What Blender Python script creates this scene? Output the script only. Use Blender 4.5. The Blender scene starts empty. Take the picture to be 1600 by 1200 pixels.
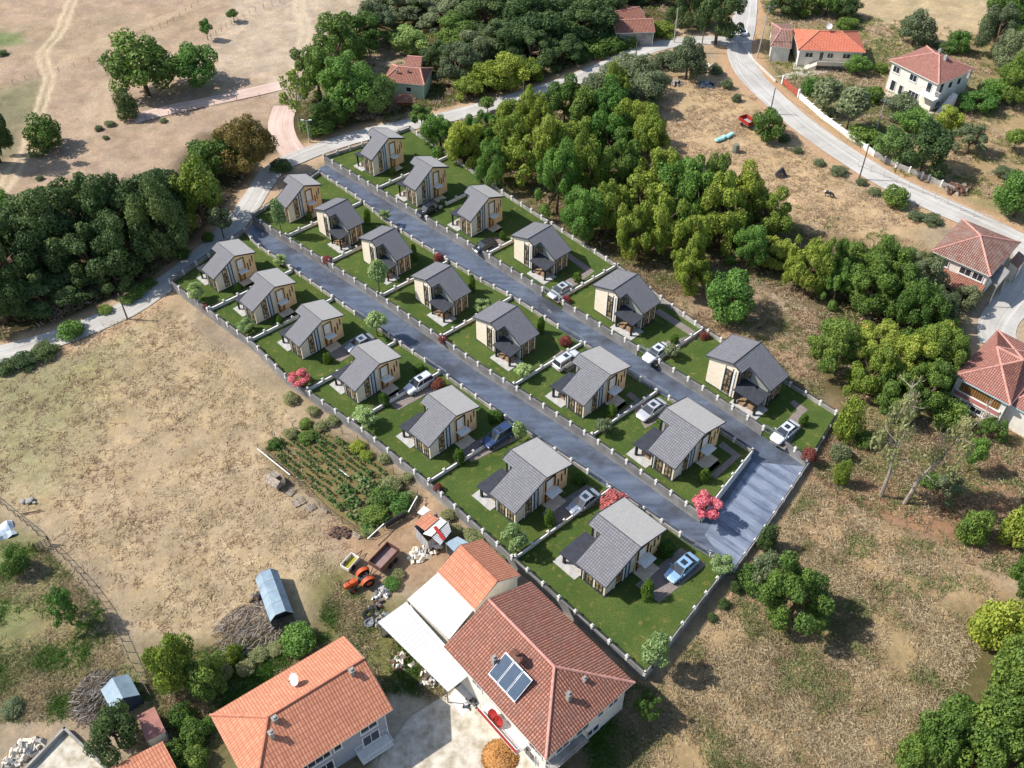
import bpy, math, random
import numpy as np
from mathutils import Vector, Matrix, Quaternion
SC = bpy.context.scene
COL = SC.collection
# ---------------- camera, world, sun, exposure ----------------
FP = 1500.0; PITCH = math.radians(45); CH = 92.0
cam = bpy.data.cameras.new('camera'); camo = bpy.data.objects.new('camera', cam); COL.objects.link(camo)
cam.sensor_width = 36; cam.lens = 36*FP/1600; cam.clip_end = 8000; cam.clip_start = 1
camo.location = (0, 0, CH); camo.rotation_euler = (math.pi/2-PITCH, 0, 0)
SC.camera = camo
W = bpy.data.worlds.new('World'); SC.world = W; W.use_nodes = True
wn = W.node_tree.nodes; bg = wn['Background']
sky = wn.new('ShaderNodeTexSky'); sky.sky_type = 'NISHITA'; sky.sun_disc = False
ELEV = 46; SD = Vector((1, -.10, 0)).normalized()
SV = Vector((-SD.x*math.cos(math.radians(ELEV)), -SD.y*math.cos(math.radians(ELEV)), math.sin(math.radians(ELEV))))
sky.sun_elevation = math.radians(ELEV); sky.sun_rotation = math.atan2(SV.x, SV.y) % (2*math.pi)
sky.altitude = 300; sky.dust_density = 1.2
W.node_tree.links.new(sky.outputs[0], bg.inputs[0]); bg.inputs[1].default_value = .145
sl = bpy.data.lights.new('sun', 'SUN'); sl.energy = 4.8; sl.angle = math.radians(.55); sl.color = (1, .955, .90)
so = bpy.data.objects.new('sun', sl); COL.objects.link(so); so.rotation_euler = (-SV).to_track_quat('-Z', 'Y').to_euler()
so.location = (0, 150, 120)
SC.view_settings.view_transform = 'Standard'; SC.view_settings.look = 'None'
SC.view_settings.exposure = 0.34; SC.view_settings.gamma = 1
SC.cycles.max_bounces = 6; SC.cycles.transparent_max_bounces = 8; SC.cycles.diffuse_bounces = 3

# ---------------- helpers ----------------
def G(u, v, h=0.0):
    "photo pixel -> point on the level h above the ground"
    a = (u-800)/FP; b = (600-v)/FP
    dy = math.cos(PITCH)+b*math.sin(PITCH); dz = -math.sin(PITCH)+b*math.cos(PITCH)
    t = (h-CH)/dz
    return Vector((a*t, dy*t, h))
def ppm(v, h=0.0):
    "pixels per metre across the picture, and the view's slope, at row v"
    b = (600-v)/FP
    s = math.sin(PITCH)-b*math.cos(PITCH)
    return FP*s/(CH-h), PITCH-math.atan(b)
def D(a): return math.radians(a)
def lin(r, g, b, k=1.0):
    o = []
    for c in (r, g, b):
        c /= 255.
        o.append((c/12.92 if c < .04045 else ((c+.055)/1.055)**2.4)*k)
    return (o[0], o[1], o[2], 1)
MATS = {}
def newmat(name):
    m = bpy.data.materials.new(name); m.use_nodes = True; MATS[name] = m
    nt = m.node_tree; return m, nt, nt.nodes['Principled BSDF']
def N(nt, t, **k):
    n = nt.nodes.new(t)
    for a, b in k.items(): setattr(n, a, b)
    return n
def mixc(nt, fac, a, b, mode='MIX'):
    n = N(nt, 'ShaderNodeMix', data_type='RGBA', blend_type=mode)
    for i, x in ((0, fac), (6, a), (7, b)):
        if hasattr(x, 'links'): nt.links.new(x, n.inputs[i])
        else: n.inputs[i].default_value = x
    return n.outputs[2]
def noise(nt, vec, scale, detail=4, rough=.6):
    n = N(nt, 'ShaderNodeTexNoise'); n.inputs['Scale'].default_value = scale
    n.inputs['Detail'].default_value = detail; n.inputs['Roughness'].default_value = rough
    if vec: nt.links.new(vec, n.inputs['Vector'])
    return n.outputs['Fac']
def ramp(nt, x, p0, p1, c0=(0, 0, 0, 1), c1=(1, 1, 1, 1)):
    r = N(nt, 'ShaderNodeValToRGB'); e = r.color_ramp.elements
    e[0].position = p0; e[1].position = p1; e[0].color = c0; e[1].color = c1
    nt.links.new(x, r.inputs[0]); return r.outputs[0]
def bump(nt, p, h, strength, dist=.05):
    b = N(nt, 'ShaderNodeBump'); b.inputs['Strength'].default_value = strength; b.inputs['Distance'].default_value = dist
    nt.links.new(h, b.inputs['Height']); nt.links.new(b.outputs[0], p.inputs['Normal'])
def mat(name, c1, c2=None, scale=1.5, rough=.8, bmp=0, metal=0, spec=.3, coat=0):
    m, nt, p = newmat(name)
    c2 = c2 or tuple(x*.8 for x in c1[:3])+(1,)
    tc = N(nt, 'ShaderNodeTexCoord')
    f = noise(nt, tc.outputs['Object'], scale, 5)
    nt.links.new(mixc(nt, ramp(nt, f, .35, .65), c1, c2), p.inputs['Base Color'])
    p.inputs['Roughness'].default_value = rough; p.inputs['Metallic'].default_value = metal
    p.inputs['Specular IOR Level'].default_value = spec; p.inputs['Coat Weight'].default_value = coat
    if bmp: bump(nt, p, f, bmp, .1)
    return m
def tilemat(name, c1, c2, mortar, tw=.3, th=.38, stain=None, sf=.5, msize=.03, bs=.8, rough=.85, off=0.0, spec=.2):
    "roof covering laid out in metres in the roof's UVs (u along the eave, v up the slope)"
    m, nt, p = newmat(name)
    uv = N(nt, 'ShaderNodeUVMap')
    br = N(nt, 'ShaderNodeTexBrick'); br.offset = off
    nt.links.new(uv.outputs[0], br.inputs['Vector'])
    br.inputs['Color1'].default_value = c1; br.inputs['Color2'].default_value = c2; br.inputs['Mortar'].default_value = mortar
    br.inputs['Scale'].default_value = 1; br.inputs['Brick Width'].default_value = tw; br.inputs['Row Height'].default_value = th
    br.inputs['Mortar Size'].default_value = msize; br.inputs['Mortar Smooth'].default_value = .4
    f = noise(nt, uv.outputs[0], .7, 6, .7)
    stain = stain or tuple(x*.55 for x in c1[:3])+(1,)
    r = ramp(nt, f, .45, .72); 
    mm = N(nt, 'ShaderNodeMath', operation='MULTIPLY'); nt.links.new(r, mm.inputs[0]); mm.inputs[1].default_value = sf
    f2 = noise(nt, uv.outputs[0], 9, 2, .5)
    c = mixc(nt, mm.outputs[0], br.outputs['Color'], stain)
    c = mixc(nt, ramp(nt, f2, .3, .75), c, mixc(nt, .5, c, (1, .9, .8, 1), 'MULTIPLY'))
    nt.links.new(c, p.inputs['Base Color']); p.inputs['Roughness'].default_value = rough; p.inputs['Specular IOR Level'].default_value = spec
    wv = N(nt, 'ShaderNodeTexWave'); wv.bands_direction = 'X'; wv.inputs['Scale'].default_value = .314/tw; nt.links.new(uv.outputs[0], wv.inputs['Vector'])
    b1 = N(nt, 'ShaderNodeMath', operation='MULTIPLY_ADD'); nt.links.new(br.outputs['Fac'], b1.inputs[0]); b1.inputs[1].default_value = -.7
    nt.links.new(wv.outputs['Fac'], b1.inputs[2]); bump(nt, p, b1.outputs[0], bs, .06)
    return m

class MB:
    "collects shapes, links them as one mesh object"
    def __init__(s): s.v = []; s.f = []; s.m = []; s.uv = []
    def face(s, pts, m=0, uv=None):
        i = len(s.v); s.v += [tuple(p) for p in pts]; s.f.append(tuple(range(i, i+len(pts)))); s.m.append(m)
        s.uv += uv if uv else [(p[0], p[1]) for p in pts]
    def quad_uv(s, pts, e, m=0):
        "planar face with metric UVs: e = eave direction"
        pts = [Vector(p) for p in pts]; e = Vector(e).normalized()
        n = (pts[1]-pts[0]).cross(pts[2]-pts[0]).normalized(); t = n.cross(e)
        s.face(pts, m, [((p).dot(e), (p).dot(t)) for p in pts])
    def box(s, x0, y0, z0, x1, y1, z1, m=0, M=None):
        c = [Vector((x, y, z)) for z in (z0, z1) for x, y in ((x0, y0), (x1, y0), (x1, y1), (x0, y1))]
        if M: c = [M @ p for p in c]
        for q in ((3, 2, 1, 0), (4, 5, 6, 7), (0, 1, 5, 4), (1, 2, 6, 5), (2, 3, 7, 6), (3, 0, 4, 7)):
            s.face([c[i] for i in q], m)
    def prism(s, poly, z0, z1, m=0, ms=None):
        "poly counter-clockwise in the plan"
        n = len(poly); ms = m if ms is None else ms
        s.face([(p[0], p[1], z1) for p in poly], m); s.face([(p[0], p[1], z0) for p in reversed(poly)], ms)
        for i in range(n):
            a = poly[i]; b = poly[(i+1) % n]
            s.face([(a[0], a[1], z0), (b[0], b[1], z0), (b[0], b[1], z1), (a[0], a[1], z1)], ms)
    def slab(s, pts, th, m=0, e=None, mu=None):
        "thick sheet hanging below the polygon pts"
        pts = [Vector(p) for p in pts]; n = (pts[1]-pts[0]).cross(pts[2]-pts[0]).normalized()
        if n.z < 0: pts.reverse(); n = -n
        e = e or (pts[1]-pts[0]); mu = m if mu is None else mu
        s.quad_uv(pts, e, m); q = [p-n*th for p in pts]
        s.face(list(reversed(q)), mu)
        for i in range(len(pts)):
            j = (i+1) % len(pts); s.face([q[i], q[j], pts[j], pts[i]], mu)
    def tube(s, a, b, r0, r1=None, n=6, m=0, caps=True):
        r1 = r0 if r1 is None else r1; a = Vector(a); b = Vector(b); d = (b-a)
        if d.length < 1e-6: return
        q = d.to_track_quat('Z', 'Y'); A = []; B = []
        for i in range(n):
            w = 2*math.pi*i/n; o = q @ Vector((math.cos(w), math.sin(w), 0)); A.append(a+o*r0); B.append(b+o*r1)
        for i in range(n):
            j = (i+1) % n; s.face([A[i], A[j], B[j], B[i]], m)
        if caps: s.face(list(reversed(A)), m); s.face(B, m)
    def lathe(s, prof, c=(0, 0, 0), n=12, m=0, M=None):
        c = Vector(c); R = []
        for r, z in prof:
            R.append([Vector((math.cos(2*math.pi*i/n)*r, math.sin(2*math.pi*i/n)*r, z)) for i in range(n)])
        for k in range(len(R)-1):
            for i in range(n):
                j = (i+1) % n; p = [R[k][i], R[k][j], R[k+1][j], R[k+1][i]]
                if M: p = [M @ x for x in p]
                s.face([x+c for x in p], m)
    def mesh(s, name, mats, smooth=False):
        me = bpy.data.meshes.new(name); me.from_pydata(s.v, [], s.f)
        for x in (mats if isinstance(mats, (list, tuple)) else [mats]): me.materials.append(x)
        me.polygons.foreach_set('material_index', s.m)
        if smooth: me.polygons.foreach_set('use_smooth', [True]*len(s.f))
        u = me.uv_layers.new(name='UVMap'); u.data.foreach_set('uv', [c for p in s.uv for c in p]); me.update()
        return me
    def build(s, name, mats, parent=None, smooth=False):
        return link(name, s.mesh(name, mats, smooth), parent)
def link(name, me, parent=None):
    o = bpy.data.objects.new(name, me); COL.objects.link(o)
    if parent: o.parent = parent
    return o
def tag(o, label, cat, group=None):
    o['label'] = label; o['category'] = cat
    if group: o['group'] = group
    return o
def empty(name, loc, rz, label, cat, group=None):
    o = bpy.data.objects.new(name, None); COL.objects.link(o); o.empty_display_size = .3
    o.location = loc; o.rotation_euler = (0, 0, rz); return tag(o, label, cat, group)
def kids(o): return KIDS.get(o.name, [])
def copy_tree(o, parent=None):
    c = o.copy(); COL.objects.link(c); c.parent = parent
    for ch in list(o.children): copy_tree(ch, c)
    return c
def struct(o, kind='structure'): o['kind'] = kind; return o
def ccw(p):
    a = sum(p[i][0]*p[(i+1) % len(p)][1]-p[(i+1) % len(p)][0]*p[i][1] for i in range(len(p)))
    return p if a > 0 else list(reversed(p))
def tri_poly(mb, poly, z, m=0):
    from mathutils.geometry import tessellate_polygon
    poly = ccw([(p[0], p[1]) for p in poly])
    for t in tessellate_polygon([[Vector((x, y, 0)) for x, y in poly]]):
        mb.face([(poly[i][0], poly[i][1], z) for i in ccw_idx(poly, t)], m)
def ccw_idx(poly, t):
    a, b, c = (poly[i] for i in t)
    return t if (b[0]-a[0])*(c[1]-a[1])-(b[1]-a[1])*(c[0]-a[0]) > 0 else (t[0], t[2], t[1])

# ---------------- materials ----------------
M_white = mat('white_render', lin(230, 224, 210), lin(216, 208, 194), 1.2, .85)
M_cream = mat('cream_stone', lin(238, 224, 200), lin(226, 210, 184), 2.5, .8, .2)
M_beige = mat('beige_render', lin(244, 204, 152), lin(236, 194, 142), 1.0, .85)
M_trim = mat('white_trim', lin(235, 232, 226), lin(220, 216, 208), 2, .6)
M_palegrey = mat('pale_blue_panel', lin(186, 196, 206), lin(168, 178, 190), 2, .7)
M_sage = mat('sage_grey_render', lin(150, 152, 140), lin(135, 138, 128), 1.5, .85)
M_black = mat('black_frame', lin(38, 38, 40), lin(28, 28, 30), 3, .5)
M_dark = mat('charcoal', lin(62, 64, 70), lin(50, 52, 58), 2, .6)
M_wood = mat('orange_wood', lin(176, 118, 60), lin(130, 84, 44), 4, .6)
M_conc = mat('concrete', lin(172, 168, 160), lin(128, 124, 118), .8, .9, .3)
M_concd = mat('grey_concrete', lin(140, 138, 134), lin(108, 106, 104), .6, .9, .3)
M_slab = mat('terrace_slab', lin(186, 184, 178), lin(165, 162, 156), 1.5, .7)
M_rust = mat('rusty_iron', lin(120, 84, 68), lin(90, 62, 52), 2, .85, .3)
M_metal = mat('galvanised', lin(178, 182, 186), lin(140, 146, 152), 2, .45, 0, .6)
M_tyre = mat('tyre_rubber', lin(40, 40, 42), lin(26, 26, 28), 4, .9)
M_bark = mat('bark', lin(112, 92, 72), lin(72, 58, 46), 3, .95, .6)
M_barkg = mat('grey_bark', lin(176, 164, 148), lin(126, 114, 102), 3, .95, .5)
M_polewood = mat('pole_wood', lin(120, 108, 96), lin(92, 82, 72), 3, .9)
M_polecon = mat('pole_concrete', lin(190, 186, 178), lin(160, 156, 150), 2, .9)
M_redp = mat('red_paint', lin(176, 48, 40), lin(140, 44, 38), 3, .6)
M_oran = mat('orange_paint', lin(206, 92, 44), lin(160, 70, 40), 3, .55)
M_turq = mat('turquoise_render', lin(176, 224, 232), lin(158, 208, 220), 2, .8)
M_glass, nt_, p_ = newmat('dark_glass'); p_.inputs['Base Color'].default_value = lin(44, 52, 58); p_.inputs['Roughness'].default_value = .08; p_.inputs['Specular IOR Level'].default_value = .8
def warmglass():
    m, nt, p = newmat('lit_glass'); tc = N(nt, 'ShaderNodeTexCoord')
    f = noise(nt, tc.outputs['Object'], 1.6, 3, .6)
    c = ramp(nt, f, .42, .62, lin(58, 58, 54), lin(170, 146, 108))
    nt.links.new(c, p.inputs['Base Color']); p.inputs['Roughness'].default_value = .1; p.inputs['Specular IOR Level'].default_value = .6
    nt.links.new(c, p.inputs['Emission Color']); p.inputs['Emission Strength'].default_value = .12
    return m
M_warm = warmglass()
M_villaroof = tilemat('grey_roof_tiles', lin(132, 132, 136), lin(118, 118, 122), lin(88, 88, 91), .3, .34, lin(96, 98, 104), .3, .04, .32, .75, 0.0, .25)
M_villaroof2 = tilemat('sunlit_pale_shingles', lin(182, 180, 174), lin(166, 164, 160), lin(146, 145, 143), .16, .14, lin(140, 138, 136), .2, .012, .25, .8, .5, .3)  # finer shingles; part of their paleness is sunlight put into the colour
M_tileA = tilemat('orange_roof_tiles', lin(206, 144, 114), lin(192, 128, 100), lin(150, 94, 74), .3, .55, lin(160, 110, 88), .5, .03, .4)
M_tileB = tilemat('terracotta_roof_tiles', lin(180, 128, 108), lin(152, 102, 86), lin(116, 78, 66), .3, .36, lin(132, 104, 94), .75, .045, .9)
M_tileC = tilemat('weathered_brown_roof_tiles', lin(170, 130, 114), lin(142, 106, 94), lin(92, 66, 58), .3, .42, lin(158, 150, 142), .6, .04, .9)
M_tileD = tilemat('rose_roof_tiles', lin(180, 130, 116), lin(158, 110, 98), lin(112, 74, 66), .28, .36, lin(150, 110, 100), .45, .03, .8)
M_tileO = tilemat('bright_orange_tiles', lin(210, 132, 106), lin(196, 118, 94), lin(170, 88, 66), .3, .5, lin(190, 90, 62), .3, .03, .5)
M_ridge = mat('ridge_tiles', lin(206, 154, 140), lin(180, 126, 112), 2, .85)
M_ridgeo = mat('ridge_tiles_orange', lin(196, 130, 104), lin(172, 108, 84), 2, .85)
M_white_sheet = tilemat('white_metal_sheet', lin(206, 206, 204), lin(200, 200, 200), lin(168, 170, 174), .5, 9, lin(210, 208, 200), .3, .02, .6, .4)
M_sheet = tilemat('grey_metal_sheet', lin(190, 196, 200), lin(176, 182, 188), lin(140, 146, 152), .22, 9, lin(160, 120, 100), .4, .03, .9, .5)
M_tarp = mat('blue_grey_tarp', lin(150, 168, 178), lin(124, 142, 154), .8, .55, .5)
M_tarpd = mat('dark_blue_tarp', lin(62, 76, 104), lin(48, 60, 84), .8, .55, .5)
M_wtarp = mat('white_tarp', lin(220, 226, 230), lin(176, 190, 200), 1.5, .5, .6)
M_pav = tilemat('block_paving', lin(150, 138, 130), lin(132, 122, 116), lin(96, 90, 86), .4, .2, lin(126, 118, 112), .3, .02, .3, .8, .5)
M_step = mat('cream_paving', lin(222, 204, 178), lin(200, 182, 158), 2, .8)
def lawnmat():
    m, nt, p = newmat('lawn_grass'); tc = N(nt, 'ShaderNodeTexCoord'); o = tc.outputs['Object']
    c = mixc(nt, ramp(nt, noise(nt, o, .25, 5, .6), .35, .65), lin(72, 92, 44), lin(92, 106, 52))
    c = mixc(nt, ramp(nt, noise(nt, o, 5, 4, .7), .42, .7), c, lin(60, 78, 36)); c = mixc(nt, ramp(nt, noise(nt, o, .12, 3, .5), .5, .6), c, mixc(nt, .6, c, (.78, .8, .7, 1), 'MULTIPLY'))
    c = mixc(nt, ramp(nt, noise(nt, o, .9, 5, .75), .56, .74), c, lin(136, 120, 68))
    nt.links.new(c, p.inputs['Base Color']); p.inputs['Roughness'].default_value = .95; p.inputs['Specular IOR Level'].default_value = .1
    bump(nt, p, noise(nt, o, 6, 4, .8), .7, .15); return m
M_lawn = lawnmat()
def streetmat():
    m, nt, p = newmat('wet_asphalt'); tc = N(nt, 'ShaderNodeTexCoord'); o = tc.outputs['Object']
    mp = N(nt, 'ShaderNodeMapping'); nt.links.new(o, mp.inputs[0]); mp.inputs['Rotation'].default_value = (0, 0, D(48)); mp.inputs['Scale'].default_value = (.25, 1.2, 1)
    st = noise(nt, mp.outputs[0], .8, 6, .6); pd = noise(nt, o, .13, 5, .65)
    c = mixc(nt, ramp(nt, st, .3, .7), lin(74, 82, 96), lin(108, 118, 134))  # blue of the reflected sky put into the asphalt's base colour
    c = mixc(nt, ramp(nt, pd, .46, .62), c, lin(70, 73, 80))
    c = mixc(nt, ramp(nt, noise(nt, o, 14, 3, .7), .4, .75), c, mixc(nt, .5, c, (.6, .6, .62, 1), 'MULTIPLY'))
    nt.links.new(c, p.inputs['Base Color'])
    r = ramp(nt, noise(nt, o, .3, 5, .7), .4, .6, (.12, .12, .12, 1), (.4, .4, .4, 1)); nt.links.new(r, p.inputs['Roughness'])
    p.inputs['Specular IOR Level'].default_value = .6; bump(nt, p, noise(nt, o, 20, 3), .15, .02); return m
M_street = streetmat()
def roadmat(name, a, b, pat):
    m, nt, p = newmat(name); tc = N(nt, 'ShaderNodeTexCoord'); o = tc.outputs['Object']; uv = N(nt, 'ShaderNodeUVMap')
    c = mixc(nt, ramp(nt, noise(nt, o, .15, 5, .6), .4, .6), a, b)
    mp = N(nt, 'ShaderNodeMapping'); nt.links.new(uv.outputs[0], mp.inputs[0]); mp.inputs['Scale'].default_value = (.04, 1.6, 1)
    c = mixc(nt, ramp(nt, noise(nt, mp.outputs[0], 1, 5, .6), .48, .7), c, pat)
    c = mixc(nt, ramp(nt, noise(nt, o, 9, 4, .8), .45, .8), c, mixc(nt, .5, c, (.7, .68, .64, 1), 'MULTIPLY'))
    br = N(nt, 'ShaderNodeTexBrick'); br.offset = .3; nt.links.new(uv.outputs[0], br.inputs[0]); br.inputs['Scale'].default_value = 1
    br.inputs['Brick Width'].default_value = 7; br.inputs['Row Height'].default_value = 2.6; br.inputs['Mortar Size'].default_value = .035
    c = mixc(nt, br.outputs['Fac'], c, mixc(nt, .6, c, (.4, .38, .36, 1), 'MULTIPLY'))
    nt.links.new(c, p.inputs['Base Color']); p.inputs['Roughness'].default_value = .9; return m
M_road = roadmat('concrete_road', lin(186, 182, 174), lin(168, 163, 154), lin(204, 201, 194))
M_gravel = roadmat('pink_gravel', lin(206, 180, 164), lin(186, 160, 144), lin(216, 196, 184))
M_kerb = mat('kerb_stone', lin(206, 202, 194), lin(180, 176, 168), 1, .9)

def bandmat():
    m, nt, p = newmat('banded_asphalt'); uv = N(nt, 'ShaderNodeUVMap'); tc = N(nt, 'ShaderNodeTexCoord'); o = tc.outputs['Object']
    wv = N(nt, 'ShaderNodeTexWave'); wv.bands_direction = 'Y'; wv.inputs['Scale'].default_value = .17; wv.inputs['Distortion'].default_value = .6; wv.inputs['Detail'].default_value = 3; nt.links.new(uv.outputs[0], wv.inputs['Vector'])
    mp = N(nt, 'ShaderNodeMapping'); nt.links.new(uv.outputs[0], mp.inputs[0]); mp.inputs['Scale'].default_value = (.2, 2.2, 1); st = noise(nt, mp.outputs[0], 1.4, 6, .7)
    c = mixc(nt, ramp(nt, wv.outputs['Fac'], .25, .8), lin(88, 98, 116), lin(122, 132, 148)); c = mixc(nt, ramp(nt, st, .4, .7), c, lin(142, 150, 164)); c = mixc(nt, ramp(nt, noise(nt, o, .25, 4, .6), .5, .7), c, lin(88, 98, 118))
    nt.links.new(c, p.inputs['Base Color']); r = ramp(nt, noise(nt, o, .4, 4, .7), .4, .6, (.22, .22, .22, 1), (.5, .5, .5, 1)); nt.links.new(r, p.inputs['Roughness']); p.inputs['Specular IOR Level'].default_value = .6; return m
M_band = bandmat()
# ---------------- ground: one sheet to the horizon with soil and grass colours by field ----------------
def vnoise(x, y, seed=0):
    "smooth value noise, numpy"
    xi = np.floor(x).astype(np.int64); yi = np.floor(y).astype(np.int64); fx = x-xi; fy = y-yi
    fx = fx*fx*(3-2*fx); fy = fy*fy*(3-2*fy)
    def h(a, b):
        n = (a*374761393+b*668265263+seed*1442695) & 0x7fffffff; n = ((n ^ (n >> 13))*1274126177) & 0x7fffffff
        return ((n ^ (n >> 16)) & 0xffff)/65535.
    return (h(xi, yi)*(1-fx)+h(xi+1, yi)*fx)*(1-fy)+(h(xi, yi+1)*(1-fx)+h(xi+1, yi+1)*fx)*fy
def fbm(x, y, o=4, seed=0):
    r = 0; a = .5
    for k in range(o): r = r+a*vnoise(x, y, seed+k); x = x*2.03+7; y = y*2.03+3; a *= .5
    return r/(1-.5**o)
def sdpoly(X, Y, P):
    "distance to polygon, negative inside"
    d = np.full(X.shape, 1e9); ins = np.zeros(X.shape, bool); n = len(P)
    for i in range(n):
        ax, ay = P[i][0], P[i][1]; bx, by = P[(i+1) % n][0], P[(i+1) % n][1]
        ex, ey = bx-ax, by-ay; t = np.clip(((X-ax)*ex+(Y-ay)*ey)/(ex*ex+ey*ey+1e-9), 0, 1)
        d = np.minimum(d, np.hypot(X-ax-t*ex, Y-ay-t*ey))
        if abs(ey) > 1e-9:
            c = ((ay > Y) != (by > Y)) & (X < (bx-ax)*(Y-ay)/ey+ax); ins ^= c
    return np.where(ins, -d, d)
def sdline(X, Y, P):
    d = np.full(X.shape, 1e9)
    for i in range(len(P)-1):
        ax, ay = P[i][0], P[i][1]; ex, ey = P[i+1][0]-ax, P[i+1][1]-ay
        t = np.clip(((X-ax)*ex+(Y-ay)*ey)/(ex*ex+ey*ey), 0, 1); d = np.minimum(d, np.hypot(X-ax-t*ex, Y-ay-t*ey))
    return d
def smooth(pts, n=3):
    for _ in range(n):
        q = [pts[0]]
        for a, b in zip(pts, pts[1:]): q += [a*.75+b*.25, a*.25+b*.75]
        q.append(pts[-1]); pts = q
    return pts
def GP(L, h=0): return [G(u, v, h) for u, v in L]
ROAD_MAIN = smooth(GP([(-60, 568), (60, 540), (190, 490), (262, 442), (330, 388), (376, 342), (402, 300), (428, 262), (470, 243), (540, 218), (620, 198), (700, 183), (790, 158), (880, 132), (960, 98), (1010, 76), (1060, 64), (1110, 62), (1150, 66)]), 2)
ROAD_EAST = smooth(GP([(1166, -30), (1166, 0), (1162, 40), (1152, 80), (1170, 118), (1205, 152), (1248, 190), (1300, 228), (1340, 254), (1400, 290), (1470, 322), (1540, 352), (1620, 392), (1700, 432)]), 2)
LANE = smooth(GP([(1610, 392), (1612, 430), (1585, 470), (1555, 505), (1560, 540)]), 2)
TRACK = smooth(GP([(-20, 320), (20, 280), (50, 200), (68, 150), (78, 118), (66, 96), (66, 84), (90, 50), (112, 10), (120, -30)]), 2)
GRAVEL = smooth(GP([(208, 186), (260, 172), (330, 158), (420, 138), (446, 132)]), 1)
GRAVEL2 = smooth(GP([(446, 165), (436, 195), (448, 225), (462, 243)]), 2)
cw = lambda r, g, b: np.array(lin(r, g, b)[:3])
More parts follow.
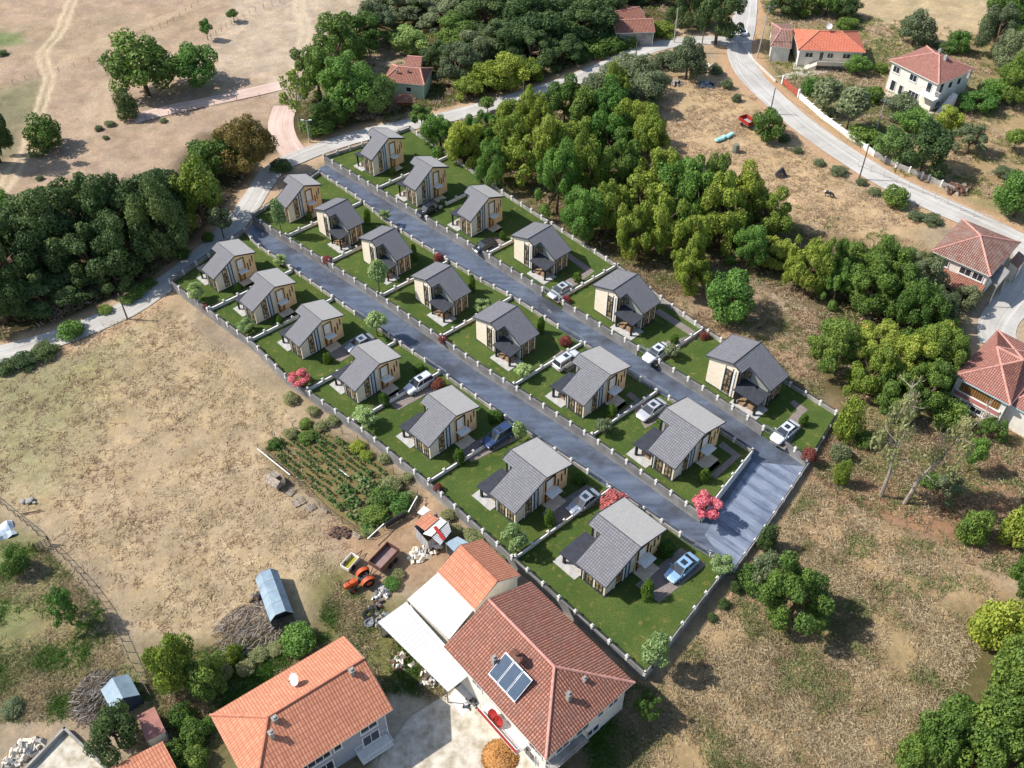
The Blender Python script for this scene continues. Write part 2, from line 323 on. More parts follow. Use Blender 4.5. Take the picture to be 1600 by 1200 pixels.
ZONES = [  # photo polygon, colour, edge softness in m
 ([(0, -60), (700, -60), (560, 60), (430, 190), (420, 280), (300, 300), (0, 330), (-300, 300), (-300, -60)], cw(184, 160, 136), 3),
 ([(395, -60), (720, -60), (560, 60), (440, 160), (400, 120), (330, 130), (280, 120), (340, 50)], cw(196, 176, 154), 2),
 ([(-200, 180), (60, 120), (70, 140), (20, 240), (-100, 300)], cw(140, 134, 104), 3),
 ([(-20, 48), (36, 50), (40, 66), (-20, 76)], cw(130, 142, 96), 2),
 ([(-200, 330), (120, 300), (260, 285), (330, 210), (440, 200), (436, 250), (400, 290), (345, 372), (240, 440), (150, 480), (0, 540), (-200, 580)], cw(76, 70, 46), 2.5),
 ([(-40, 556), (60, 550), (200, 510), (230, 470), (262, 455), (300, 520), (480, 640), (520, 700), (440, 740), (520, 860), (470, 1000), (250, 1010), (180, 900), (80, 830), (-40, 780)], cw(190, 168, 134), 2),
 ([(-40, 570), (60, 560), (200, 520), (140, 640), (60, 760), (-40, 740)], cw(164, 158, 116), 6),
 ([(-60, 790), (60, 850), (150, 930), (200, 1010), (240, 1080), (180, 1090), (60, 1100), (-60, 1130)], cw(150, 140, 100), 2),
 ([(-60, 850), (30, 850), (60, 930), (30, 1000), (-60, 960)], cw(136, 142, 92), 3),
 ([(230, 1000), (350, 990), (520, 960), (640, 1060), (600, 1200), (200, 1250), (240, 1100)], cw(120, 112, 74), 2.5),
 ([(500, 880), (560, 870), (640, 960), (720, 1080), (700, 1110), (600, 1080), (520, 990), (490, 930)], cw(124, 122, 74), 2),
 ([(540, 760), (680, 780), (740, 850), (680, 930), (560, 900), (520, 830)], cw(176, 146, 116), 2.5),
 ([(590, 1130), (640, 1080), (712, 1100), (760, 1130), (860, 1230), (580, 1260)], cw(196, 186, 166), 1),
 ([(408, 700), (480, 650), (560, 690), (654, 775), (650, 800), (570, 842), (500, 790), (405, 715)], cw(136, 122, 80), 1),
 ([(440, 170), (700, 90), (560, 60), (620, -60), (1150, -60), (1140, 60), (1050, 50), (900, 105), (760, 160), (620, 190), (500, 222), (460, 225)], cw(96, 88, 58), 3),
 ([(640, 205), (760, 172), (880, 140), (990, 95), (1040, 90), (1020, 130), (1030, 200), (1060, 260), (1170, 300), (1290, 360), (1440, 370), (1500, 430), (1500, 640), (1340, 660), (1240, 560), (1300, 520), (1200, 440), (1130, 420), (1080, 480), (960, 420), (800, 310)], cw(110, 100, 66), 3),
 ([(1050, 100), (1120, 90), (1180, 160), (1270, 240), (1370, 310), (1460, 345), (1440, 385), (1300, 370), (1180, 300), (1060, 250), (1030, 180), (1010, 140)], cw(200, 172, 134), 3),
 ([(960, 425), (1080, 490), (1100, 440), (1180, 480), (1260, 500), (1280, 600), (1310, 660), (1095, 515)], cw(176, 148, 120), 2.5),
 ([(1190, -60), (1600, -60), (1900, 200), (1900, 420), (1600, 370), (1400, 280), (1300, 215), (1210, 140), (1180, 90)], cw(158, 144, 104), 3),
 ([(1300, -60), (1540, -60), (1560, 60), (1440, 80), (1350, 50)], cw(196, 174, 138), 3),
 ([(1250, 120), (1380, 130), (1450, 190), (1420, 260), (1330, 230), (1250, 170)], cw(136, 130, 92), 3),
 ([(1440, 180), (1620, 170), (1700, 300), (1500, 300), (1420, 270)], cw(176, 152, 112), 4),
 ([(1460, 430), (1560, 440), (1540, 520), (1500, 540), (1470, 500)], cw(140, 128, 88), 2),
 ([(1310, 640), (1480, 620), (1700, 700), (1700, 900), (1560, 880), (1450, 860), (1330, 800), (1262, 745)], cw(168, 130, 100), 2.5),
 ([(1350, 600), (1480, 640), (1500, 720), (1440, 770), (1390, 740), (1340, 700)], cw(142, 132, 88), 4),
 ([(1262, 748), (1340, 790), (1450, 860), (1560, 900), (1640, 960), (1560, 1010), (1480, 1120), (1400, 1230), (880, 1230), (1020, 1070), (1120, 940), (1200, 830)], cw(186, 158, 120), 2),
 ([(1130, 960), (1270, 900), (1380, 960), (1500, 940), (1490, 1100), (1300, 1180), (1080, 1160)], cw(172, 150, 110), 8),
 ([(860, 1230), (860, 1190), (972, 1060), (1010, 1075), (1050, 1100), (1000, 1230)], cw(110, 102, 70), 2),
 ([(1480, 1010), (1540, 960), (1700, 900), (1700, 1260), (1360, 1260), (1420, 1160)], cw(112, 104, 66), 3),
 ([(960, 60), (1060, 30), (1075, 60), (1000, 66)], cw(196, 176, 150), 2),
]
def ground():
    ys = [30.0]
    while ys[-1] < 240: ys.append(ys[-1]+.24+ys[-1]*.0016)
    ys += [260, 300, 400, 600, 1000, 2500, 4500]; ys = [-400, -60, -5, 15]+ys
    ts = np.concatenate([[-9, -4, -2], np.linspace(-1.12, 1.12, 430), [2, 4, 9]])
    Y = np.repeat(np.array(ys)[:, None], len(ts), 1); X = ts[None, :]*(np.abs(Y)*.385+38)
    X[:, 0] = -5000; X[:, -1] = 5000
    ox, oy = X.copy(), Y.copy()
    wx = (fbm(X*.12, Y*.12, 4, 1)-.5)*9; wy = (fbm(X*.12, Y*.12, 4, 9)-.5)*9
    xs, yz = X+wx*.55, Y+wy*.55
    base = cw(172, 154, 130)
    C = np.ones(X.shape+(3,))*base
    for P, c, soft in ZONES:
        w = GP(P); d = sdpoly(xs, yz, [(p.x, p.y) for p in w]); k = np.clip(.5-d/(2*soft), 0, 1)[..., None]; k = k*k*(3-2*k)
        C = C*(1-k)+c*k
    # large and medium mottling: drier and greener patches
    f = fbm(X*.055, Y*.055, 4, 21); k = np.clip((f-.52)*3.2, 0, .45)[..., None]; C = C*(1-k)+C*np.array([.92, .95, .86])*k
    f = fbm(X*.3, Y*.3, 4, 31); C = C*(1+(f-.5)*.42)[..., None]
    f = fbm(X*.45+9, Y*.45, 4, 61); k = np.clip((f-.5)*3, 0, .4)[..., None]; C = C*(1-k)+C*np.array([.8, .78, .7])*k; f = fbm(X*.6, Y*.6+5, 4, 67); k = np.clip((f-.5)*4, 0, .6)[..., None]; C = C*(1-k)+C*np.array([1.2, 1.15, 1.06])*k
    f = fbm(X*.9, Y*.9, 3, 37); C = C*(1+(f-.5)*.30)[..., None]
    # verges of bare sand along the roads, trodden tracks
    def along(L, w0, w1, col, s=.8, a=1.):
        d = sdline(xs*.35+X*.65, yz*.35+Y*.65, [(p.x, p.y) for p in L]); k = np.clip((w1-d)/(w1-w0), 0, 1)[..., None]*a
        k = k*(.55+.9*fbm(X*.5, Y*.5, 3, 5))[..., None]; k = np.clip(k, 0, 1)
        return C*(1-k)+col*k
    C = along(ROAD_MAIN, 2.6, 5.0, cw(206, 174, 138)); C = along(ROAD_EAST, 3.2, 5.8, cw(204, 166, 128)); C = along(LANE, 3, 5, cw(190, 170, 140))
    for s in (-1, 1):
        T2 = [p+Vector((s*.85+.25*math.sin(i*.9), 0, 0)) for i, p in enumerate(TRACK)]; C = along(T2, .25, .7, cw(222, 200, 166))
        C = along([G(u, v)+Vector((s*.9, 0, 0)) for u, v in [(465, 0), (476, 40), (474, 80), (466, 110)]], .35, .9, cw(220, 200, 170), a=.7)
        C = along([G(u, v)+Vector((s*.9, 0, 0)) for u, v in [(85, 110), (110, 90), (170, 60), (250, 30), (330, 0)]], .35, 1.1, cw(214, 192, 160), a=.35)
    C = along(TRACK, .5, 3, cw(196, 176, 144), a=.25)
    C = along(GP([(135, 205), (150, 150), (170, 130), (160, 190), (178, 180)]), .4, 2, cw(210, 186, 158), a=.6)
    # drill lines in the mown field and old mowing lines
    C = C*(1-.06*(np.sin((X*.5+Y*.87)*1.1+fbm(X*.1, Y*.1, 2, 3)*4) > .93)*(Y > 200))[..., None]
    for a, b in (((0, 647), (95, 600)), ((0, 730), (60, 690)), ((60, 690), (250, 598)), ((200, 702), (320, 630))):
        C = along(GP([a, b]), .05, .3, cw(120, 104, 76), a=.5)
    g = C.mean(-1, keepdims=True); C = (C*.9+g*.1)*.81
    nr, nc = X.shape
    Z = (fbm(X*.35, Y*.35, 3, 77)-.5)*.16-.09
    v = np.stack([ox, oy, Z], -1).reshape(-1, 3)
    idx = np.arange(nr*nc).reshape(nr, nc); F = np.stack([idx[:-1, :-1], idx[:-1, 1:], idx[1:, 1:], idx[1:, :-1]], -1).reshape(-1, 4)
    me = bpy.data.meshes.new('ground'); me.vertices.add(len(v)); me.vertices.foreach_set('co', v.ravel())
    me.loops.add(F.size); me.loops.foreach_set('vertex_index', F.ravel()); me.polygons.add(len(F))
    me.polygons.foreach_set('loop_start', np.arange(len(F))*4); me.update(calc_edges=True); me.validate()
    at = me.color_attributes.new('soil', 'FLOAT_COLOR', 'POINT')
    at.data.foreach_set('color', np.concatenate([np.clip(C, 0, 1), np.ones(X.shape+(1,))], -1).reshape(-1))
    m, nt, p = newmat('dry_field'); A = N(nt, 'ShaderNodeAttribute'); A.attribute_name = 'soil'
    tc = N(nt, 'ShaderNodeTexCoord'); o = tc.outputs['Object']
    n1 = noise(nt, o, 1.7, 7, .8); n2 = noise(nt, o, 7, 5, .85); n3 = noise(nt, o, .35, 6, .7)
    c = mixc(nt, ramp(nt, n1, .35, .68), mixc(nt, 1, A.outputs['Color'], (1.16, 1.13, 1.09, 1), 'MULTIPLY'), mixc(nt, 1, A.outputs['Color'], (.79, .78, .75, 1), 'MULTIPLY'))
    c = mixc(nt, ramp(nt, n2, .5, .78), c, mixc(nt, 1, c, (.7, .71, .65, 1), 'MULTIPLY'))
    c = mixc(nt, ramp(nt, n3, .55, .72), c, mixc(nt, 1, c, (.93, .95, .87, 1), 'MULTIPLY'))
    nt.links.new(c, p.inputs['Base Color']); p.inputs['Roughness'].default_value = 1; p.inputs['Specular IOR Level'].default_value = .05
    bump(nt, p, n1, .6, .35)
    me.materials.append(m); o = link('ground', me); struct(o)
ground()
def strip(name, L, w, m, z, w2=None):
    mb = MB(); s = 0; P = []
    for i, p in enumerate(L):
        a = L[max(0, i-1)]; b = L[min(len(L)-1, i+1)]; d = (b-a).normalized(); n = Vector((-d.y, d.x, 0))
        if i: s += (L[i]-L[i-1]).length
        ww = w+(math.sin(s*.31)+math.sin(s*.83+1))*.09
        P.append((p+n*ww/2, p-n*ww/2, s, ww))
    for a, b in zip(P, P[1:]):
        mb.face([(a[1].x, a[1].y, z), (b[1].x, b[1].y, z), (b[0].x, b[0].y, z), (a[0].x, a[0].y, z)], 0, [(a[2], 0), (b[2], 0), (b[2], b[3]), (a[2], a[3])])
    return struct(mb.build(name, m))
strip('road', ROAD_EAST, 5.2, M_road, .016); strip('road', ROAD_MAIN, 4.0, M_road, .010)
strip('lane', LANE, 5.2, M_road, .006); strip('gravel_path', GRAVEL, 3.6, M_gravel, .008); strip('gravel_path', GRAVEL2, 4.6, M_gravel, .004)

# ---------------- the villa estate: streets, raised lawns, walls ----------------
EST = [(276, 440), (383, 366), (400, 338), (500, 262), (570, 232), (640, 207), (800, 317), (965, 424), (1030, 480), (1097, 521), (1220, 601), (1306, 655), (1262, 727), (1200, 822), (1147, 896), (1118, 900), (1000, 1042), (800, 868), (670, 754), (570, 672), (447, 588), (400, 541), (276, 448)]
mb = MB(); tri_poly(mb, GP(EST), .022); struct(mb.build('street', M_street))
BH = 1.0
w_ = ccw([(p.x, p.y) for p in GP([(1176, 722), (1258, 729), (1199, 819), (1144, 892), (1101, 836)])]); mb = MB(); ca, sa = math.cos(D(44)), math.sin(D(44)); mb.face([(x, y, .028) for x, y in w_], 0, [(x*ca-y*sa, x*sa+y*ca) for x, y in w_]); struct(mb.build('turning_area', M_band))
B3 = [(267, 443), (383, 364), (400, 384), (482, 440), (555, 492), (665, 566), (760, 634), (835, 686), (920, 741), (1062, 838), (1137, 886), (1007, 1055), (800, 874), (670, 758), (570, 677), (447, 591), (400, 543)]
B2 = [(395, 340), (500, 272), (560, 312), (600, 345), (652, 380), (747, 438), (800, 466), (897, 530), (1022, 610), (1142, 688), (1174, 708), (1096, 808), (1012, 748), (922, 685), (829, 624), (750, 574), (665, 515), (590, 463), (512, 413), (400, 345)]
B1 = [(507, 248), (570, 228), (640, 203), (800, 313), (965, 419), (1030, 474), (1097, 516), (1220, 595), (1305, 648), (1261, 720), (1192, 672), (1095, 608), (997, 547), (887, 480), (800, 425), (700, 363), (585, 295)]
BLK = []
for P in (B3, B2, B1):
    w = GP(P, BH); BLK.append(w); mb = MB(); c = ccw([(p.x, p.y) for p in w]); tri_poly(mb, c, BH)
    for i in range(len(c)):
        a, b = c[i], c[(i+1) % len(c)]; mb.face([(a[0], a[1], -.3), (b[0], b[1], -.3), (b[0], b[1], BH), (a[0], a[1], BH)])
    struct(mb.build('lawn', M_lawn))
mb = MB(); mb.box(-.14, -.14, 0, .14, .14, .72); mb.box(-.19, -.19, .72, .19, .19, .80); mb.lathe([(.13, .80), (.13, .9), (0, .96)], n=6)
PILLAR = mb.mesh('pillar', mat('pillar_stone', lin(222, 220, 212), lin(196, 192, 184), 3, .85))
NPIL = 0
def estate_wall(L, label, z0=BH, low=.55, sp=2.4, face=None, down=0, group='boundary walls of the villa plots', th=.2, rail=True, skip=()):
    "low wall with rail and pillars along world points; 'down' = retaining height below z0"
    face = face or M_cream
    o = empty('garden_wall', (L[0].x, L[0].y, z0), 0, label, 'wall', group); O = Vector((L[0].x, L[0].y, z0))
    pn = MB(); rl = MB(); tot = sum((b-a).length for a, b in zip(L, L[1:])); n = max(1, round(tot/sp)); step = tot/n
    spots = []; s = 0; k = 0
    for a, b in zip(L, L[1:]):
        d = b-a; ln = d.length; e = d.normalized(); nn = Vector((-e.y, e.x, 0))
        Mx = Matrix(((e.x, nn.x, 0, a.x-O.x), (e.y, nn.y, 0, a.y-O.y), (0, 0, 1, 0), (0, 0, 0, 1)))
        pn.box(0, -th/2, -down-.01, ln, th/2, low, 0, Mx)
        if down: pn.box(0, -th/2-.05, -down, ln, th/2+.05, -down+.18, 0, Mx)
        if rail:
            rl.box(0, -.025, low+.16, ln, .025, low+.20, 0, Mx); rl.box(0, -.025, low+.33, ln, .025, low+.37, 0, Mx)
        while k*step <= s+ln+1e-3 and k <= n:
            spots.append((a+e*(k*step-s), math.atan2(e.y, e.x))); k += 1
        s += ln
    pn.build('panel', face, o)
    if rail: rl.build('rail', M_dark, o)
    for p, r in spots[:99]:
        q = link('pillar', PILLAR, o); q.location = p-O; q.location.z = 0; q.rotation_euler.z = r
    return o
def W_(L): return GP(L, BH)
# outer walls
estate_wall(W_([(267, 443), (400, 543), (447, 591)]), 'outer wall with white capped pillars beside the dry field, its stretch nearest the gravelled road bend', down=BH+.1, face=M_concd, group='outer walls of the estate')
estate_wall(W_([(447, 591), (570, 677), (670, 758)]), 'outer wall with white capped pillars passing the vegetable garden', down=BH+.1, face=M_concd, group='outer walls of the estate')
estate_wall(W_([(670, 758), (800, 874), (1007, 1055)]), 'outer wall with white capped pillars behind the large terracotta roofed house', down=BH+.1, face=M_concd, group='outer walls of the estate')
estate_wall(W_([(1007, 1055), (1137, 886)]), 'outer wall closing the bottom lawn against the straw coloured meadow', down=BH+.1, face=M_conc, group='outer walls of the estate')
estate_wall(GP([(1147, 893), (1200, 820), (1262, 727), (1305, 653)]), 'outer wall along the end of the cross street', z0=0, down=.1, low=.7, face=M_conc, group='outer walls of the estate')
estate_wall(W_([(267, 443), (383, 364)]), 'pale outer wall of the southern row along the road', down=BH+.1, face=M_conc, group='outer walls of the estate', sp=2.6)
estate_wall(W_([(395, 340), (500, 272)]), 'pale outer wall of the middle row along the road', down=BH+.1, face=M_conc, group='outer walls of the estate', sp=2.6)
estate_wall(W_([(507, 248), (570, 228), (640, 203)]), 'pale outer wall of the northern row along the road', down=BH+.1, face=M_conc, group='outer walls of the estate', sp=2.6)
estate_wall(W_([(640, 203), (800, 313), (965, 419)]), 'back wall of the northern row against the dense orchard', down=BH, face=M_conc, group='outer walls of the estate')
estate_wall(W_([(965, 419), (1097, 516), (1220, 595), (1305, 648)]), 'back wall of the northern row beside the bare earth strip', down=BH, face=M_conc, group='outer walls of the estate')
# street walls, one per side of each street, broken where the drives enter
estate_wall(W_(B2[:0]+[(395, 340), (400, 345), (512, 413), (590, 463)]), 'grey retaining wall of the middle row, street half towards the road', down=BH, face=M_concd, sp=2.4, group='retaining walls with pillars along the streets')
estate_wall(W_([(590, 463), (665, 515), (750, 574), (829, 624)]), 'grey retaining wall of the middle row halfway along the street', down=BH, face=M_concd, sp=2.4, group='retaining walls with pillars along the streets')
estate_wall(W_([(829, 624), (922, 685), (1012, 748), (1096, 808)]), 'grey retaining wall of the middle row ending at the pink flowering tree', down=BH, face=M_concd, sp=2.4, group='retaining walls with pillars along the streets')
estate_wall(W_([(1096, 808), (1174, 708)]), 'white end wall of the middle row facing the cross street', down=BH, face=M_trim, sp=2.4, group='retaining walls with pillars along the streets')
estate_wall(W_([(500, 272), (560, 312), (600, 345), (652, 380), (747, 438), (800, 466), (872, 513)]), 'low wall behind the dark gabled villas of the middle row', down=BH, face=M_conc, sp=2.6, group='retaining walls with pillars along the streets')
estate_wall(W_([(914, 541), (1000, 596)]), 'short wall behind the pale roofed villa of the middle row', down=BH, face=M_conc, sp=2.6, group='retaining walls with pillars along the streets')
estate_wall(W_([(1045, 625), (1142, 688), (1174, 708)]), 'low wall behind the last villa of the middle row', down=BH, face=M_conc, sp=2.6, group='retaining walls with pillars along the streets')
estate_wall(W_([(507, 248), (585, 295), (700, 363), (800, 425)]), 'retaining wall of the northern row, half towards the road', down=BH, face=M_concd, sp=2.4, group='retaining walls with pillars along the streets')
estate_wall(W_([(800, 425), (848, 455)]), 'short retaining wall in front of the fourth villa of the northern row', down=BH, face=M_concd, sp=2.4, group='retaining walls with pillars along the streets')
estate_wall(W_([(880, 476), (997, 547)]), 'retaining wall in front of the fifth villa of the northern row', down=BH, face=M_concd, sp=2.4, group='retaining walls with pillars along the streets')
estate_wall(W_([(1030, 568), (1095, 608), (1192, 672)]), 'retaining wall in front of the last villa of the northern row', down=BH, face=M_concd, sp=2.4, group='retaining walls with pillars along the streets')
estate_wall(W_([(1222, 692), (1261, 720)]), 'stub of retaining wall under the small red shrub', down=BH, face=M_concd, sp=2.4, group='retaining walls with pillars along the streets')
estate_wall(W_([(383, 364), (400, 384), (482, 440), (555, 492)]), 'street wall of the southern row behind its first villas', down=BH, face=M_conc, sp=2.5, group='retaining walls with pillars along the streets')
estate_wall(W_([(590, 515), (665, 566)]), 'street wall behind the fourth villa of the southern row', down=BH, face=M_conc, sp=2.5, group='retaining walls with pillars along the streets')
estate_wall(W_([(700, 592), (790, 655)]), 'street wall behind the villa with the blue car', down=BH, face=M_conc, sp=2.5, group='retaining walls with pillars along the streets')
estate_wall(W_([(818, 674), (918, 740)]), 'street wall behind the sixth villa of the southern row', down=BH, face=M_conc, sp=2.5, group='retaining walls with pillars along the streets')
estate_wall(W_([(950, 762), (1062, 838)]), 'street wall behind the nearest villa', down=BH, face=M_conc, sp=2.5, group='retaining walls with pillars along the streets')
estate_wall(W_([(1108, 868), (1137, 886)]), 'stub of street wall beside the round topped tree', down=BH, face=M_conc, sp=2.5, group='retaining walls with pillars along the streets')
def divider(px, blk, label, ang=41):
    a = G(*px, BH); d = Vector((math.cos(D(ang)), math.sin(D(ang)), 0)); w = BLK[blk]; hits = []
    for i in range(len(w)):
        p, q = w[i], w[(i+1) % len(w)]; e = q-p; den = d.x*e.y-d.y*e.x
        if abs(den) < 1e-9: continue
        t = ((p.x-a.x)*e.y-(p.y-a.y)*e.x)/den; s = ((p.x-a.x)*d.y-(p.y-a.y)*d.x)/den
        if 0 <= s <= 1: hits.append(t)
    hits.sort(); t0 = min(hits, key=abs); t1 = min([h for h in hits if h > t0+4], default=t0+12)
    estate_wall([a+d*(t0+.3), a+d*(t1-.3)], label, low=.5, sp=2.35, face=M_trim, group='white dividing walls between villa plots')
for px, b, l in [((327, 487), 0, 'first dividing wall of the southern row, nearest the road'), ((388, 536), 0, 'second dividing wall of the southern row from the road'),
    ((481, 612), 0, 'dividing wall beside the pink shrub at the outer wall'), ((550, 664), 0, 'dividing wall beside the white estate car'),
    ((669, 756), 0, 'dividing wall between the blue car and the sixth lawn of the southern row'), ((805, 874), 0, 'dividing wall along the drive of the grey saloon'),
    ((447, 372), 1, 'first dividing wall of the middle row, nearest the road'), ((512, 413), 1, 'second dividing wall of the middle row from the road'),
    ((593, 466), 1, 'dividing wall behind the tall pale green tree'), ((687, 530), 1, 'dividing wall between the fourth and fifth villas of the middle row'),
    ((800, 606), 1, 'dividing wall beside the white car of the middle row'), ((922, 685), 1, 'dividing wall beside the silver hatchback of the middle row'),
    ((589, 297), 2, 'first dividing wall of the northern row, nearest the road'), ((657, 340), 2, 'second dividing wall of the northern row from the road'),
    ((760, 400), 2, 'dividing wall beside the black car of the northern row'), ((872, 470), 2, 'dividing wall between the fourth and fifth villas of the northern row'),
    ((1025, 565), 2, 'dividing wall between the fifth and last villas of the northern row')]:
    divider(px, b, l+', white with capped pillars')

# ---------------- villas ----------------
# local frame: origin at the near corner of front gable and glazed side, +x out of the front gable, +y along it
YR, YW = 4.9, 9.0; HS, HN, HR = 3.75, 4.9, 6.15   # ridge line, width, eave and ridge heights
XA, XB = -3.7, -5.5                                # recessed rear wall, rear wall of the bay
M_seat = mat('woven_seat', lin(168, 140, 108), lin(130, 104, 78), 4, .8)
def make_villa():
    r = empty('villa', (0, 0, 0), 0, '', 'villa', 'two storey villas of the estate')
    b = MB(); b.box(XB-.1, YR-.9, -.3, .12, YW+.12, .12); b.box(XA, -.12, -.3, .12, YR, .12); b.build('plinth', M_dark, r)
    # gabled wall shell
    def zr(y): return HS+(HR-HS)*y/YR if y <= YR else HR-(HR-HN)*(y-YR)/(YW-YR)
    w = MB()
    w.face([(0, 0, .12), (0, YR, .12), (0, YR, HR), (0, 0, HS)]); w.face([(XA, 0, .12), (0, 0, .12), (0, 0, HS), (XA, 0, HS)])
    w.face([(XA, 0, .12), (XA, 0, HS), (XA, YR-1, zr(YR-1)), (XA, YR-1, .12)], 1)
    w.face([(XB, YR-1, .12), (XA, YR-1, .12), (XA, YR-1, zr(YR-1)), (XB, YR-1, zr(YR-1))], 1)
    w.face([(XB, YR-1, .12), (XB, YR-1, zr(YR-1)), (XB, YR, HR), (XB, YW, HN), (XB, YW, .12)], 0)
    w.face([(XB, YW, .12), (XB, YW, HN), (0, YW, HN), (0, YW, .12)], 2)
    w.build('wall', [M_cream, M_sage, M_white], r)
    f = MB(); f.face([(.16, YR-.1, .14), (.16, YW+.02, .14), (.16, YW+.02, zr(YW)-.02), (.16, YR-.1, zr(YR)-.05)]); f.face([(.0, YR-.1, .14), (.16, YR-.1, .14), (.16, YR-.1, zr(YR)-.05), (.0, YR-.1, zr(YR)-.05)])
    f.face([(0.16, YW+.02, .14), (-5.1, YW+.02, .14), (-5.1, YW+.02, HN-.06), (.16, YW+.02, HN-.06)]); f.build('front_panel', M_beige, r)
    # roof: two slopes and the short strip beyond the notch
    ov = .55; t = .2; X1 = .5; X0 = XB-.4; Xn = XA-.35
    def zo(y): return zr(y)+.12 if 0 <= y <= YW else (HS+.12+(HR-HS)/YR*y if y < 0 else HN+.12-(HR-HN)/(YW-YR)*(y-YW))
    R = MB(); e = Vector((1, 0, 0))
    R.slab([(Xn, -ov, zo(-ov)), (X1, -ov, zo(-ov)), (X1, YR, zo(YR)), (X0, YR, zo(YR)), (X0, YR-1.5, zo(YR-1.5)), (Xn, YR-1.5, zo(YR-1.5))], t, 0, e, 1)
    R.build('tiled_roof_slope', [M_villaroof, M_dark], r)
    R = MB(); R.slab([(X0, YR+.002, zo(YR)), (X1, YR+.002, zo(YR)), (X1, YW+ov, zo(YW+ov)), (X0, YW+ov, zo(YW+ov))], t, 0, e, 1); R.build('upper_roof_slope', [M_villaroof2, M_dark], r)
    g = MB()
    for a, c in (((X1, -ov), (X1, YR)), ((X1, YR), (X1, YW+ov)), ((X0, YR), (X0, YW+ov)), ((X0, YR-1.5), (X0, YR)), ((Xn, -ov), (Xn, YR-1.5))):
        g.tube((a[0], a[1], zo(a[1])-.02), (c[0], c[1], zo(c[1])-.02), .09, n=4)
    g.tube((Xn, -ov, zo(-ov)-.05), (X1, -ov, zo(-ov)-.05), .1, n=4); g.tube((X0, YW+ov, zo(YW+ov)-.05), (X1, YW+ov, zo(YW+ov)-.05), .1, n=4); g.tube((X0, YR, zo(YR)+.03), (X1, YR, zo(YR)+.03), .07, n=4)
    g.build('roof_edge', M_dark, r)
    # front gable: tall window, stripes
    def window(x0, y0, z0, x1, y1, z1, axis, bars=(2, 3), lit=True, out=1):
        "frame proud of the wall, pane inside; axis 'x' = wall facing along x"
        fr = MB(); pn = MB(); tk = .07; L = (y1-y0) if axis == 'x' else (x1-x0)
        def bx(mb, a0, a1, c0, c1, d0, d1):
            if axis == 'x': mb.box(x0+min(d0*out, d1*out), y0+a0, c0, x0+max(d0*out, d1*out), y0+a1, c1)
            else: mb.box(x0+a0, y0+min(d0*out, d1*out), c0, x0+a1, y0+max(d0*out, d1*out), c1)
        bx(fr, 0, L, z0, z0+tk, 0, .09); bx(fr, 0, L, z1-tk, z1, 0, .09); bx(fr, 0, tk, z0+tk, z1-tk, 0, .09); bx(fr, L-tk, L, z0+tk, z1-tk, 0, .09)
        for i in range(1, bars[0]): bx(fr, L*i/bars[0]-.025, L*i/bars[0]+.025, z0+tk, z1-tk, 0, .08)
        for i in range(1, bars[1]): bx(fr, tk, L-tk, z0+(z1-z0)*i/bars[1]-.03, z0+(z1-z0)*i/bars[1]+.03, 0, .075)
        bx(pn, tk, L-tk, z0+tk, z1-tk, .01, .035)
        q = fr.build('window', M_black, r); pn.build('pane', M_warm if lit else M_glass, q); return q
    window(.0, 1.65, .4, .0, 2.75, HS+.55, 'x', (2, 4))
    for q_ in ((1.45, 1.6, HS+.55), (2.8, 3.05, HS+1.15)): s = MB(); s.box(0, q_[0], .15, .12, q_[1], q_[2]); s.build('cream_fin', M_trim, r)
    for q_ in ((3.06, 3.25, HS+1.3), (3.75, 3.9, HS+1.6)): s = MB(); s.box(0, q_[0], .15, .15, q_[1], q_[2]); s.build('dark_fin', M_black, r)
    s = MB(); s.box(.0, 3.26, .15, .1, 3.74, HS+1.45); s.build('pale_panel', M_palegrey, r)
    s = MB()
    for k in range(3): s.box(.0, 4.0+k*.27, .15, .06, 4.16+k*.27, HS+1.75+.08*k)
    s.build('ribbed_panel', M_white, r)
    # door, upper window in its black surround, canopy, slots
    s = MB(); s.box(.16, 5.1, .15, .22, 6.15, 2.3, 0); s.build('door', M_wood, r); d = MB()
    for k in range(3): d.box(.22, 5.35, .55+k*.55, .25, 5.95, .95+k*.55)
    dd = [c for c in r.children if c.name.startswith('door')]
    d.build('door_pane', M_warm, dd[-1] if dd else r)
    s = MB(); s.box(.16, 4.98, .15, .3, 5.1, 4.9); s.box(.16, 4.98, 4.9, .3, 6.75, 5.02); s.box(.16, 6.63, 2.5, .3, 6.75, 4.9); s.box(.16, 6.15, .15, .24, 6.3, 2.4); s.build('door_surround', M_black, r)
    s = MB(); s.box(.16, 5.12, 2.95, .2, 6.3, 4.88); s.build('white_panel', M_trim, r)
    s = MB(); s.box(.16, 4.9, 2.42, 1.5, 6.8, 2.56); s.build('canopy', M_trim, r)
    for y, a, c in ((7.25, 1.7, 3.3), (7.85, 2.3, 3.9), (8.45, 3.1, 4.4)):
        s = MB(); s.box(.16, y, a, .21, y+.2, c); s.build('slot_window', M_black, r)
    # glazed side
    window(-1.4, .0, .25, -.3, 0, HS-.35, 'y', (2, 3), True, -1); window(-2.9, .0, .25, -1.8, 0, HS-.35, 'y', (2, 3), True, -1)
    s = MB(); s.box(-3.2, -.16, .12, -3.07, .0, HS-.1); s.build('cream_fin', M_trim, r)
    s = MB(); s.box(-3.38, -.2, .12, -3.21, 0, HS-.1); s.build('dark_fin', M_black, r)
    # rear: bay window strip, balcony window, wall lamp
    window(XB, 5.0, .35, XB, 6.1, 4.5, 'x', (2, 4), True, -1)
    for q_ in ((4.45, 4.75, HS+1.2), (6.2, 6.32, 5.2)): s = MB(); s.box(XB-.12, q_[0], .15, XB, q_[1], q_[2]); s.build('cream_fin', M_trim, r)
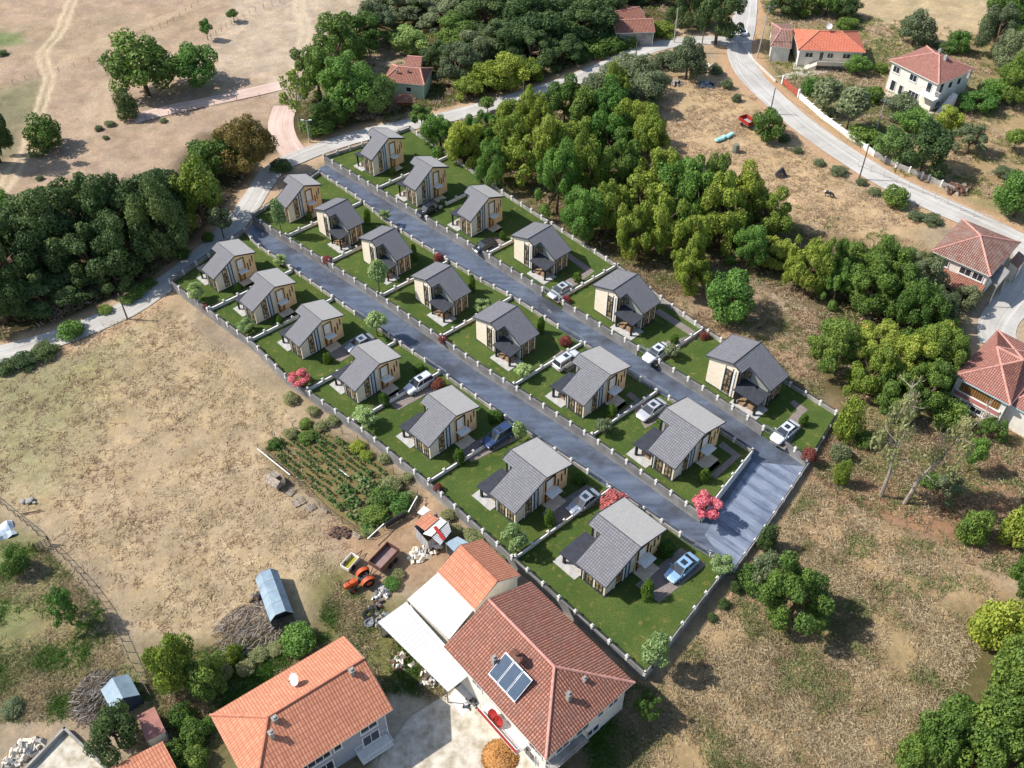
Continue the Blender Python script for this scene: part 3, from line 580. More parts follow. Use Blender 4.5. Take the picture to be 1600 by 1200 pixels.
    s = MB(); s.box(XB-.14, YR-1.06, .15, XB+.12, YR-.9, HS+1.4); s.build('dark_fin', M_black, r); s = MB(); s.box(XB-.1, 4.77, .15, XB, 4.95, HS+1.3); s.build('dark_fin', M_black, r)
    window(XB+.6, YR-1, 2.7, XA-.3, YR-1, 4.5, 'y', (3, 2), True, -1)
    window(XA, .8, .25, XA, 3.4, 2.35, 'x', (3, 1), True, -1)
    window(XA, 3.0, 3.4, XA, 3.6, 4.4, 'x', (1, 1), True, -1)
    # porch in the notch
    s = MB(); s.slab([(XA+.1, -.5, 2.9), (XA+.1, YR-1.1, 2.9), (XB-1.0, YR-1.1, 2.62), (XB-1.0, -.5, 2.62)], .16, 0); s.build('porch_roof', M_dark, r)
    for y in (.0, YR-1.6):
        s = MB(); s.box(XB-.75, y-.14, .12, XB-.45, y+.14, 2.6); s.build('porch_post', M_black, r)
    s = MB(); s.box(XB-1.6, -.8, -.2, XA, YR-1.0, .1); s.build('terrace', M_slab, r)
    s = MB(); s.box(XB-.2, .6, .1, XB+1.1, 1.5, .84); s.box(XB-.4, 2.0, .1, XB+.3, 3.1, .55); s.box(XB+.5, 2.0, .1, XB+1.2, 3.1, .55); s.build('garden_seat', M_seat, r)
    s = MB(); s.box(.12, 4.6, -.2, 1.9, 7.2, .1); s.box(1.9, 4.9, -.25, 2.5, 6.9, .0); s.build('door_step', M_step, r)
    return r
V = make_villa(); first = [True]
def villa(px, kind, label, scale=1.0, dz=1.0, rot=None):
    o = V if first[0] else copy_tree(V); first[0] = False
    a = D(-46 if kind == 'A' else 44) if rot is None else D(rot)
    p = G(px[0], px[1], BH); off = Vector((0, 0, 0)) if kind == 'A' else Vector((XA*scale, 0, 0))
    off = Matrix.Rotation(a, 3, 'Z') @ off
    o.location = (p.x-off.x, p.y-off.y, BH); o.rotation_euler.z = a; o.scale = (scale, scale, scale*dz); o['label'] = label
    if kind == 'B':   # upper slope's shade put into its colour: dark tiles replace the pale shingles
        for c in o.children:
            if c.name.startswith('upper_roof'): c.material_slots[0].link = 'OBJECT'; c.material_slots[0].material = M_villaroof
    return o
VILLAS = [
 ((944, 932), 'A', 'nearest villa with grey tiled and pale roof beside the light blue car', 1.0, 0.78),
 ((805, 820), 'A', 'sixth villa of the southern row with the grey saloon on its drive', 0.945, 0.86),
 ((673, 718), 'A', 'villa beside the dark blue estate car', 0.845, 0.97),
 ((560, 631), 'A', 'villa beside the white car and behind the tall pink shrub', 0.78, 1.02),
 ((474, 562), 'A', 'third villa of the southern row from the road, before the tree at the street', 0.765, 1.05),
 ((402, 507), 'A', 'second villa of the southern row from the road', 0.755, 1.05),
 ((342, 457), 'A', 'first villa of the southern row, right by the road bend', 0.74, 1.08),
 ((1050, 752), 'A', 'last villa of the middle row above the pink flowering tree', 0.95, 0.9),
 ((911, 654), 'A', 'villa between the white car and the silver hatchback in the middle row', 0.88, 0.95),
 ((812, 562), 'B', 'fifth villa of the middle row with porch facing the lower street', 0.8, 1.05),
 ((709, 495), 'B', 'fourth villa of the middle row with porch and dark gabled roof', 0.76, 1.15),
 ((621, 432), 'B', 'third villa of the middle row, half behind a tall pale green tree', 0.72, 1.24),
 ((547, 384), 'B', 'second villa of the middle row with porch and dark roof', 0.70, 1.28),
 ((454, 349), 'A', 'first villa of the middle row beside a slim tree near the road', 0.70, 1.3),
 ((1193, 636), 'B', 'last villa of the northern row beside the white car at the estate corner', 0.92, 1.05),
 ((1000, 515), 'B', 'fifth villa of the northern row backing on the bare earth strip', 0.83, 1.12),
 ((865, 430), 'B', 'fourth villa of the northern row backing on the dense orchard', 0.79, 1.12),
 ((737, 371), 'A', 'third villa of the northern row with beige front', 0.73, 1.3),
 ((652, 324), 'A', 'second villa of the northern row with beige front', 0.72, 1.38),
 ((585, 276), 'A', 'first villa of the northern row, closest to the road, beige front', 0.72, 1.36),
]
for a in VILLAS: villa(*a)
# ---------------- trees and plants ----------------
def foliage(name, c1, c2, c3=None, rnd=True):
    "leaf colour: c1..c2 from leaf to leaf and clump to clump, c3 = odd turning leaves, tree to tree change"
    m, nt, p = newmat(name); A = N(nt, 'ShaderNodeAttribute'); A.attribute_name = 'tint'; oi = N(nt, 'ShaderNodeObjectInfo')
    c = mixc(nt, A.outputs['Fac'], c1, c2)
    if c3:
        tc = N(nt, 'ShaderNodeTexCoord'); c = mixc(nt, ramp(nt, noise(nt, tc.outputs['Object'], 2.2, 3, .7), .58, .72), c, c3)
    hs = N(nt, 'ShaderNodeHueSaturation'); mr = N(nt, 'ShaderNodeMapRange'); nt.links.new(oi.outputs['Random'], mr.inputs[0]); mr.inputs[3].default_value = .8 if rnd else 1; mr.inputs[4].default_value = 1.25 if rnd else 1
    mr2 = N(nt, 'ShaderNodeMapRange'); nt.links.new(oi.outputs['Random'], mr2.inputs[0]); mr2.inputs[3].default_value = .515; mr2.inputs[4].default_value = .485
    nt.links.new(mr.outputs[0], hs.inputs['Value']); nt.links.new(mr2.outputs[0], hs.inputs['Hue']); nt.links.new(c, hs.inputs['Color'])
    nt.links.new(hs.outputs[0], p.inputs['Base Color']); p.inputs['Roughness'].default_value = .6; p.inputs['Specular IOR Level'].default_value = .25
    tr = N(nt, 'ShaderNodeBsdfTranslucent'); nt.links.new(hs.outputs[0], tr.inputs[0]); mx = N(nt, 'ShaderNodeMixShader'); mx.inputs[0].default_value = .28
    out = nt.nodes['Material Output']; nt.links.new(p.outputs[0], mx.inputs[1]); nt.links.new(tr.outputs[0], mx.inputs[2]); nt.links.new(mx.outputs[0], out.inputs[0])
    return m
FK = 1.0
FOL = dict(
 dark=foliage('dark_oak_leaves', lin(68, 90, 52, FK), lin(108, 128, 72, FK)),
 mid=foliage('green_leaves', lin(78, 106, 50, FK), lin(126, 150, 66, FK)),
 wal=foliage('walnut_leaves', lin(98, 124, 48, FK), lin(162, 174, 74, FK), lin(184, 176, 78, FK)),
 yel=foliage('yellow_green_leaves', lin(112, 134, 50, FK), lin(164, 174, 72, FK)),
 brt=foliage('bright_green_leaves', lin(74, 112, 48, FK), lin(124, 160, 74, FK)),
 oli=foliage('grey_green_leaves', lin(92, 106, 72, FK), lin(134, 144, 104, FK)),
 aut=foliage('autumn_leaves', lin(108, 98, 52, FK), lin(146, 128, 68, FK), lin(96, 110, 52, FK)),
 fig=foliage('fig_leaves', lin(84, 116, 56, FK), lin(160, 182, 104, FK)),
 pal=foliage('pale_garden_leaves', lin(128, 152, 92, FK), lin(178, 196, 130, FK)),
 pnk=foliage('pink_blossom', lin(206, 90, 100, FK), lin(234, 150, 154, FK)),
 red=foliage('red_leaves', lin(122, 66, 58, FK), lin(158, 88, 76, FK)),
 hed=foliage('hedge_leaves', lin(66, 96, 34, FK), lin(104, 134, 50, FK)),
 str=foliage('straw', lin(212, 194, 162), lin(190, 172, 142), rnd=False),
 wee=foliage('weeds', lin(124, 134, 84), lin(170, 168, 118), rnd=False))
def crown(name, seed, nb, nl, leaf, blob=(.26, .42), lo=.22, top=1.0, fill=.12, shape='round', hole=.0):
    "unit crown: radius 1, trunk foot at z=0, tree top at z=1; clumps of leaf faces over an uneven envelope"
    rs = np.random.RandomState(seed); zc = (lo+top)/2; hz = (top-lo)/2
    B = []
    k = 0
    while len(B) < nb and k < 4000:
        k += 1; d = rs.normal(size=3); d /= np.linalg.norm(d)
        if d[2] < -.9: continue
        th = math.atan2(d[1], d[0]); am = 1 if nb >= 20 and leaf < .05 else 0; r = rs.uniform(.45, .86 if am else .78)*(1+am*(.1*math.sin(2*th+seed)+.08*math.sin(5*th+seed*2))); br = rs.uniform(*blob)
        if shape == 'cone': w = 1-.62*(d[2]*.5+.5)
        elif shape == 'flat': w = 1
        else: w = 1 if d[2] > 0 or shape != 'round' else min(1.9, 1/max(.3, math.sqrt(1-d[2]**2))**.85)
        c = np.array([d[0]*r*w, d[1]*r*w, d[2]*r])
        if any(np.linalg.norm(c-b[0]) < .5*(br+b[1]) for b in B): 
            if rs.rand() < .93: continue
        B.append((c, br, rs.rand()))
    wt = np.array([b[1]**2 for b in B]); wt /= wt.sum(); P = []; Nn = []; T = []
    for (c, br, tb), w in zip(B, wt):
        n = int(nl*w); d = rs.normal(size=(n, 3)); d /= np.linalg.norm(d, axis=1)[:, None]
        rr = br*(.72+.34*rs.rand(n)**.7)*(1+.18*np.sin(d[:, 0]*5+tb*9)*np.cos(d[:, 1]*6+tb*5)); p = c+d*rr[:, None]
        keep = np.ones(n, bool)
        for (c2, b2, _) in B:
            if c2 is not c: keep &= (np.linalg.norm(p-c2, axis=1) > b2*.66) | (rs.rand(n) < fill*.4)
        nn = d+rs.normal(size=(n, 3))*.55; P.append(p[keep]); Nn.append(nn[keep]); T.append((.45*tb+.55*rs.rand(n)**1.3)[keep])
    P = np.concatenate(P); Nn = np.concatenate(Nn); T = np.concatenate(T); Nn /= np.linalg.norm(Nn, axis=1)[:, None]
    m = len(P); a = np.cross(Nn, rs.normal(size=(m, 3))); a /= np.linalg.norm(a, axis=1)[:, None]; b = np.cross(Nn, a)
    L = leaf*(.6+.8*rs.rand(m))[:, None]; Wd = L*.62
    P = P.copy(); sc = np.array([1, 1, hz])
    v = np.stack([(P-a*L)*sc, (P+b*Wd)*sc, (P+a*L+Nn*L*.2)*sc, (P-b*Wd)*sc], 1); v[..., 2] += zc; v = v.reshape(-1, 3)
    me = bpy.data.meshes.new(name); me.vertices.add(len(v)); me.vertices.foreach_set('co', v.ravel().astype(np.float32))
    me.loops.add(4*m); me.loops.foreach_set('vertex_index', np.arange(4*m)); me.polygons.add(m); me.polygons.foreach_set('loop_start', np.arange(m)*4); me.update(calc_edges=True)
    at = me.attributes.new('tint', 'FLOAT', 'FACE'); at.data.foreach_set('value', T.astype(np.float32)); me.materials.append(FOL['mid'])
    me['blobs'] = [float(x) for b in B[:9] for x in (b[0][0], b[0][1], b[0][2]*hz+zc)]
    return me
def trunkmesh(name, seed, cm, r=.06, hub=.34, n=6):
    rs = random.Random(seed); mb = MB(); bl = list(cm['blobs']); tips = [Vector(bl[i:i+3]) for i in range(0, min(len(bl), 3*n), 3)]
    h = Vector((rs.uniform(-.05, .05), rs.uniform(-.05, .05), hub)); mb.tube((0, 0, -.04), (h.x*.5, h.y*.5, hub*.5), r*1.25, r, 7, caps=False); mb.tube((h.x*.5, h.y*.5, hub*.5), h, r, r*.8, 7, caps=False)
    for t in tips:
        mid = h.lerp(t, .5)+Vector((rs.uniform(-.06, .06), rs.uniform(-.06, .06), .03)); mb.tube(h, mid, r*.6, r*.35, 5, caps=False); mb.tube(mid, t, r*.35, r*.1, 4, caps=False)
        for _ in range(2):
            q = mid+Vector((rs.uniform(-.25, .25), rs.uniform(-.25, .25), rs.uniform(.03, .2))); mb.tube(mid, q, r*.2, r*.06, 3, caps=False)
    return mb.mesh(name, M_bark, True)
CR = {}
def proto(k, n, **a):
    for i in range(n):
        r = a.get('r', .06); kw = {x: y for x, y in a.items() if x not in ('r', 'hub')}
        cm = crown('crown', hash_(k)+i*7, **kw); CR.setdefault(k, []).append((cm, trunkmesh('trunk', i+3, cm, r, a.get('hub', .34))))
def hash_(s): return sum(ord(c)*31**i for i, c in enumerate(s)) % 9973
proto('big', 6, nb=30, nl=19000, leaf=.031, blob=(.15, .30), lo=.0)
proto('round', 4, nb=24, nl=9000, leaf=.046, blob=(.22, .36), lo=.05)
proto('loose', 3, nb=20, nl=4600, leaf=.045, blob=(.14, .28), lo=.06, fill=.3)
proto('bush', 3, nb=16, nl=5000, leaf=.06, blob=(.28, .44), lo=-.12, r=.04, hub=.2)
proto('small', 3, nb=13, nl=3200, leaf=.075, blob=(.24, .40), lo=.30, r=.05, hub=.4)
proto('slim', 2, nb=16, nl=3600, leaf=.08, blob=(.26, .42), lo=.34, shape='cone', r=.05, hub=.42)
proto('sparse', 2, nb=18, nl=1100, leaf=.06, blob=(.12, .26), lo=.25, fill=1, r=.045)
proto('ball', 2, nb=20, nl=4200, leaf=.085, blob=(.36, .5), lo=-.05, r=.04, hub=.2)
TR = random.Random(5)
GROUPLAB = {}
def tree(bx, by, w, top, pr, fol, label, name='tree', cat=None, group=None, h=0.0, bark=None):
    "foot of the trunk at photo pixel (bx, by), crown w pixels wide, top at row 'top'"
    if pr in ('big', 'round', 'bush', 'loose'): by -= .17*w
    p = G(bx, by, h); s, e = ppm(by, h); Wm = w/s; Hm = max(.5, (by-top)/(s*math.cos(e))-.28*Wm*math.tan(e))
    Hm = max(Hm, .42*Wm)*(1.22 if pr in ('big', 'round') else 1)
    cm, tm = CR[pr][TR.randrange(len(CR[pr]))]
    o = empty(name, (p.x, p.y, h), TR.uniform(0, 6.28), label, cat or name.replace('_', ' '), group)
    k = Wm/2*1.06
    t = link('trunk', tm, o); c = link('crown', cm, o)
    if bark: t.material_slots[0].link = 'OBJECT'; t.material_slots[0].material = bark
    for q in (t, c): q.scale = (k, k, Hm)
    c.material_slots[0].link = 'OBJECT'; c.material_slots[0].material = FOL[fol]
    return o
OAKS = 'dark roadside oak'
OM = [(0, 400, 'the left picture edge'), (112, 515, 'the bush over the left road'), (200, 480, 'the leaning roadside pole'), (340, 300, 'the autumn tree'), (90, 300, 'the bare upper left field')]
WAL = 'walnut tree'
WM = [(600, 205, 'the first northern villa'), (700, 260, 'the second northern villa'), (790, 300, 'the third northern villa'), (880, 370, 'the fourth northern villa'), (1010, 440, 'the fifth northern villa'), (820, 150, 'the lone sapling on the road'), (960, 120, 'the curve of the upper road'), (1040, 190, 'the blue tarp at the meadow edge'), (1135, 215, 'the turquoise sack row'), (1220, 268, 'the round feed rack'), (1135, 465, 'the compact round tree'), (1260, 420, 'the meadow tip')]
RCH = 'leafy orchard belt tree'
RM = [(1300, 420, 'the meadow tip'), (1470, 400, 'the old brown roofed house'), (1500, 560, 'the turquoise trimmed house'), (1250, 550, 'the last northern villa'), (1330, 650, 'the estate corner'), (1400, 470, 'the middle of the belt')]
TOPW = 'dark tree of the top wood'
TM = [(640, 70, 'the fig behind the cottage'), (560, 20, 'the mown field'), (990, 35, 'the red roofed farm'), (800, 110, 'the yellow verge trees'), (930, 90, 'the roadside hedge'), (750, 0, 'the top picture edge'), (700, 150, 'the cottage yard')]
ORD = ['nearest', 'second nearest', 'third nearest', 'fourth nearest', 'fifth nearest', 'sixth nearest', 'seventh nearest', 'eighth nearest', 'ninth nearest', 'tenth nearest']
def many(L, pr, fol, label, name, cat, group, marks=None):
    "marks: landmarks (x, y, words) that tell the members of the cluster apart"
    lab = [label]*len(L)
    if marks:
        by = {}
        for i, a in enumerate(L):
            c = (a[0], (a[1]+a[3])/2); k = min(range(len(marks)), key=lambda j: math.hypot(c[0]-marks[j][0], 1.3*(c[1]-marks[j][1]))); by.setdefault(k, []).append((math.hypot(c[0]-marks[k][0], 1.3*(c[1]-marks[k][1])), i))
        for k, v in by.items():
            for r, (_, i) in enumerate(sorted(v)): lab[i] = label+', '+('the ' if r else '')+ORD[min(r, 9)]+' '+marks[k][2]
    for i, a in enumerate(L):
        f = a[4] if len(a) > 4 else fol; q = a[5] if len(a) > 5 else pr
        if name == 'walnut_tree': a = (a[0], a[1], a[2]*TR.uniform(.78, 1.02), a[3]+TR.uniform(-14, 10)); f = TR.choice(('wal', 'wal', 'wal', 'wal', 'mid', 'brt', 'yel')) if f == 'wal' else f; q = 'loose' if TR.random() < .15 else q
        tree(a[0], a[1]-(24 if name == 'oak_tree' and a[1] > 430 and a[0] < 240 else 0), a[2], a[3], q, f, lab[i], name, cat, group)
many([(90, 455, 120, 300), (30, 490, 110, 335), (135, 400, 95, 285), (200, 400, 105, 280), (150, 478, 110, 350), (210, 462, 100, 330), (262, 425, 90, 300), (70, 520, 110, 420), (10, 540, 90, 400), (262, 380, 100, 270), (175, 440, 90, 340), (120, 500, 90, 420), (0, 440, 90, 320), (185, 482, 55, 410)], 'big', 'dark', OAKS, 'oak_tree', 'oak tree', 'dark oaks of the belt above the left road', OM)
many([(318, 360, 70, 262, 'wal'), (300, 330, 60, 268, 'aut')], 'round', 'mid', 'lighter tree ending the oak belt', 'oak_tree', 'oak tree', 'lighter trees at the end of the oak belt', [(350, 372, 'the pointed roadside bush')])
tree(350, 372, 34, 316, 'small', 'oli', 'grey green pointed bush at the road edge beside the gravelled bend', 'bush')
tree(385, 285, 88, 190, 'big', 'aut', 'rust brown autumn tree beside the pink gravel path')
tree(338, 290, 76, 218, 'round', 'mid', 'fresh green round tree left of the rust brown one')
tree(232, 166, 104, 62, 'round', 'mid', 'largest lone tree on the dry field at the upper left', 'field_tree', 'tree')
tree(308, 145, 74, 74, 'round', 'brt', 'bright round tree right behind the largest lone field tree', 'field_tree', 'tree')
tree(203, 190, 34, 140, 'bush', 'dark', 'dark bush at the left end of the pink gravel strip', 'bush')
tree(75, 240, 56, 176, 'bush', 'mid', 'rounded dark green bush right of the sandy track', 'bush')
tree(325, 62, 20, 30, 'small', 'brt', 'small leaning sapling on the far field fence line', 'sapling', 'tree')
tree(366, 34, 20, 14, 'small', 'mid', 'smallest round tree on the far field fence line', 'sapling', 'tree')
tree(0, 265, 72, 150, 'big', 'dark', 'dark tree cut by the left edge beside the sandy track', 'field_tree', 'tree')
tree(4, 88, 16, 80, 'bush', 'dark', 'tiny dark bush at the left edge near the green patch', 'bush')
tree(2, 330, 34, 292, 'bush', 'brt', 'bright bush at the left edge above the oak belt', 'bush')
tree(15, 352, 40, 312, 'bush', 'brt', 'light green bush behind the oak belt at the left edge', 'bush')
many([(x, y, w, y-7) for x, y, w in [(155, 205, 14), (172, 198, 16), (255, 192, 12), (62, 282, 12), (165, 218, 10)]], 'bush', 'oli', 'low scrubby tuft on the bare field', 'bush', 'bush', 'scrubby tufts on the upper left field', [(60, 260, 'the sandy track'), (205, 190, 'the gravel strip')])
tree(470, 205, 52, 104, 'sparse', 'wal', 'thin half bare tree with open branches above the gravel path', 'thin_tree', 'tree', bark=M_barkg)
many([(530, 130, 90, 35, 'mid'), (500, 170, 78, 80, 'mid'), (545, 185, 95, 90, 'brt'), (560, 95, 80, 25, 'mid'), (590, 70, 70, 10, 'oli'), (520, 205, 60, 150, 'mid')], 'big', 'mid', 'broad green clump tree', 'broadleaf_tree', 'tree', 'green trees left of the cottage', [(460, 130, 'the thin open tree'), (600, 120, 'the pink roofed cottage'), (560, 20, 'the mown field')])
tree(498, 216, 50, 175, 'bush', 'mid', 'low bush at the foot of the clump beside the gravel path junction', 'bush')
tree(640, 88, 64, 42, 'round', 'fig', 'glossy leaved fig tree behind the small pink roofed cottage', 'fig_tree', 'fig tree')
tree(598, 185, 48, 122, 'round', 'fig', 'glossy leaved fig tree in front of the small pink roofed cottage', 'fig_tree', 'fig tree')
many([(620, 45, 80, -10, 'oli'), (650, 30, 80, -30, 'mid'), (690, 60, 90, 5, 'oli'), (600, 20, 60, -30), (670, 12, 70, -40), (720, 80, 80, 20, 'mid'), (760, 70, 100, -5), (810, 60, 110, -25), (850, 90, 120, -5), (900, 80, 110, -5), (930, 45, 90, -30), (790, 25, 90, -50), (870, 30, 100, -50), (730, 20, 80, -50), (780, 100, 90, 30), (830, 115, 80, 50), (880, 110, 70, 60), (690, 120, 62, 65), (715, 140, 66, 75, 'oli'), (740, 110, 70, 45, 'oli'), (960, 15, 60, -30), (1000, 8, 60, -25), (1040, 10, 60, -30)], 'big', 'dark', TOPW, 'broadleaf_tree', 'tree', 'trees of the wood at the top', TM)
many([(795, 145, 60, 85), (760, 150, 56, 100), (730, 158, 46, 120), (825, 130, 50, 95)], 'round', 'yel', 'yellow green verge tree', 'verge_tree', 'tree', 'yellow green trees on the upper verge', [(720, 160, 'the cottage'), (840, 110, 'the dark wood')])
tree(660, 202, 34, 160, 'small', 'mid', 'young street tree standing in the road behind the first northern villa', 'young_tree', 'tree')
tree(762, 178, 28, 150, 'small', 'mid', 'young street tree at the curve of the upper road', 'young_tree', 'tree')
many([(925, 92, 50, 62), (950, 86, 50, 54), (975, 74, 56, 46), (1000, 66, 40, 48), (905, 98, 34, 78)], 'bush', 'mid', 'hedge bush below the red roofed farm', 'bush', 'bush', 'bushes below the red roofed farm', [(880, 110, 'the dark wood'), (1030, 60, 'the utility pole')])
tree(1030, 60, 44, 36, 'bush', 'yel', 'yellow green bush beside the utility pole at the farm', 'bush')
tree(1118, 80, 72, -12, 'big', 'dark', 'large dark tree standing free at the road fork', 'large_tree', 'tree')
tree(1075, 52, 60, -30, 'big', 'dark', 'tall dark tree behind the utility poles at the road fork', 'large_tree', 'tree')
tree(1072, 132, 54, 68, 'round', 'oli', 'grey green tree inside the bend at the tip of the meadow', 'bend_tree', 'tree')
many([(975, 120, 48, 86), (1000, 135, 56, 90), (1040, 110, 40, 80), (960, 145, 60, 100), (1015, 160, 60, 110), (935, 150, 50, 115), (1000, 185, 60, 125)], 'round', 'oli', 'scrubby tree below the road bend', 'scrub_tree', 'tree', 'scrubby trees along the bend', [(920, 120, 'the walnut orchard'), (1050, 70, 'the road fork'), (1020, 190, 'the open meadow')])
many([(690, 245, 60, 185, 'brt'), (725, 265, 70, 190), (755, 240, 60, 175), (790, 260, 76, 175), (800, 215, 60, 150), (840, 235, 72, 150), (880, 210, 72, 135), (915, 215, 74, 140), (950, 220, 70, 145, 'brt'), (770, 300, 60, 225, 'brt'), (815, 300, 72, 215), (860, 290, 78, 195), (905, 275, 80, 180), (950, 265, 80, 170), (985, 245, 74, 165), (1010, 275, 76, 190), (870, 345, 74, 250, 'brt'), (920, 330, 80, 230), (965, 310, 82, 215), (1020, 330, 70, 240), (910, 385, 70, 300, 'brt'), (955, 375, 76, 280), (1000, 370, 90, 265), (1045, 350, 84, 255, 'brt'), (985, 415, 76, 330, 'wal'), (1030, 410, 84, 310), (1085, 375, 84, 265), (1070, 430, 76, 345), (1120, 400, 86, 300), (1105, 360, 70, 270), (1150, 370, 80, 285), (1190, 385, 82, 300), (1075, 470, 60, 390, 'yel'), (1165, 430, 76, 350), (1205, 430, 66, 365), (960, 190, 52, 120), (1240, 450, 66, 370), (1255, 470, 80, 375, 'wal'), (1290, 455, 50, 390)], 'big', 'wal', WAL, 'walnut_tree', 'walnut tree', 'walnut trees of the dense orchard', WM)
tree(1138, 508, 78, 425, 'round', 'brt', 'compact bright green tree alone on the bare earth strip', 'round_tree', 'tree')
many([(1340, 455, 76, 385), (1375, 470, 76, 380), (1410, 450, 70, 390, 'oli'), (1350, 500, 84, 410), (1395, 505, 84, 420), (1422, 482, 70, 400, 'oli'), (1430, 540, 76, 440), (1455, 512, 54, 450, 'oli'), (1440, 440, 40, 395, 'dark'), (1290, 595, 84, 500), (1370, 570, 84, 500, 'wal'), (1350, 630, 74, 545, 'wal'), (1400, 620, 84, 530, 'wal'), (1440, 590, 80, 500, 'wal'), (1468, 562, 56, 500, 'brt'), (1395, 660, 74, 580), (1440, 650, 76, 570), (1465, 610, 60, 520), (1300, 480, 50, 415, 'brt')], 'big', 'mid', RCH, 'orchard_tree', 'tree', 'trees of the right hand orchard belt', RM)
tree(1500, 490, 40, 445, 'round', 'oli', 'olive green tree hiding the front of the old brown roofed house', 'garden_tree', 'tree')
tree(1318, 690, 44, 620, 'bush', 'yel', 'yellow green bush touching the estate corner', 'bush')
tree(1310, 720, 30, 690, 'bush', 'oli', 'low bush behind the estate corner below the yellow green one', 'bush')
tree(1350, 700, 30, 672, 'bush', 'mid', 'dark low bush left of the bare tree', 'bush')
tree(1512, 735, 34, 680, 'small', 'brt', 'small bright shrub on the reddish plot', 'bush')
tree(1515, 850, 48, 790, 'bush', 'mid', 'round green shrub at the lower edge of the reddish plot', 'bush')
tree(1580, 855, 54, 785, 'bush', 'wal', 'yellowish shrub at the right edge of the reddish plot', 'bush')
tree(1478, 785, 56, 735, 'loose', 'oli', 'loose grey green shrub right of the bare trees', 'bush')
tree(1450, 760, 34, 735, 'bush', 'mid', 'dark shrub at the foot of the right bare tree', 'bush')
tree(1310, 760, 24, 715, 'bush', 'yel', 'pale bush at the top corner of the straw meadow', 'bush')
tree(1545, 690, 48, 645, 'loose', 'mid', 'loose climbing shrub in front of the turquoise trimmed house', 'bush')
tree(1480, 670, 50, 620, 'bush', 'mid', 'green bush at the corner of the turquoise trimmed house plot', 'bush')
tree(1425, 80, 56, 24, 'round', 'oli', 'feathery grey green tree on the far straw field', 'willow_tree', 'tree')
tree(1495, 88, 34, 52, 'round', 'brt', 'bright little tree behind the white two storey house', 'garden_tree', 'tree')
tree(1475, 85, 30, 68, 'bush', 'dark', 'dark shrub touching the rear of the white house roof', 'bush')
many([(1560, 70, 80, -5), (1590, 60, 70, -20), (1575, 130, 70, 50, 'oli'), (1550, 95, 60, 20, 'oli'), (1595, 170, 60, 100, 'oli'), (1575, 175, 60, 95), (1600, 110, 60, 40)], 'big', 'mid', 'upper right grove tree', 'grove_tree', 'tree', 'grove at the upper right corner', [(1600, 0, 'the top right corner'), (1540, 100, 'the white house'), (1600, 200, 'the right picture edge')])
many([(1525, 180, 56, 140, 'brt'), (1545, 165, 44, 125, 'brt')], 'round', 'brt', 'bright bushy tree', 'garden_tree', 'tree', 'bright pair right of the white house', [(1500, 170, 'the white house terrace')])
many([(1260, 28, 60, -20, 'mid'), (1225, 30, 50, -15, 'dark'), (1290, 30, 40, -10), (1320, 35, 44, -5, 'dark')], 'round', 'mid', 'tree behind the bright orange roof', 'garden_tree', 'tree', 'trees behind the orange roof', [(1190, 20, 'the old farm roof'), (1290, 40, 'the satellite dish'), (1350, 20, 'the far straw field')])
tree(1322, 48, 34, 30, 'bush', 'mid', 'light bush at the rear corner of the orange roof', 'bush')
tree(1338, 122, 34, 88, 'round', 'brt', 'bright little tree in front of the orange roofed house', 'garden_tree', 'tree')
tree(1375, 115, 22, 96, 'bush', 'mid', 'low shrub left of the white house corner', 'bush')
tree(1362, 158, 30, 134, 'ball', 'hed', 'clipped round shrub in the white house garden', 'bush')
tree(1285, 175, 56, 118, 'slim', 'oli', 'dark olive conifer behind the roadside garden wall', 'conifer', 'tree')
tree(1322, 205, 66, 130, 'slim', 'oli', 'silvery spreading conifer behind the roadside garden wall', 'conifer', 'tree')
tree(1265, 150, 30, 118, 'bush', 'brt', 'bright bush by the red gate of the roadside garden', 'bush')
tree(1350, 228, 48, 192, 'bush', 'mid', 'green bush at the wall below the silvery conifer', 'bush')
tree(1385, 258, 50, 204, 'round', 'fig', 'pale fig tree overhanging the roadside wall', 'fig_tree', 'fig tree')
tree(1436, 282, 74, 200, 'round', 'dark', 'round dark holm oak right of the pale fig tree', 'holm_oak', 'tree')
tree(1400, 190, 50, 148, 'round', 'oli', 'grey green tree in front of the white house terrace', 'garden_tree', 'tree')
tree(1428, 218, 54, 172, 'round', 'brt', 'fresh green tree below the white house steps', 'garden_tree', 'tree')
tree(1478, 210, 42, 170, 'round', 'yel', 'yellow green tree beside the white house steps', 'garden_tree', 'tree')
tree(1510, 250, 58, 190, 'loose', 'oli', 'loose open tree in the bare garden at the right', 'garden_tree', 'tree')
tree(1580, 238, 34, 200, 'small', 'mid', 'small round fruit tree at the right edge garden', 'fruit_tree', 'tree')
tree(1568, 285, 40, 260, 'loose', 'oli', 'low open shrub in the right edge garden', 'bush')
tree(1585, 350, 70, 272, 'round', 'brt', 'bright tree over the far wall at the right edge road', 'garden_tree', 'tree')
tree(1198, 225, 50, 172, 'round', 'mid', 'dark bushy tree beside the red trailer', 'garden_tree', 'tree')
tree(1396, 325, 42, 286, 'bush', 'mid', 'bush on the meadow side of the right road', 'bush')
many([(1225, 222, 20, 208), (1245, 240, 16, 228), (1280, 260, 18, 248), (1310, 275, 26, 258), (1345, 290, 18, 280), (1365, 305, 20, 293), (1430, 345, 26, 330), (1455, 352, 30, 336), (1135, 140, 18, 122), (1150, 160, 16, 146), (1118, 118, 20, 98)], 'bush', 'oli', 'small verge bush', 'bush', 'bush', 'verge bushes of the right road', [(1110, 110, 'the road fork'), (1205, 210, 'the red trailer tree'), (1345, 270, 'the roadside pole'), (1470, 350, 'the old brown roofed house')])
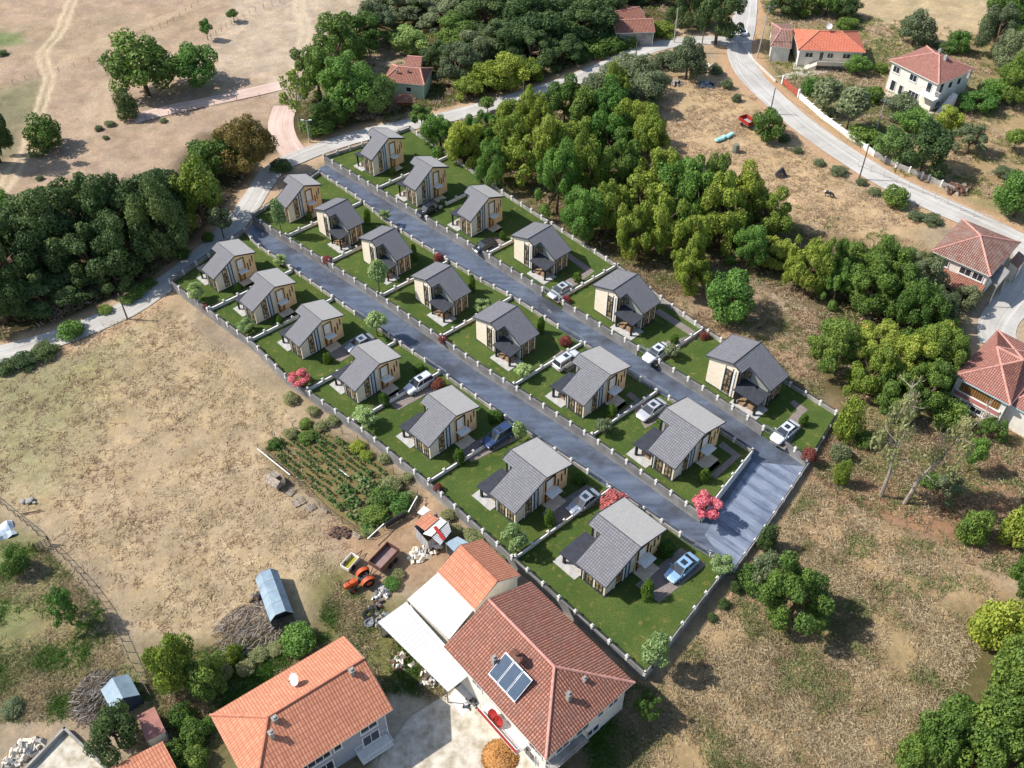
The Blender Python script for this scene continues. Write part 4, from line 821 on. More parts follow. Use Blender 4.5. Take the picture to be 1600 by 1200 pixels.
# trees of the estate
H1 = BH
tree(594, 463, 36, 398, 'slim', 'pal', 'tall pale green garden tree in front of the third middle villa', 'ornamental_tree', 'tree', h=H1)
tree(441, 369, 26, 306, 'slim', 'pal', 'slim pale tree beside the first middle villa', 'ornamental_tree', 'tree', h=H1)
tree(590, 525, 36, 484, 'small', 'pal', 'pale round tree at the lower street behind the third southern villa', 'ornamental_tree', 'tree', h=H1)
tree(438, 414, 20, 397, 'small', 'pal', 'small pale tree at the lower street near the road end', 'ornamental_tree', 'tree', h=H1)
tree(602, 345, 18, 324, 'small', 'pal', 'small pale tree at the upper street behind the second middle villa', 'ornamental_tree', 'tree', h=H1)
tree(592, 262, 30, 238, 'small', 'pal', 'pale shrub in front of the first northern villa', 'ornamental_tree', 'tree', h=H1)
tree(805, 862, 42, 818, 'small', 'pal', 'pale feathery tree in front of the sixth southern villa', 'ornamental_tree', 'tree', h=H1)
tree(1020, 1042, 50, 990, 'small', 'pal', 'pale feathery tree in the bottom corner of the nearest lawn', 'ornamental_tree', 'tree', h=H1)
tree(811, 690, 26, 654, 'slim', 'pal', 'pale tree at the lower street beside the blue car', 'ornamental_tree', 'tree', h=H1)
tree(570, 665, 38, 633, 'small', 'pal', 'pale tree at the corner of the fourth southern lawn', 'ornamental_tree', 'tree', h=H1)
tree(943, 678, 30, 652, 'small', 'oli', 'light bush on the dividing wall left of the silver hatchback', 'ornamental_tree', 'tree', h=H1)
tree(1126, 893, 36, 866, 'small', 'pal', 'round topped tree at the street end beside the light blue car', 'ornamental_tree', 'tree', h=H1)
tree(310, 470, 28, 440, 'small', 'pal', 'pale shrub on the first southern lawn', 'ornamental_tree', 'tree', h=H1)
tree(386, 518, 26, 496, 'small', 'pal', 'pale shrub on the second southern lawn', 'ornamental_tree', 'tree', h=H1)
tree(755, 488, 26, 464, 'small', 'pal', 'pale shrub right of the fourth middle villa', 'ornamental_tree', 'tree', h=H1)
tree(818, 592, 30, 566, 'small', 'pal', 'pale shrub beside the fifth middle villa', 'ornamental_tree', 'tree', h=H1)
tree(1048, 560, 28, 536, 'small', 'oli', 'light bush behind the white car of the fifth northern villa', 'ornamental_tree', 'tree', h=H1)
tree(470, 602, 34, 576, 'small', 'pnk', 'pink flowering shrub on the outer wall facing the dry field', 'blossom_tree', 'tree', h=H1)
tree(960, 806, 46, 764, 'small', 'pnk', 'pink flowering tree between the grey saloon and the nearest villa', 'blossom_tree', 'tree', h=H1)
tree(1100, 806, 46, 766, 'small', 'pnk', 'pink flowering tree at the pointed end of the middle row', 'blossom_tree', 'tree', h=H1)
for x, y, w, l in [(686, 608, 22, 'small red shrub behind the white estate car'), (1263, 716, 22, 'small red shrub at the estate corner near the wet street end'), (684, 766, 14, 'small red shrub at the outer wall of the sixth southern lawn'), (512, 410, 14, 'small red shrub on the wall before the third middle villa'),
    (692, 534, 14, 'small red shrub on the wall before the fifth middle villa'), (883, 538, 18, 'small red shrub above the white car of the middle row'), (884, 472, 14, 'small red shrub at the gate of the fifth northern villa'), (1100, 528, 14, 'small red shrub on the back wall near the last northern villa'), (685, 406, 14, 'small red shrub on the street wall near the third northern villa'), (322, 482, 10, 'small red shrub at the start of the first dividing wall')]:
    tree(x, y, w, y-w*.8, 'ball', 'red', l, 'red_shrub', 'shrub', h=H1)
HG = 'clipped round hedge bushes beside the villa fronts'
for x, y, w, l in [(1010, 932, 20, 'nearest villa'), (858, 820, 18, 'sixth southern villa'), (718, 722, 17, 'villa with the blue car'), (601, 633, 15, 'fourth southern villa'), (512, 566, 12, 'third southern villa'), (438, 508, 11, 'second southern villa'), (372, 455, 10, 'first southern villa'), (1099, 752, 16, 'last middle villa'), (955, 650, 15, 'villa left of the silver hatchback'), (484, 342, 9, 'first middle villa'), (692, 322, 9, 'second northern villa'), (785, 374, 10, 'third northern villa'), (902, 440, 12, 'fourth northern villa'), (1053, 538, 13, 'fifth northern villa'), (1253, 664, 14, 'last northern villa'), (614, 272, 9, 'first northern villa')]:
    tree(x, y, w, y-w*1.35, 'ball', 'hed', 'clipped hedge ball at the drive of the '+l, 'hedge_ball', 'shrub', HG, h=H1)
for x, y, w, l in [(1040, 862, 26, 'nearest villa'), (905, 752, 22, 'sixth southern villa'), (774, 655, 22, 'villa with the blue car'), (1038, 665, 22, 'silver hatchback drive'), (655, 578, 16, 'fourth southern villa')]:
    tree(x, y, w, y-w*.7, 'ball', 'hed', 'low rounded shrub behind the '+l, 'garden_shrub', 'shrub', 'low shrubs behind the villas', h=H1)
for x, y, w, l in [(575, 350, 10, 'second middle villa'), (648, 405, 10, 'third middle villa'), (738, 455, 11, 'fourth middle villa'), (845, 520, 11, 'fifth middle villa')]:
    tree(x, y, w, y-w*2.4, 'ball', 'hed', 'upright narrow shrub at the east wall of the '+l, 'upright_shrub', 'shrub', 'upright shrubs at the villa walls', h=H1)
# lower part of the picture
tree(1232, 985, 108, 885, 'big', 'mid', 'large spreading tree casting its shadow on the straw meadow', 'meadow_tree', 'tree')
tree(1195, 925, 70, 860, 'loose', 'oli', 'greyish half bare tree left of the large meadow tree', 'meadow_tree', 'tree')
tree(1178, 925, 56, 880, 'bush', 'mid', 'bright bush between the estate wall and the large meadow tree', 'bush')
tree(1195, 860, 30, 815, 'bush', 'dark', 'dark bush against the end of the cross street', 'bush')
many([(1150, 925, 20, 905), (1130, 950, 18, 935), (1112, 970, 16, 958), (1165, 900, 18, 885)], 'bush', 'dark', 'dark weed clump at the bottom wall', 'bush', 'bush', 'weed clumps along the bottom lawn wall', [(1190, 880, 'the cross street'), (1080, 1000, 'the estate point')])
tree(1010, 1130, 46, 1080, 'loose', 'mid', 'dark shrub in the shade below the estate point', 'bush')
many([(1545, 1010, 70, 930, 'yel', 'bush'), (1590, 940, 60, 860), (1600, 1010, 56, 940), (1575, 1060, 60, 990), (1600, 1090, 70, 1010), (1560, 1120, 90, 1030), (1600, 1160, 80, 1080), (1480, 1180, 90, 1105), (1440, 1200, 70, 1120), (1540, 1190, 90, 1100), (1410, 1220, 60, 1160), (1500, 1240, 90, 1150), (1570, 1230, 90, 1140)], 'round', 'mid', 'thicket tree', 'thicket_tree', 'tree', 'thicket at the lower right corner', [(1600, 880, 'the right picture edge'), (1420, 1200, 'the bottom picture edge'), (1590, 1180, 'the corner roof'), (1500, 1060, 'the straw meadow')])
tree(30, 900, 42, 862, 'round', 'mid', 'small tree in the lower left garden near the gate', 'fruit_tree', 'tree')
tree(112, 984, 52, 918, 'loose', 'brt', 'leaning open fruit tree in the lower left garden', 'fruit_tree', 'tree')
tree(285, 1080, 70, 1000, 'round', 'wal', 'yellow green tree behind the fence near the well ring', 'garden_tree', 'tree')
tree(330, 1090, 64, 1030, 'round', 'mid', 'green tree between the well ring and the orange roof', 'garden_tree', 'tree')
tree(188, 1180, 74, 1115, 'round', 'dark', 'dark round tree over the low brown shed roof', 'garden_tree', 'tree')
tree(468, 1015, 54, 975, 'bush', 'brt', 'bright green bush below the blue grey shed', 'bush')
tree(368, 1030, 26, 1005, 'bush', 'wal', 'little yellow bush below the big brushwood heap', 'bush')
many([(285, 1130, 40, 1100), (305, 1160, 46, 1125), (275, 1190, 40, 1160), (330, 1140, 30, 1120), (310, 1195, 40, 1165)], 'bush', 'mid', 'overgrown shrub by the orange roof', 'bush', 'bush', 'overgrown strip left of the orange roof', [(300, 1060, 'the yellow green tree'), (300, 1200, 'the bottom picture edge')])
many([(405, 1030, 30, 1012, 'wee'), (385, 1050, 30, 1035, 'wee'), (350, 1060, 30, 1040, 'wee'), (430, 1020, 26, 1006, 'wee')], 'bush', 'mid', 'grey weedy clump', 'bush', 'bush', 'weedy clumps by the brushwood', [(470, 1000, 'the bright bush'), (340, 1050, 'the garden trees')])
many([(745, 852, 34, 830), (710, 835, 24, 822), (765, 875, 26, 858), (620, 905, 24, 890), (612, 918, 26, 905, 'brt')], 'bush', 'wee', 'farmyard weed clump', 'bush', 'bush', 'weed clumps of the farmyard', [(600, 915, 'the tractor'), (740, 850, 'the patched shack')])
tree(20, 1115, 34, 1098, 'bush', 'oli', 'dry dark bush at the left edge by the rubble', 'bush')
tree(112, 530, 40, 498, 'bush', 'brt', 'bright green bush hanging over the left road', 'bush')
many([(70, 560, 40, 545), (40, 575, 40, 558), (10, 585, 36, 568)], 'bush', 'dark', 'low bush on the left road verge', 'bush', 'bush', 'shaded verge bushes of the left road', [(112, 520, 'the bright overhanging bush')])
many([(215, 465, 30, 445), (232, 450, 24, 435), (200, 475, 24, 460), (285, 405, 26, 385), (165, 490, 22, 478), (325, 378, 20, 362)], 'bush', 'mid', 'scrubby bush under the oaks', 'bush', 'bush', 'verge bushes of the left road', [(140, 490, 'the bright overhanging bush'), (215, 440, 'the angled pole'), (340, 370, 'the gravelled bend')])
many([(440, 270, 34, 245)], 'bush', 'dark', 'dark purple shadowed bush at the junction above the first middle villa', 'bush', 'bush', None)
many([(430, 700, 22, 684), (455, 684, 22, 668, 'wee'), (478, 668, 20, 652), (600, 790, 46, 758), (625, 800, 40, 772, 'brt'), (585, 815, 40, 790), (610, 770, 36, 745, 'wee'), (560, 705, 26, 690, 'yel'), (572, 718, 22, 705, 'yel'), (480, 690, 26, 675), (500, 672, 22, 660, 'wee'), (640, 785, 26, 768, 'wee'), (575, 835, 24, 820, 'fig')], 'bush', 'mid', 'overgrown garden plant', 'garden_plant', 'plant', 'overgrown plants of the vegetable garden', [(402, 700, 'the long white board'), (650, 780, 'the dark sheet screen'), (560, 700, 'the estate wall'), (480, 650, 'the back wire fence')])
many([(455, 630, 24, 612), (490, 648, 22, 634), (520, 665, 24, 650), (600, 722, 22, 708), (635, 752, 22, 738), (700, 812, 24, 796), (735, 842, 26, 826), (780, 880, 22, 866)], 'bush', 'wee', 'dusty weed at the outer wall', 'weed_clump', 'weeds', 'weeds at the foot of the outer wall', [(450, 610, 'the pink shrub'), (600, 720, 'the vegetable garden'), (720, 830, 'the patched shack'), (790, 890, 'the terracotta roof')])
# leafless trees
def bare(bx, by, top, label, lean, seed, tips):
    p = G(bx, by); s, e = ppm(by); Hm = (by-top)/(s*math.cos(e)); o = empty('bare_tree', p, 0, label, 'tree'); rs = random.Random(seed); mb = MB(); br = MB()
    pts = [Vector((0, 0, -.2))]; 
    for k in range(1, 9): pts.append(Vector((lean*Hm*(k/8)**1.5+rs.uniform(-.12, .12), rs.uniform(-.2, .2), Hm*k/8)))
    for k in range(8): mb.tube(pts[k], pts[k+1], .26*(1-k/8.6), .26*(1-(k+1)/8.6), 7, caps=False)
    def twig(a, d, ln, r, dep):
        b = a+d*ln; br.tube(a, b, r, r*.5, 4, caps=False)
        if dep: 
            for _ in range(3): twig(a.lerp(b, rs.uniform(.4, 1)), (d+Vector((rs.uniform(-.7, .7), rs.uniform(-.7, .7), rs.uniform(-.1, .6)))).normalized(), ln*.58, r*.5, dep-1)
    for k in range(tips):
        t = rs.uniform(.3, 1); q = pts[min(7, int(t*8))].lerp(pts[min(8, int(t*8)+1)], t*8 % 1); a = rs.uniform(0, 6.28)
        twig(q, Vector((math.cos(a), math.sin(a), rs.uniform(.2, .9))).normalized(), rs.uniform(1.2, 2.4)*(1.2-t*.6), .06, 2)
    mb.build('trunk', M_barkg, o, True); br.build('branch', M_barkg, o, True)
    c = link('crown', CR['sparse'][0][0], o); c.scale = (2.6, 2.6, Hm); c.location = (lean*Hm*.7, 0, 0); c.material_slots[0].link = 'OBJECT'; c.material_slots[0].material = FOL['wee']
bare(1376, 775, 625, 'leafless pale trunked tree, the straighter left one of the pair', -.09, 4, 22)
bare(1413, 786, 660, 'leafless pale trunked tree, the right one leaning right', .28, 9, 24)
# ---------------- cars ----------------
def carpaint(n, c, c2=None):
    m, nt, p = newmat(n); p.inputs['Base Color'].default_value = c; p.inputs['Roughness'].default_value = .3; p.inputs['Metallic'].default_value = .25; p.inputs['Coat Weight'].default_value = .8; p.inputs['Coat Roughness'].default_value = .08; return m
P_white = carpaint('white_car_paint', lin(222, 224, 228)); P_blue = carpaint('dark_blue_car_paint', lin(52, 72, 110)); P_lblue = carpaint('light_blue_car_paint', lin(150, 186, 214))
P_grey = carpaint('grey_car_paint', lin(150, 158, 168)); P_silver = carpaint('silver_car_paint', lin(190, 192, 196)); P_blk = carpaint('black_car_paint', lin(40, 42, 48))
M_lamp = mat('headlight_glass', lin(220, 226, 230), None, 3, .1, 0, 0, .8); M_tail = mat('tail_light', lin(150, 30, 30), None, 3, .2)
def wheel_mesh():
    w = MB(); R = Matrix.Rotation(math.pi/2, 4, 'X'); w.lathe([(0, -.11), (.2, -.11), (.3, -.11), (.33, -.07), (.33, .07), (.3, .11), (.2, .11), (0, .11)], n=14, M=R); return w.mesh('wheel', M_tyre, True)
def rim_mesh():
    w = MB(); R = Matrix.Rotation(math.pi/2, 4, 'X'); w.lathe([(0, -.125), (.19, -.12), (.2, -.105)], n=10, M=R); w.lathe([(.2, .105), (.19, .12), (0, .125)], n=10, M=R); return w.mesh('rim', M_metal)
WHEEL = wheel_mesh(); RIM = rim_mesh()
def make_car(paint, suv):
    L = 4.5; r = empty('car', (0, 0, 0), 0, '', 'car', 'cars parked on the villa drives')
    # stations: x, half width, sill z, bonnet/belt z
    st = [(-2.25, .62, .42, .62), (-2.16, .82, .28, .86), (-1.75, .90, .22, .98 if not suv else 1.04), (-1.0, .92, .2, .98 if not suv else 1.06), (0, .92, .2, .95 if not suv else 1.04), (.75, .92, .2, .93 if not suv else 1.02), (1.1, .91, .2, .88 if not suv else .98), (1.75, .86, .22, .78 if not suv else .9), (2.1, .76, .28, .66 if not suv else .8), (2.25, .58, .4, .55 if not suv else .66)]
    def ring(x, w, a, b): return [Vector((x, -w*.92, a)), Vector((x, -w, a+(b-a)*.35)), Vector((x, -w*.97, b-.1)), Vector((x, -w*.86, b)), Vector((x, 0, b+.035)), Vector((x, w*.86, b)), Vector((x, w*.97, b-.1)), Vector((x, w, a+(b-a)*.35)), Vector((x, w*.92, a))]
    R = [ring(*s) for s in st]; b = MB()
    for A, B in zip(R, R[1:]):
        for i in range(9):
            j = (i+1) % 9; b.face([A[i], B[i], B[j], A[j]])
    b.face(R[0]); b.face(list(reversed(R[-1]))); b.build('body', paint, r, True)
    # greenhouse
    if suv: prof = [(-2.12, .98, -1.85, 1.62), (.35, 1.66, 1.05, 1.02)]; x0, xt0, xt1, x1, zt = -2.1, -1.8, .25, 1.05, 1.68
    else: x0, xt0, xt1, x1, zt = -1.75, -.95, .25, 1.1, 1.42
    zb = .96 if not suv else 1.03; wb = .8; wt = .62; g = MB()
    lo = [(x0, -wb, zb), (x1, -wb, zb-.04), (x1, wb, zb-.04), (x0, wb, zb)]; hi = [(xt0, -wt, zt-.05), (xt1, -wt, zt-.05), (xt1, wt, zt-.05), (xt0, wt, zt-.05)]
    for i in range(4): j = (i+1) % 4; g.face([lo[i], lo[j], hi[j], hi[i]])
    g.build('window_glass', M_glass, r)
    rf = MB(); rf.prism([(xt0-.05, -wt-.02), (xt1+.06, -wt-.02), (xt1+.12, 0), (xt1+.06, wt+.02), (xt0-.05, wt+.02), (xt0-.09, 0)], zt-.06, zt)
    rf.build('roof', paint, r)
    pl = MB()
    for s in (-1, 1):
        for (a, c) in (((x0, s*wb, zb), (xt0, s*wt, zt-.04)), ((x1, s*wb, zb-.04), (xt1, s*wt, zt-.04)), ((-.25, s*(wb+.01), zb), (-.3, s*(wt+.01), zt-.04))): pl.tube(a, c, .035, n=4)
    pl.build('pillar', paint, r)
    if suv:
        rl = MB(); [rl.tube((xt0, s*.56, zt+.05), (xt1, s*.56, zt+.05), .025, n=4) for s in (-1, 1)]; rl.build('roof_rail', M_metal, r)
    sg = MB(); sg.box(-.6, -.35, zt, .05, .35, zt+.012); sg.build('sunroof', M_glass, r)
    for s in (-1, 1):
        q = MB(); q.box(2.08, s*.62-.13, .56, 2.2, s*.62+.13, .66 if not suv else .74); q.build('headlight', M_lamp, r)
        q = MB(); q.box(-2.24, s*.62-.14, .68, -2.1, s*.62+.14, .82); q.build('tail_light', M_tail, r)
        q = MB(); q.box(.72, s*.98-.09, .98, .84, s*.98+.09, 1.1); q.build('mirror', paint, r)
        for x in (-1.4, 1.42):
            w = link('wheel', WHEEL, r); w.location = (x, s*.82, .33); k = link('rim', RIM, w)
    return r
CARS = {}
def car(px, paint, suv, label, h=BH, ang=222, scale=1.0):
    k = (paint.name, suv)
    if k in CARS: o = copy_tree(CARS[k])
    else: o = CARS[k] = make_car(paint, suv)
    p = G(*px, h); o.location = (p.x, p.y, h+.02); o.rotation_euler.z = D(ang); o.scale = (scale,)*3; o['label'] = label; return o
car((1064, 892), P_lblue, False, 'light blue saloon on the paved drive of the nearest villa', ang=222)
car((911, 789), P_grey, False, 'grey saloon on the drive of the sixth southern villa', ang=222)
car((778, 687), P_blue, True, 'dark blue estate car with roof rails on its drive', ang=222)
car((655, 605), P_white, True, 'white estate car behind the fourth southern villa', ang=222, scale=.95)
car((563, 541), P_grey, False, 'pale grey saloon half hidden by the third southern villa', ang=222, scale=.95)
car((886, 568), P_white, True, 'white estate car high on its drive in the middle row', ang=42)
car((1017, 645), P_silver, False, 'silver hatchback on the paved corner of the middle row', ang=222)
car((1225, 680), P_white, False, 'white saloon at the estate corner, last drive of the northern row', ang=222)
car((1025, 556), P_white, False, 'white car at the gate of the fifth northern villa', ang=222)
car((876, 458), P_silver, False, 'silver car partly behind the wall at the fourth northern villa', ang=222, scale=.95)
car((757, 388), P_blk, False, 'black car behind the wall at the third northern villa', ang=222, scale=.9)
car((668, 333), P_blk, True, 'dark car behind the wall at the second northern villa', ang=222, scale=.88)
o = car((1160, 52), P_white, False, 'tiny white car driving at the top of the road', h=0.02, ang=95, scale=.75); o['group'] = ''
del o['group']
# ---------------- drives and garden paths on the lawns ----------------
def sheet(name, px, m, z, ang=42, kind='structure'):
    w = ccw([(p.x, p.y) for p in GP(px, BH)]); mb = MB(); mb.face([(x, y, z) for x, y in w], 0, [(x*math.cos(D(-ang))-y*math.sin(D(-ang)), x*math.sin(D(-ang))+y*math.cos(D(-ang))) for x, y in w])
    return struct(mb.build(name, m))
for px in ([(1064, 856), (1104, 882), (1030, 942), (992, 914), (1030, 884)], [(917, 757), (948, 778), (872, 824), (846, 802)], [(791, 664), (818, 682), (737, 722), (716, 705)], [(664, 584), (692, 602), (622, 641), (602, 626)],
           [(566, 520), (584, 534), (530, 566), (512, 552)], [(878, 547), (908, 566), (886, 582), (855, 566)], [(984, 630), (1008, 670), (1056, 640), (1030, 622)], [(1202, 690), (1226, 703), (1262, 655), (1240, 645)],
           [(1006, 562), (1026, 572), (1060, 540), (1044, 532)], [(852, 462), (872, 474), (905, 440), (890, 434)], [(742, 388), (762, 400), (790, 380), (775, 370)]): sheet('drive', px, M_pav, BH+.03)
for px in ([(1040, 538), (1056, 548), (1096, 524), (1030, 482), (1022, 488), (1078, 524)], [(890, 440), (900, 446), (929, 424), (885, 392), (879, 398), (915, 424)], [(1110, 742), (1118, 748), (1158, 712), (1130, 690), (1122, 697), (1144, 712)],
           [(955, 652), (962, 658), (1004, 628), (985, 612), (978, 618), (992, 628)], [(1238, 652), (1248, 660), (1262, 640), (1240, 625), (1234, 630), (1246, 640)]): sheet('garden_path', px, M_pav, BH+.024)
# gates of the drives
def gate(a, b, label):
    A, B = G(*a, BH), G(*b, BH); d = B-A; n = int(d.length/.16); o = empty('drive_gate', A, math.atan2(d.y, d.x), label, 'gate', 'see through gates of the drives'); L = d.length
    f = MB(); [f.box(0, -.03, z, L, .03, z+.05) for z in (.15, 1.0, 1.2)]; [f.box(x, -.035, .1, x+.05, .035, 1.25) for x in (0, L/2-.03, L-.05)]; f.build('frame', M_metal, o)
    s = MB(); [s.box(L*i/n, -.012, .2, L*i/n+.025, .012, 1.15) for i in range(1, n)]; s.build('bars', M_metal, o)
for a, b, l in [((1062, 843), (1106, 869), 'light blue saloon'), ((920, 743), (950, 764), 'grey saloon'), ((790, 657), (818, 676), 'dark blue estate car'), ((665, 568), (698, 590), 'white estate car'), ((555, 492), (588, 514), 'pale grey saloon'), ((873, 515), (912, 539), 'high parked white estate car'), ((1002, 598), (1044, 623), 'silver hatchback'),
                ((1194, 674), (1221, 690), 'white saloon at the estate corner'), ((999, 549), (1029, 567), 'white car of the fifth northern villa'), ((850, 457), (879, 475), 'silver car of the northern row')]:
    gate(a, b, 'grey barred gate behind the '+l)

# ---------------- village houses ----------------
def house(name, P0, P1, P2, he, rise, hip0, hip1, roof, wall, label, over=.5, ridge=None, wins=(), wallbase=0, cat='house', chim=(), group=None, wallparts=True, wtrim=None):
    "eave corners P0, P1 (along the ridge), P2 (across) in photo pixels at eave height he"
    a, b, c = G(*P0, he), G(*P1, he), G(*P2, he); L = (b-a).length; e = (b-a).normalized(); n = Vector((-e.y, e.x, 0)); w = (c-a).dot(n)
    if w < 0: a, b = b, a; e = -e; n = -n; w = -w; hip0, hip1 = hip1, hip0; swap = True
    else: swap = False
    o = empty(name, (a.x, a.y, 0), math.atan2(e.y, e.x), label, cat, group); zr = he+rise; r0 = hip0; r1 = L-hip1; ed = Vector((1, 0, 0)); wy = w/2
    R = MB(); th = .14
    R.quad_uv([(0, 0, he), (L, 0, he), (r1, wy, zr), (r0, wy, zr)], ed); R.quad_uv([(L, w, he), (0, w, he), (r0, wy, zr), (r1, wy, zr)], -ed)
    if hip0 > .2: R.quad_uv([(0, w, he), (0, 0, he), (r0, wy, zr)], Vector((0, -1, 0)))
    if hip1 > .2: R.quad_uv([(L, 0, he), (L, w, he), (r1, wy, zr)], Vector((0, 1, 0)))
    # eaves underside and edge
    R.face([(0, 0, he-th), (0, w, he-th), (L, w, he-th), (L, 0, he-th)], 1)
    for q in (((0, 0), (L, 0)), ((L, 0), (L, w)), ((L, w), (0, w)), ((0, w), (0, 0))): R.face([(q[0][0], q[0][1], he-th), (q[1][0], q[1][1], he-th), (q[1][0], q[1][1], he), (q[0][0], q[0][1], he)], 1)
    if hip0 <= .2: R.face([(0, w, he), (0, 0, he), (0, wy, zr)], 1)
    if hip1 <= .2: R.face([(L, 0, he), (L, w, he), (L, wy, zr)], 1)
    R.build('roof', [roof, wtrim or M_white], o)
    rp = MB(); K = [((r0, wy, zr), (r1, wy, zr))]
    if hip0 > .2: K += [((0, 0, he), (r0, wy, zr)), ((0, w, he), (r0, wy, zr))]
    if hip1 > .2: K += [((L, 0, he), (r1, wy, zr)), ((L, w, he), (r1, wy, zr))]
    for p, q in K: rp.tube(p, q, .15, n=6)
    rp.build('ridge_cap', ridge or M_ridge, o)
    wl = MB(); ov = over; z1 = he-th-.005; c4 = [(ov, ov), (L-ov, ov), (L-ov, w-ov), (ov, w-ov)]
    for i in range(4):
        p, q = c4[i], c4[(i+1) % 4]; wl.face([(p[0], p[1], wallbase-.2), (q[0], q[1], wallbase-.2), (q[0], q[1], z1), (p[0], p[1], z1)])
    wl.build('wall', wall, o)
    gt = MB()
    for p, q in zip(c4, c4[1:]+c4[:1]): gt.tube((p[0]*1, p[1]*1, wallbase), (p[0], p[1], z1), .06, n=5)
    gt.build('downpipe', M_trim, o)
    o['_L'] = L; o['_w'] = w
    def side(s): return {0: ((ov, ov), (1, 0), (0, -1), L-2*ov), 1: ((L-ov, ov), (0, 1), (1, 0), w-2*ov), 2: ((L-ov, w-ov), (-1, 0), (0, 1), L-2*ov), 3: ((ov, w-ov), (0, -1), (-1, 0), w-2*ov)}[s]
    for (s, t, z, ww, hh, *k) in wins:
        (ox, oy), (dx, dy), (nx, ny), ln = side(s); cx, cy = ox+dx*ln*t, oy+dy*ln*t
        Mx = Matrix(((dx, nx, 0, cx), (dy, ny, 0, cy), (0, 0, 1, z), (0, 0, 0, 1))); f = MB(); tk = .09
        f.box(-ww/2, 0, 0, ww/2, .1, tk, 0, Mx); f.box(-ww/2, 0, hh-tk, ww/2, .1, hh, 0, Mx); f.box(-ww/2, 0, tk, -ww/2+tk, .1, hh-tk, 0, Mx); f.box(ww/2-tk, 0, tk, ww/2, .1, hh-tk, 0, Mx)
        nb = max(1, round(ww/.75))
        for i in range(1, nb): f.box(-ww/2+ww*i/nb-.03, 0, tk, -ww/2+ww*i/nb+.03, .09, hh-tk, 0, Mx)
        kind = k[0] if k else 'window'
        if kind == 'door':
            q = f.build('door', M_trim, o); g = MB(); g.box(-ww/2+tk, .01, tk, ww/2-tk, .04, hh-tk, 0, Mx); g.build('door_leaf', k[1] if len(k) > 1 else M_wood, q)
        else:
            f.box(-ww/2-.08, 0, -.07, ww/2+.08, .16, -.005, 0, Mx); q = f.build('window', M_trim, o); g = MB(); g.box(-ww/2+tk, .01, tk, ww/2-tk, .04, hh-tk, 0, Mx); g.build('pane', M_glass, q)
    for (x, y, hgt, *k) in chim:
        X, Y = x*L, y*w; z = he+rise*(1-abs(Y-wy)/wy); s = k[0] if k else .28; q = MB(); q.box(X-s, Y-s, z-.8, X+s, Y+s, z+hgt); ch = q.build('chimney', M_conc if not (len(k) > 1) else k[1], o)
        q = MB(); q.box(X-s-.08, Y-s-.08, z+hgt, X+s+.08, Y+s+.08, z+hgt+.1); q.box(X-s*.6, Y-s*.6, z+hgt+.1, X+s*.6, Y+s*.6, z+hgt+.3); q.build('chimney_cap', M_conc, ch)
    return o
def onroof(o, he, rise, x, y):
    L, w = o['_L'], o['_w']; X, Y = x*L, y*w; z = he+rise*(1-abs(Y-w/2)/(w/2))
    return Matrix.Translation(o.location) @ Matrix.Rotation(o.rotation_euler.z, 4, 'Z') @ Vector((X, Y, z))
def balcony(o, x0, y0, x1, y1, z, m=M_trim):
    b = MB(); b.box(x0, y0, z-.15, x1, y1, z); b.build('balcony_floor', m, o); r = MB()
    for p, q in (((x0, y0), (x1, y0)), ((x1, y0), (x1, y1)), ((x1, y1), (x0, y1)), ((x0, y1), (x0, y0))):
        r.tube((p[0], p[1], z+1), (q[0], q[1], z+1), .04, n=5); d = math.dist(p, q); n = max(2, int(d/.35))
        for i in range(n+1): r.tube((p[0]+(q[0]-p[0])*i/n, p[1]+(q[1]-p[1])*i/n, z), (p[0]+(q[0]-p[0])*i/n, p[1]+(q[1]-p[1])*i/n, z+1), .02, n=4)
    r.build('balcony_railing', m, o)
def dish(p, label, az=-1.0, r=.55, m=None, group=None, mast=.7):
    o = empty('satellite_dish', p, az, label, 'satellite dish', group); a = MB(); a.tube((0, 0, -.15), (0, 0, mast), .035, n=6); a.build('mast', M_metal, o)
    d = MB(); Mx = Matrix.Translation((.1, 0, mast+.15)) @ Matrix.Rotation(D(52), 4, 'Y'); d.lathe([(0, .0), (r*.5, .04), (r*.85, .12), (r, .18), (r*.98, .2), (r*.8, .14), (r*.4, .06), (0, .03)], n=18, M=Mx); d.build('reflector', m or M_trim, o, True)
    f = MB(); f.tube(Mx @ Vector((r, 0, .16)), Mx @ Vector((0, 0, .75)), .02, n=4); f.box(-.05, -.05, -.05, .05, .05, .05, 0, Mx @ Matrix.Translation((0, 0, .75))); f.build('feed_arm', M_dark, o); return o
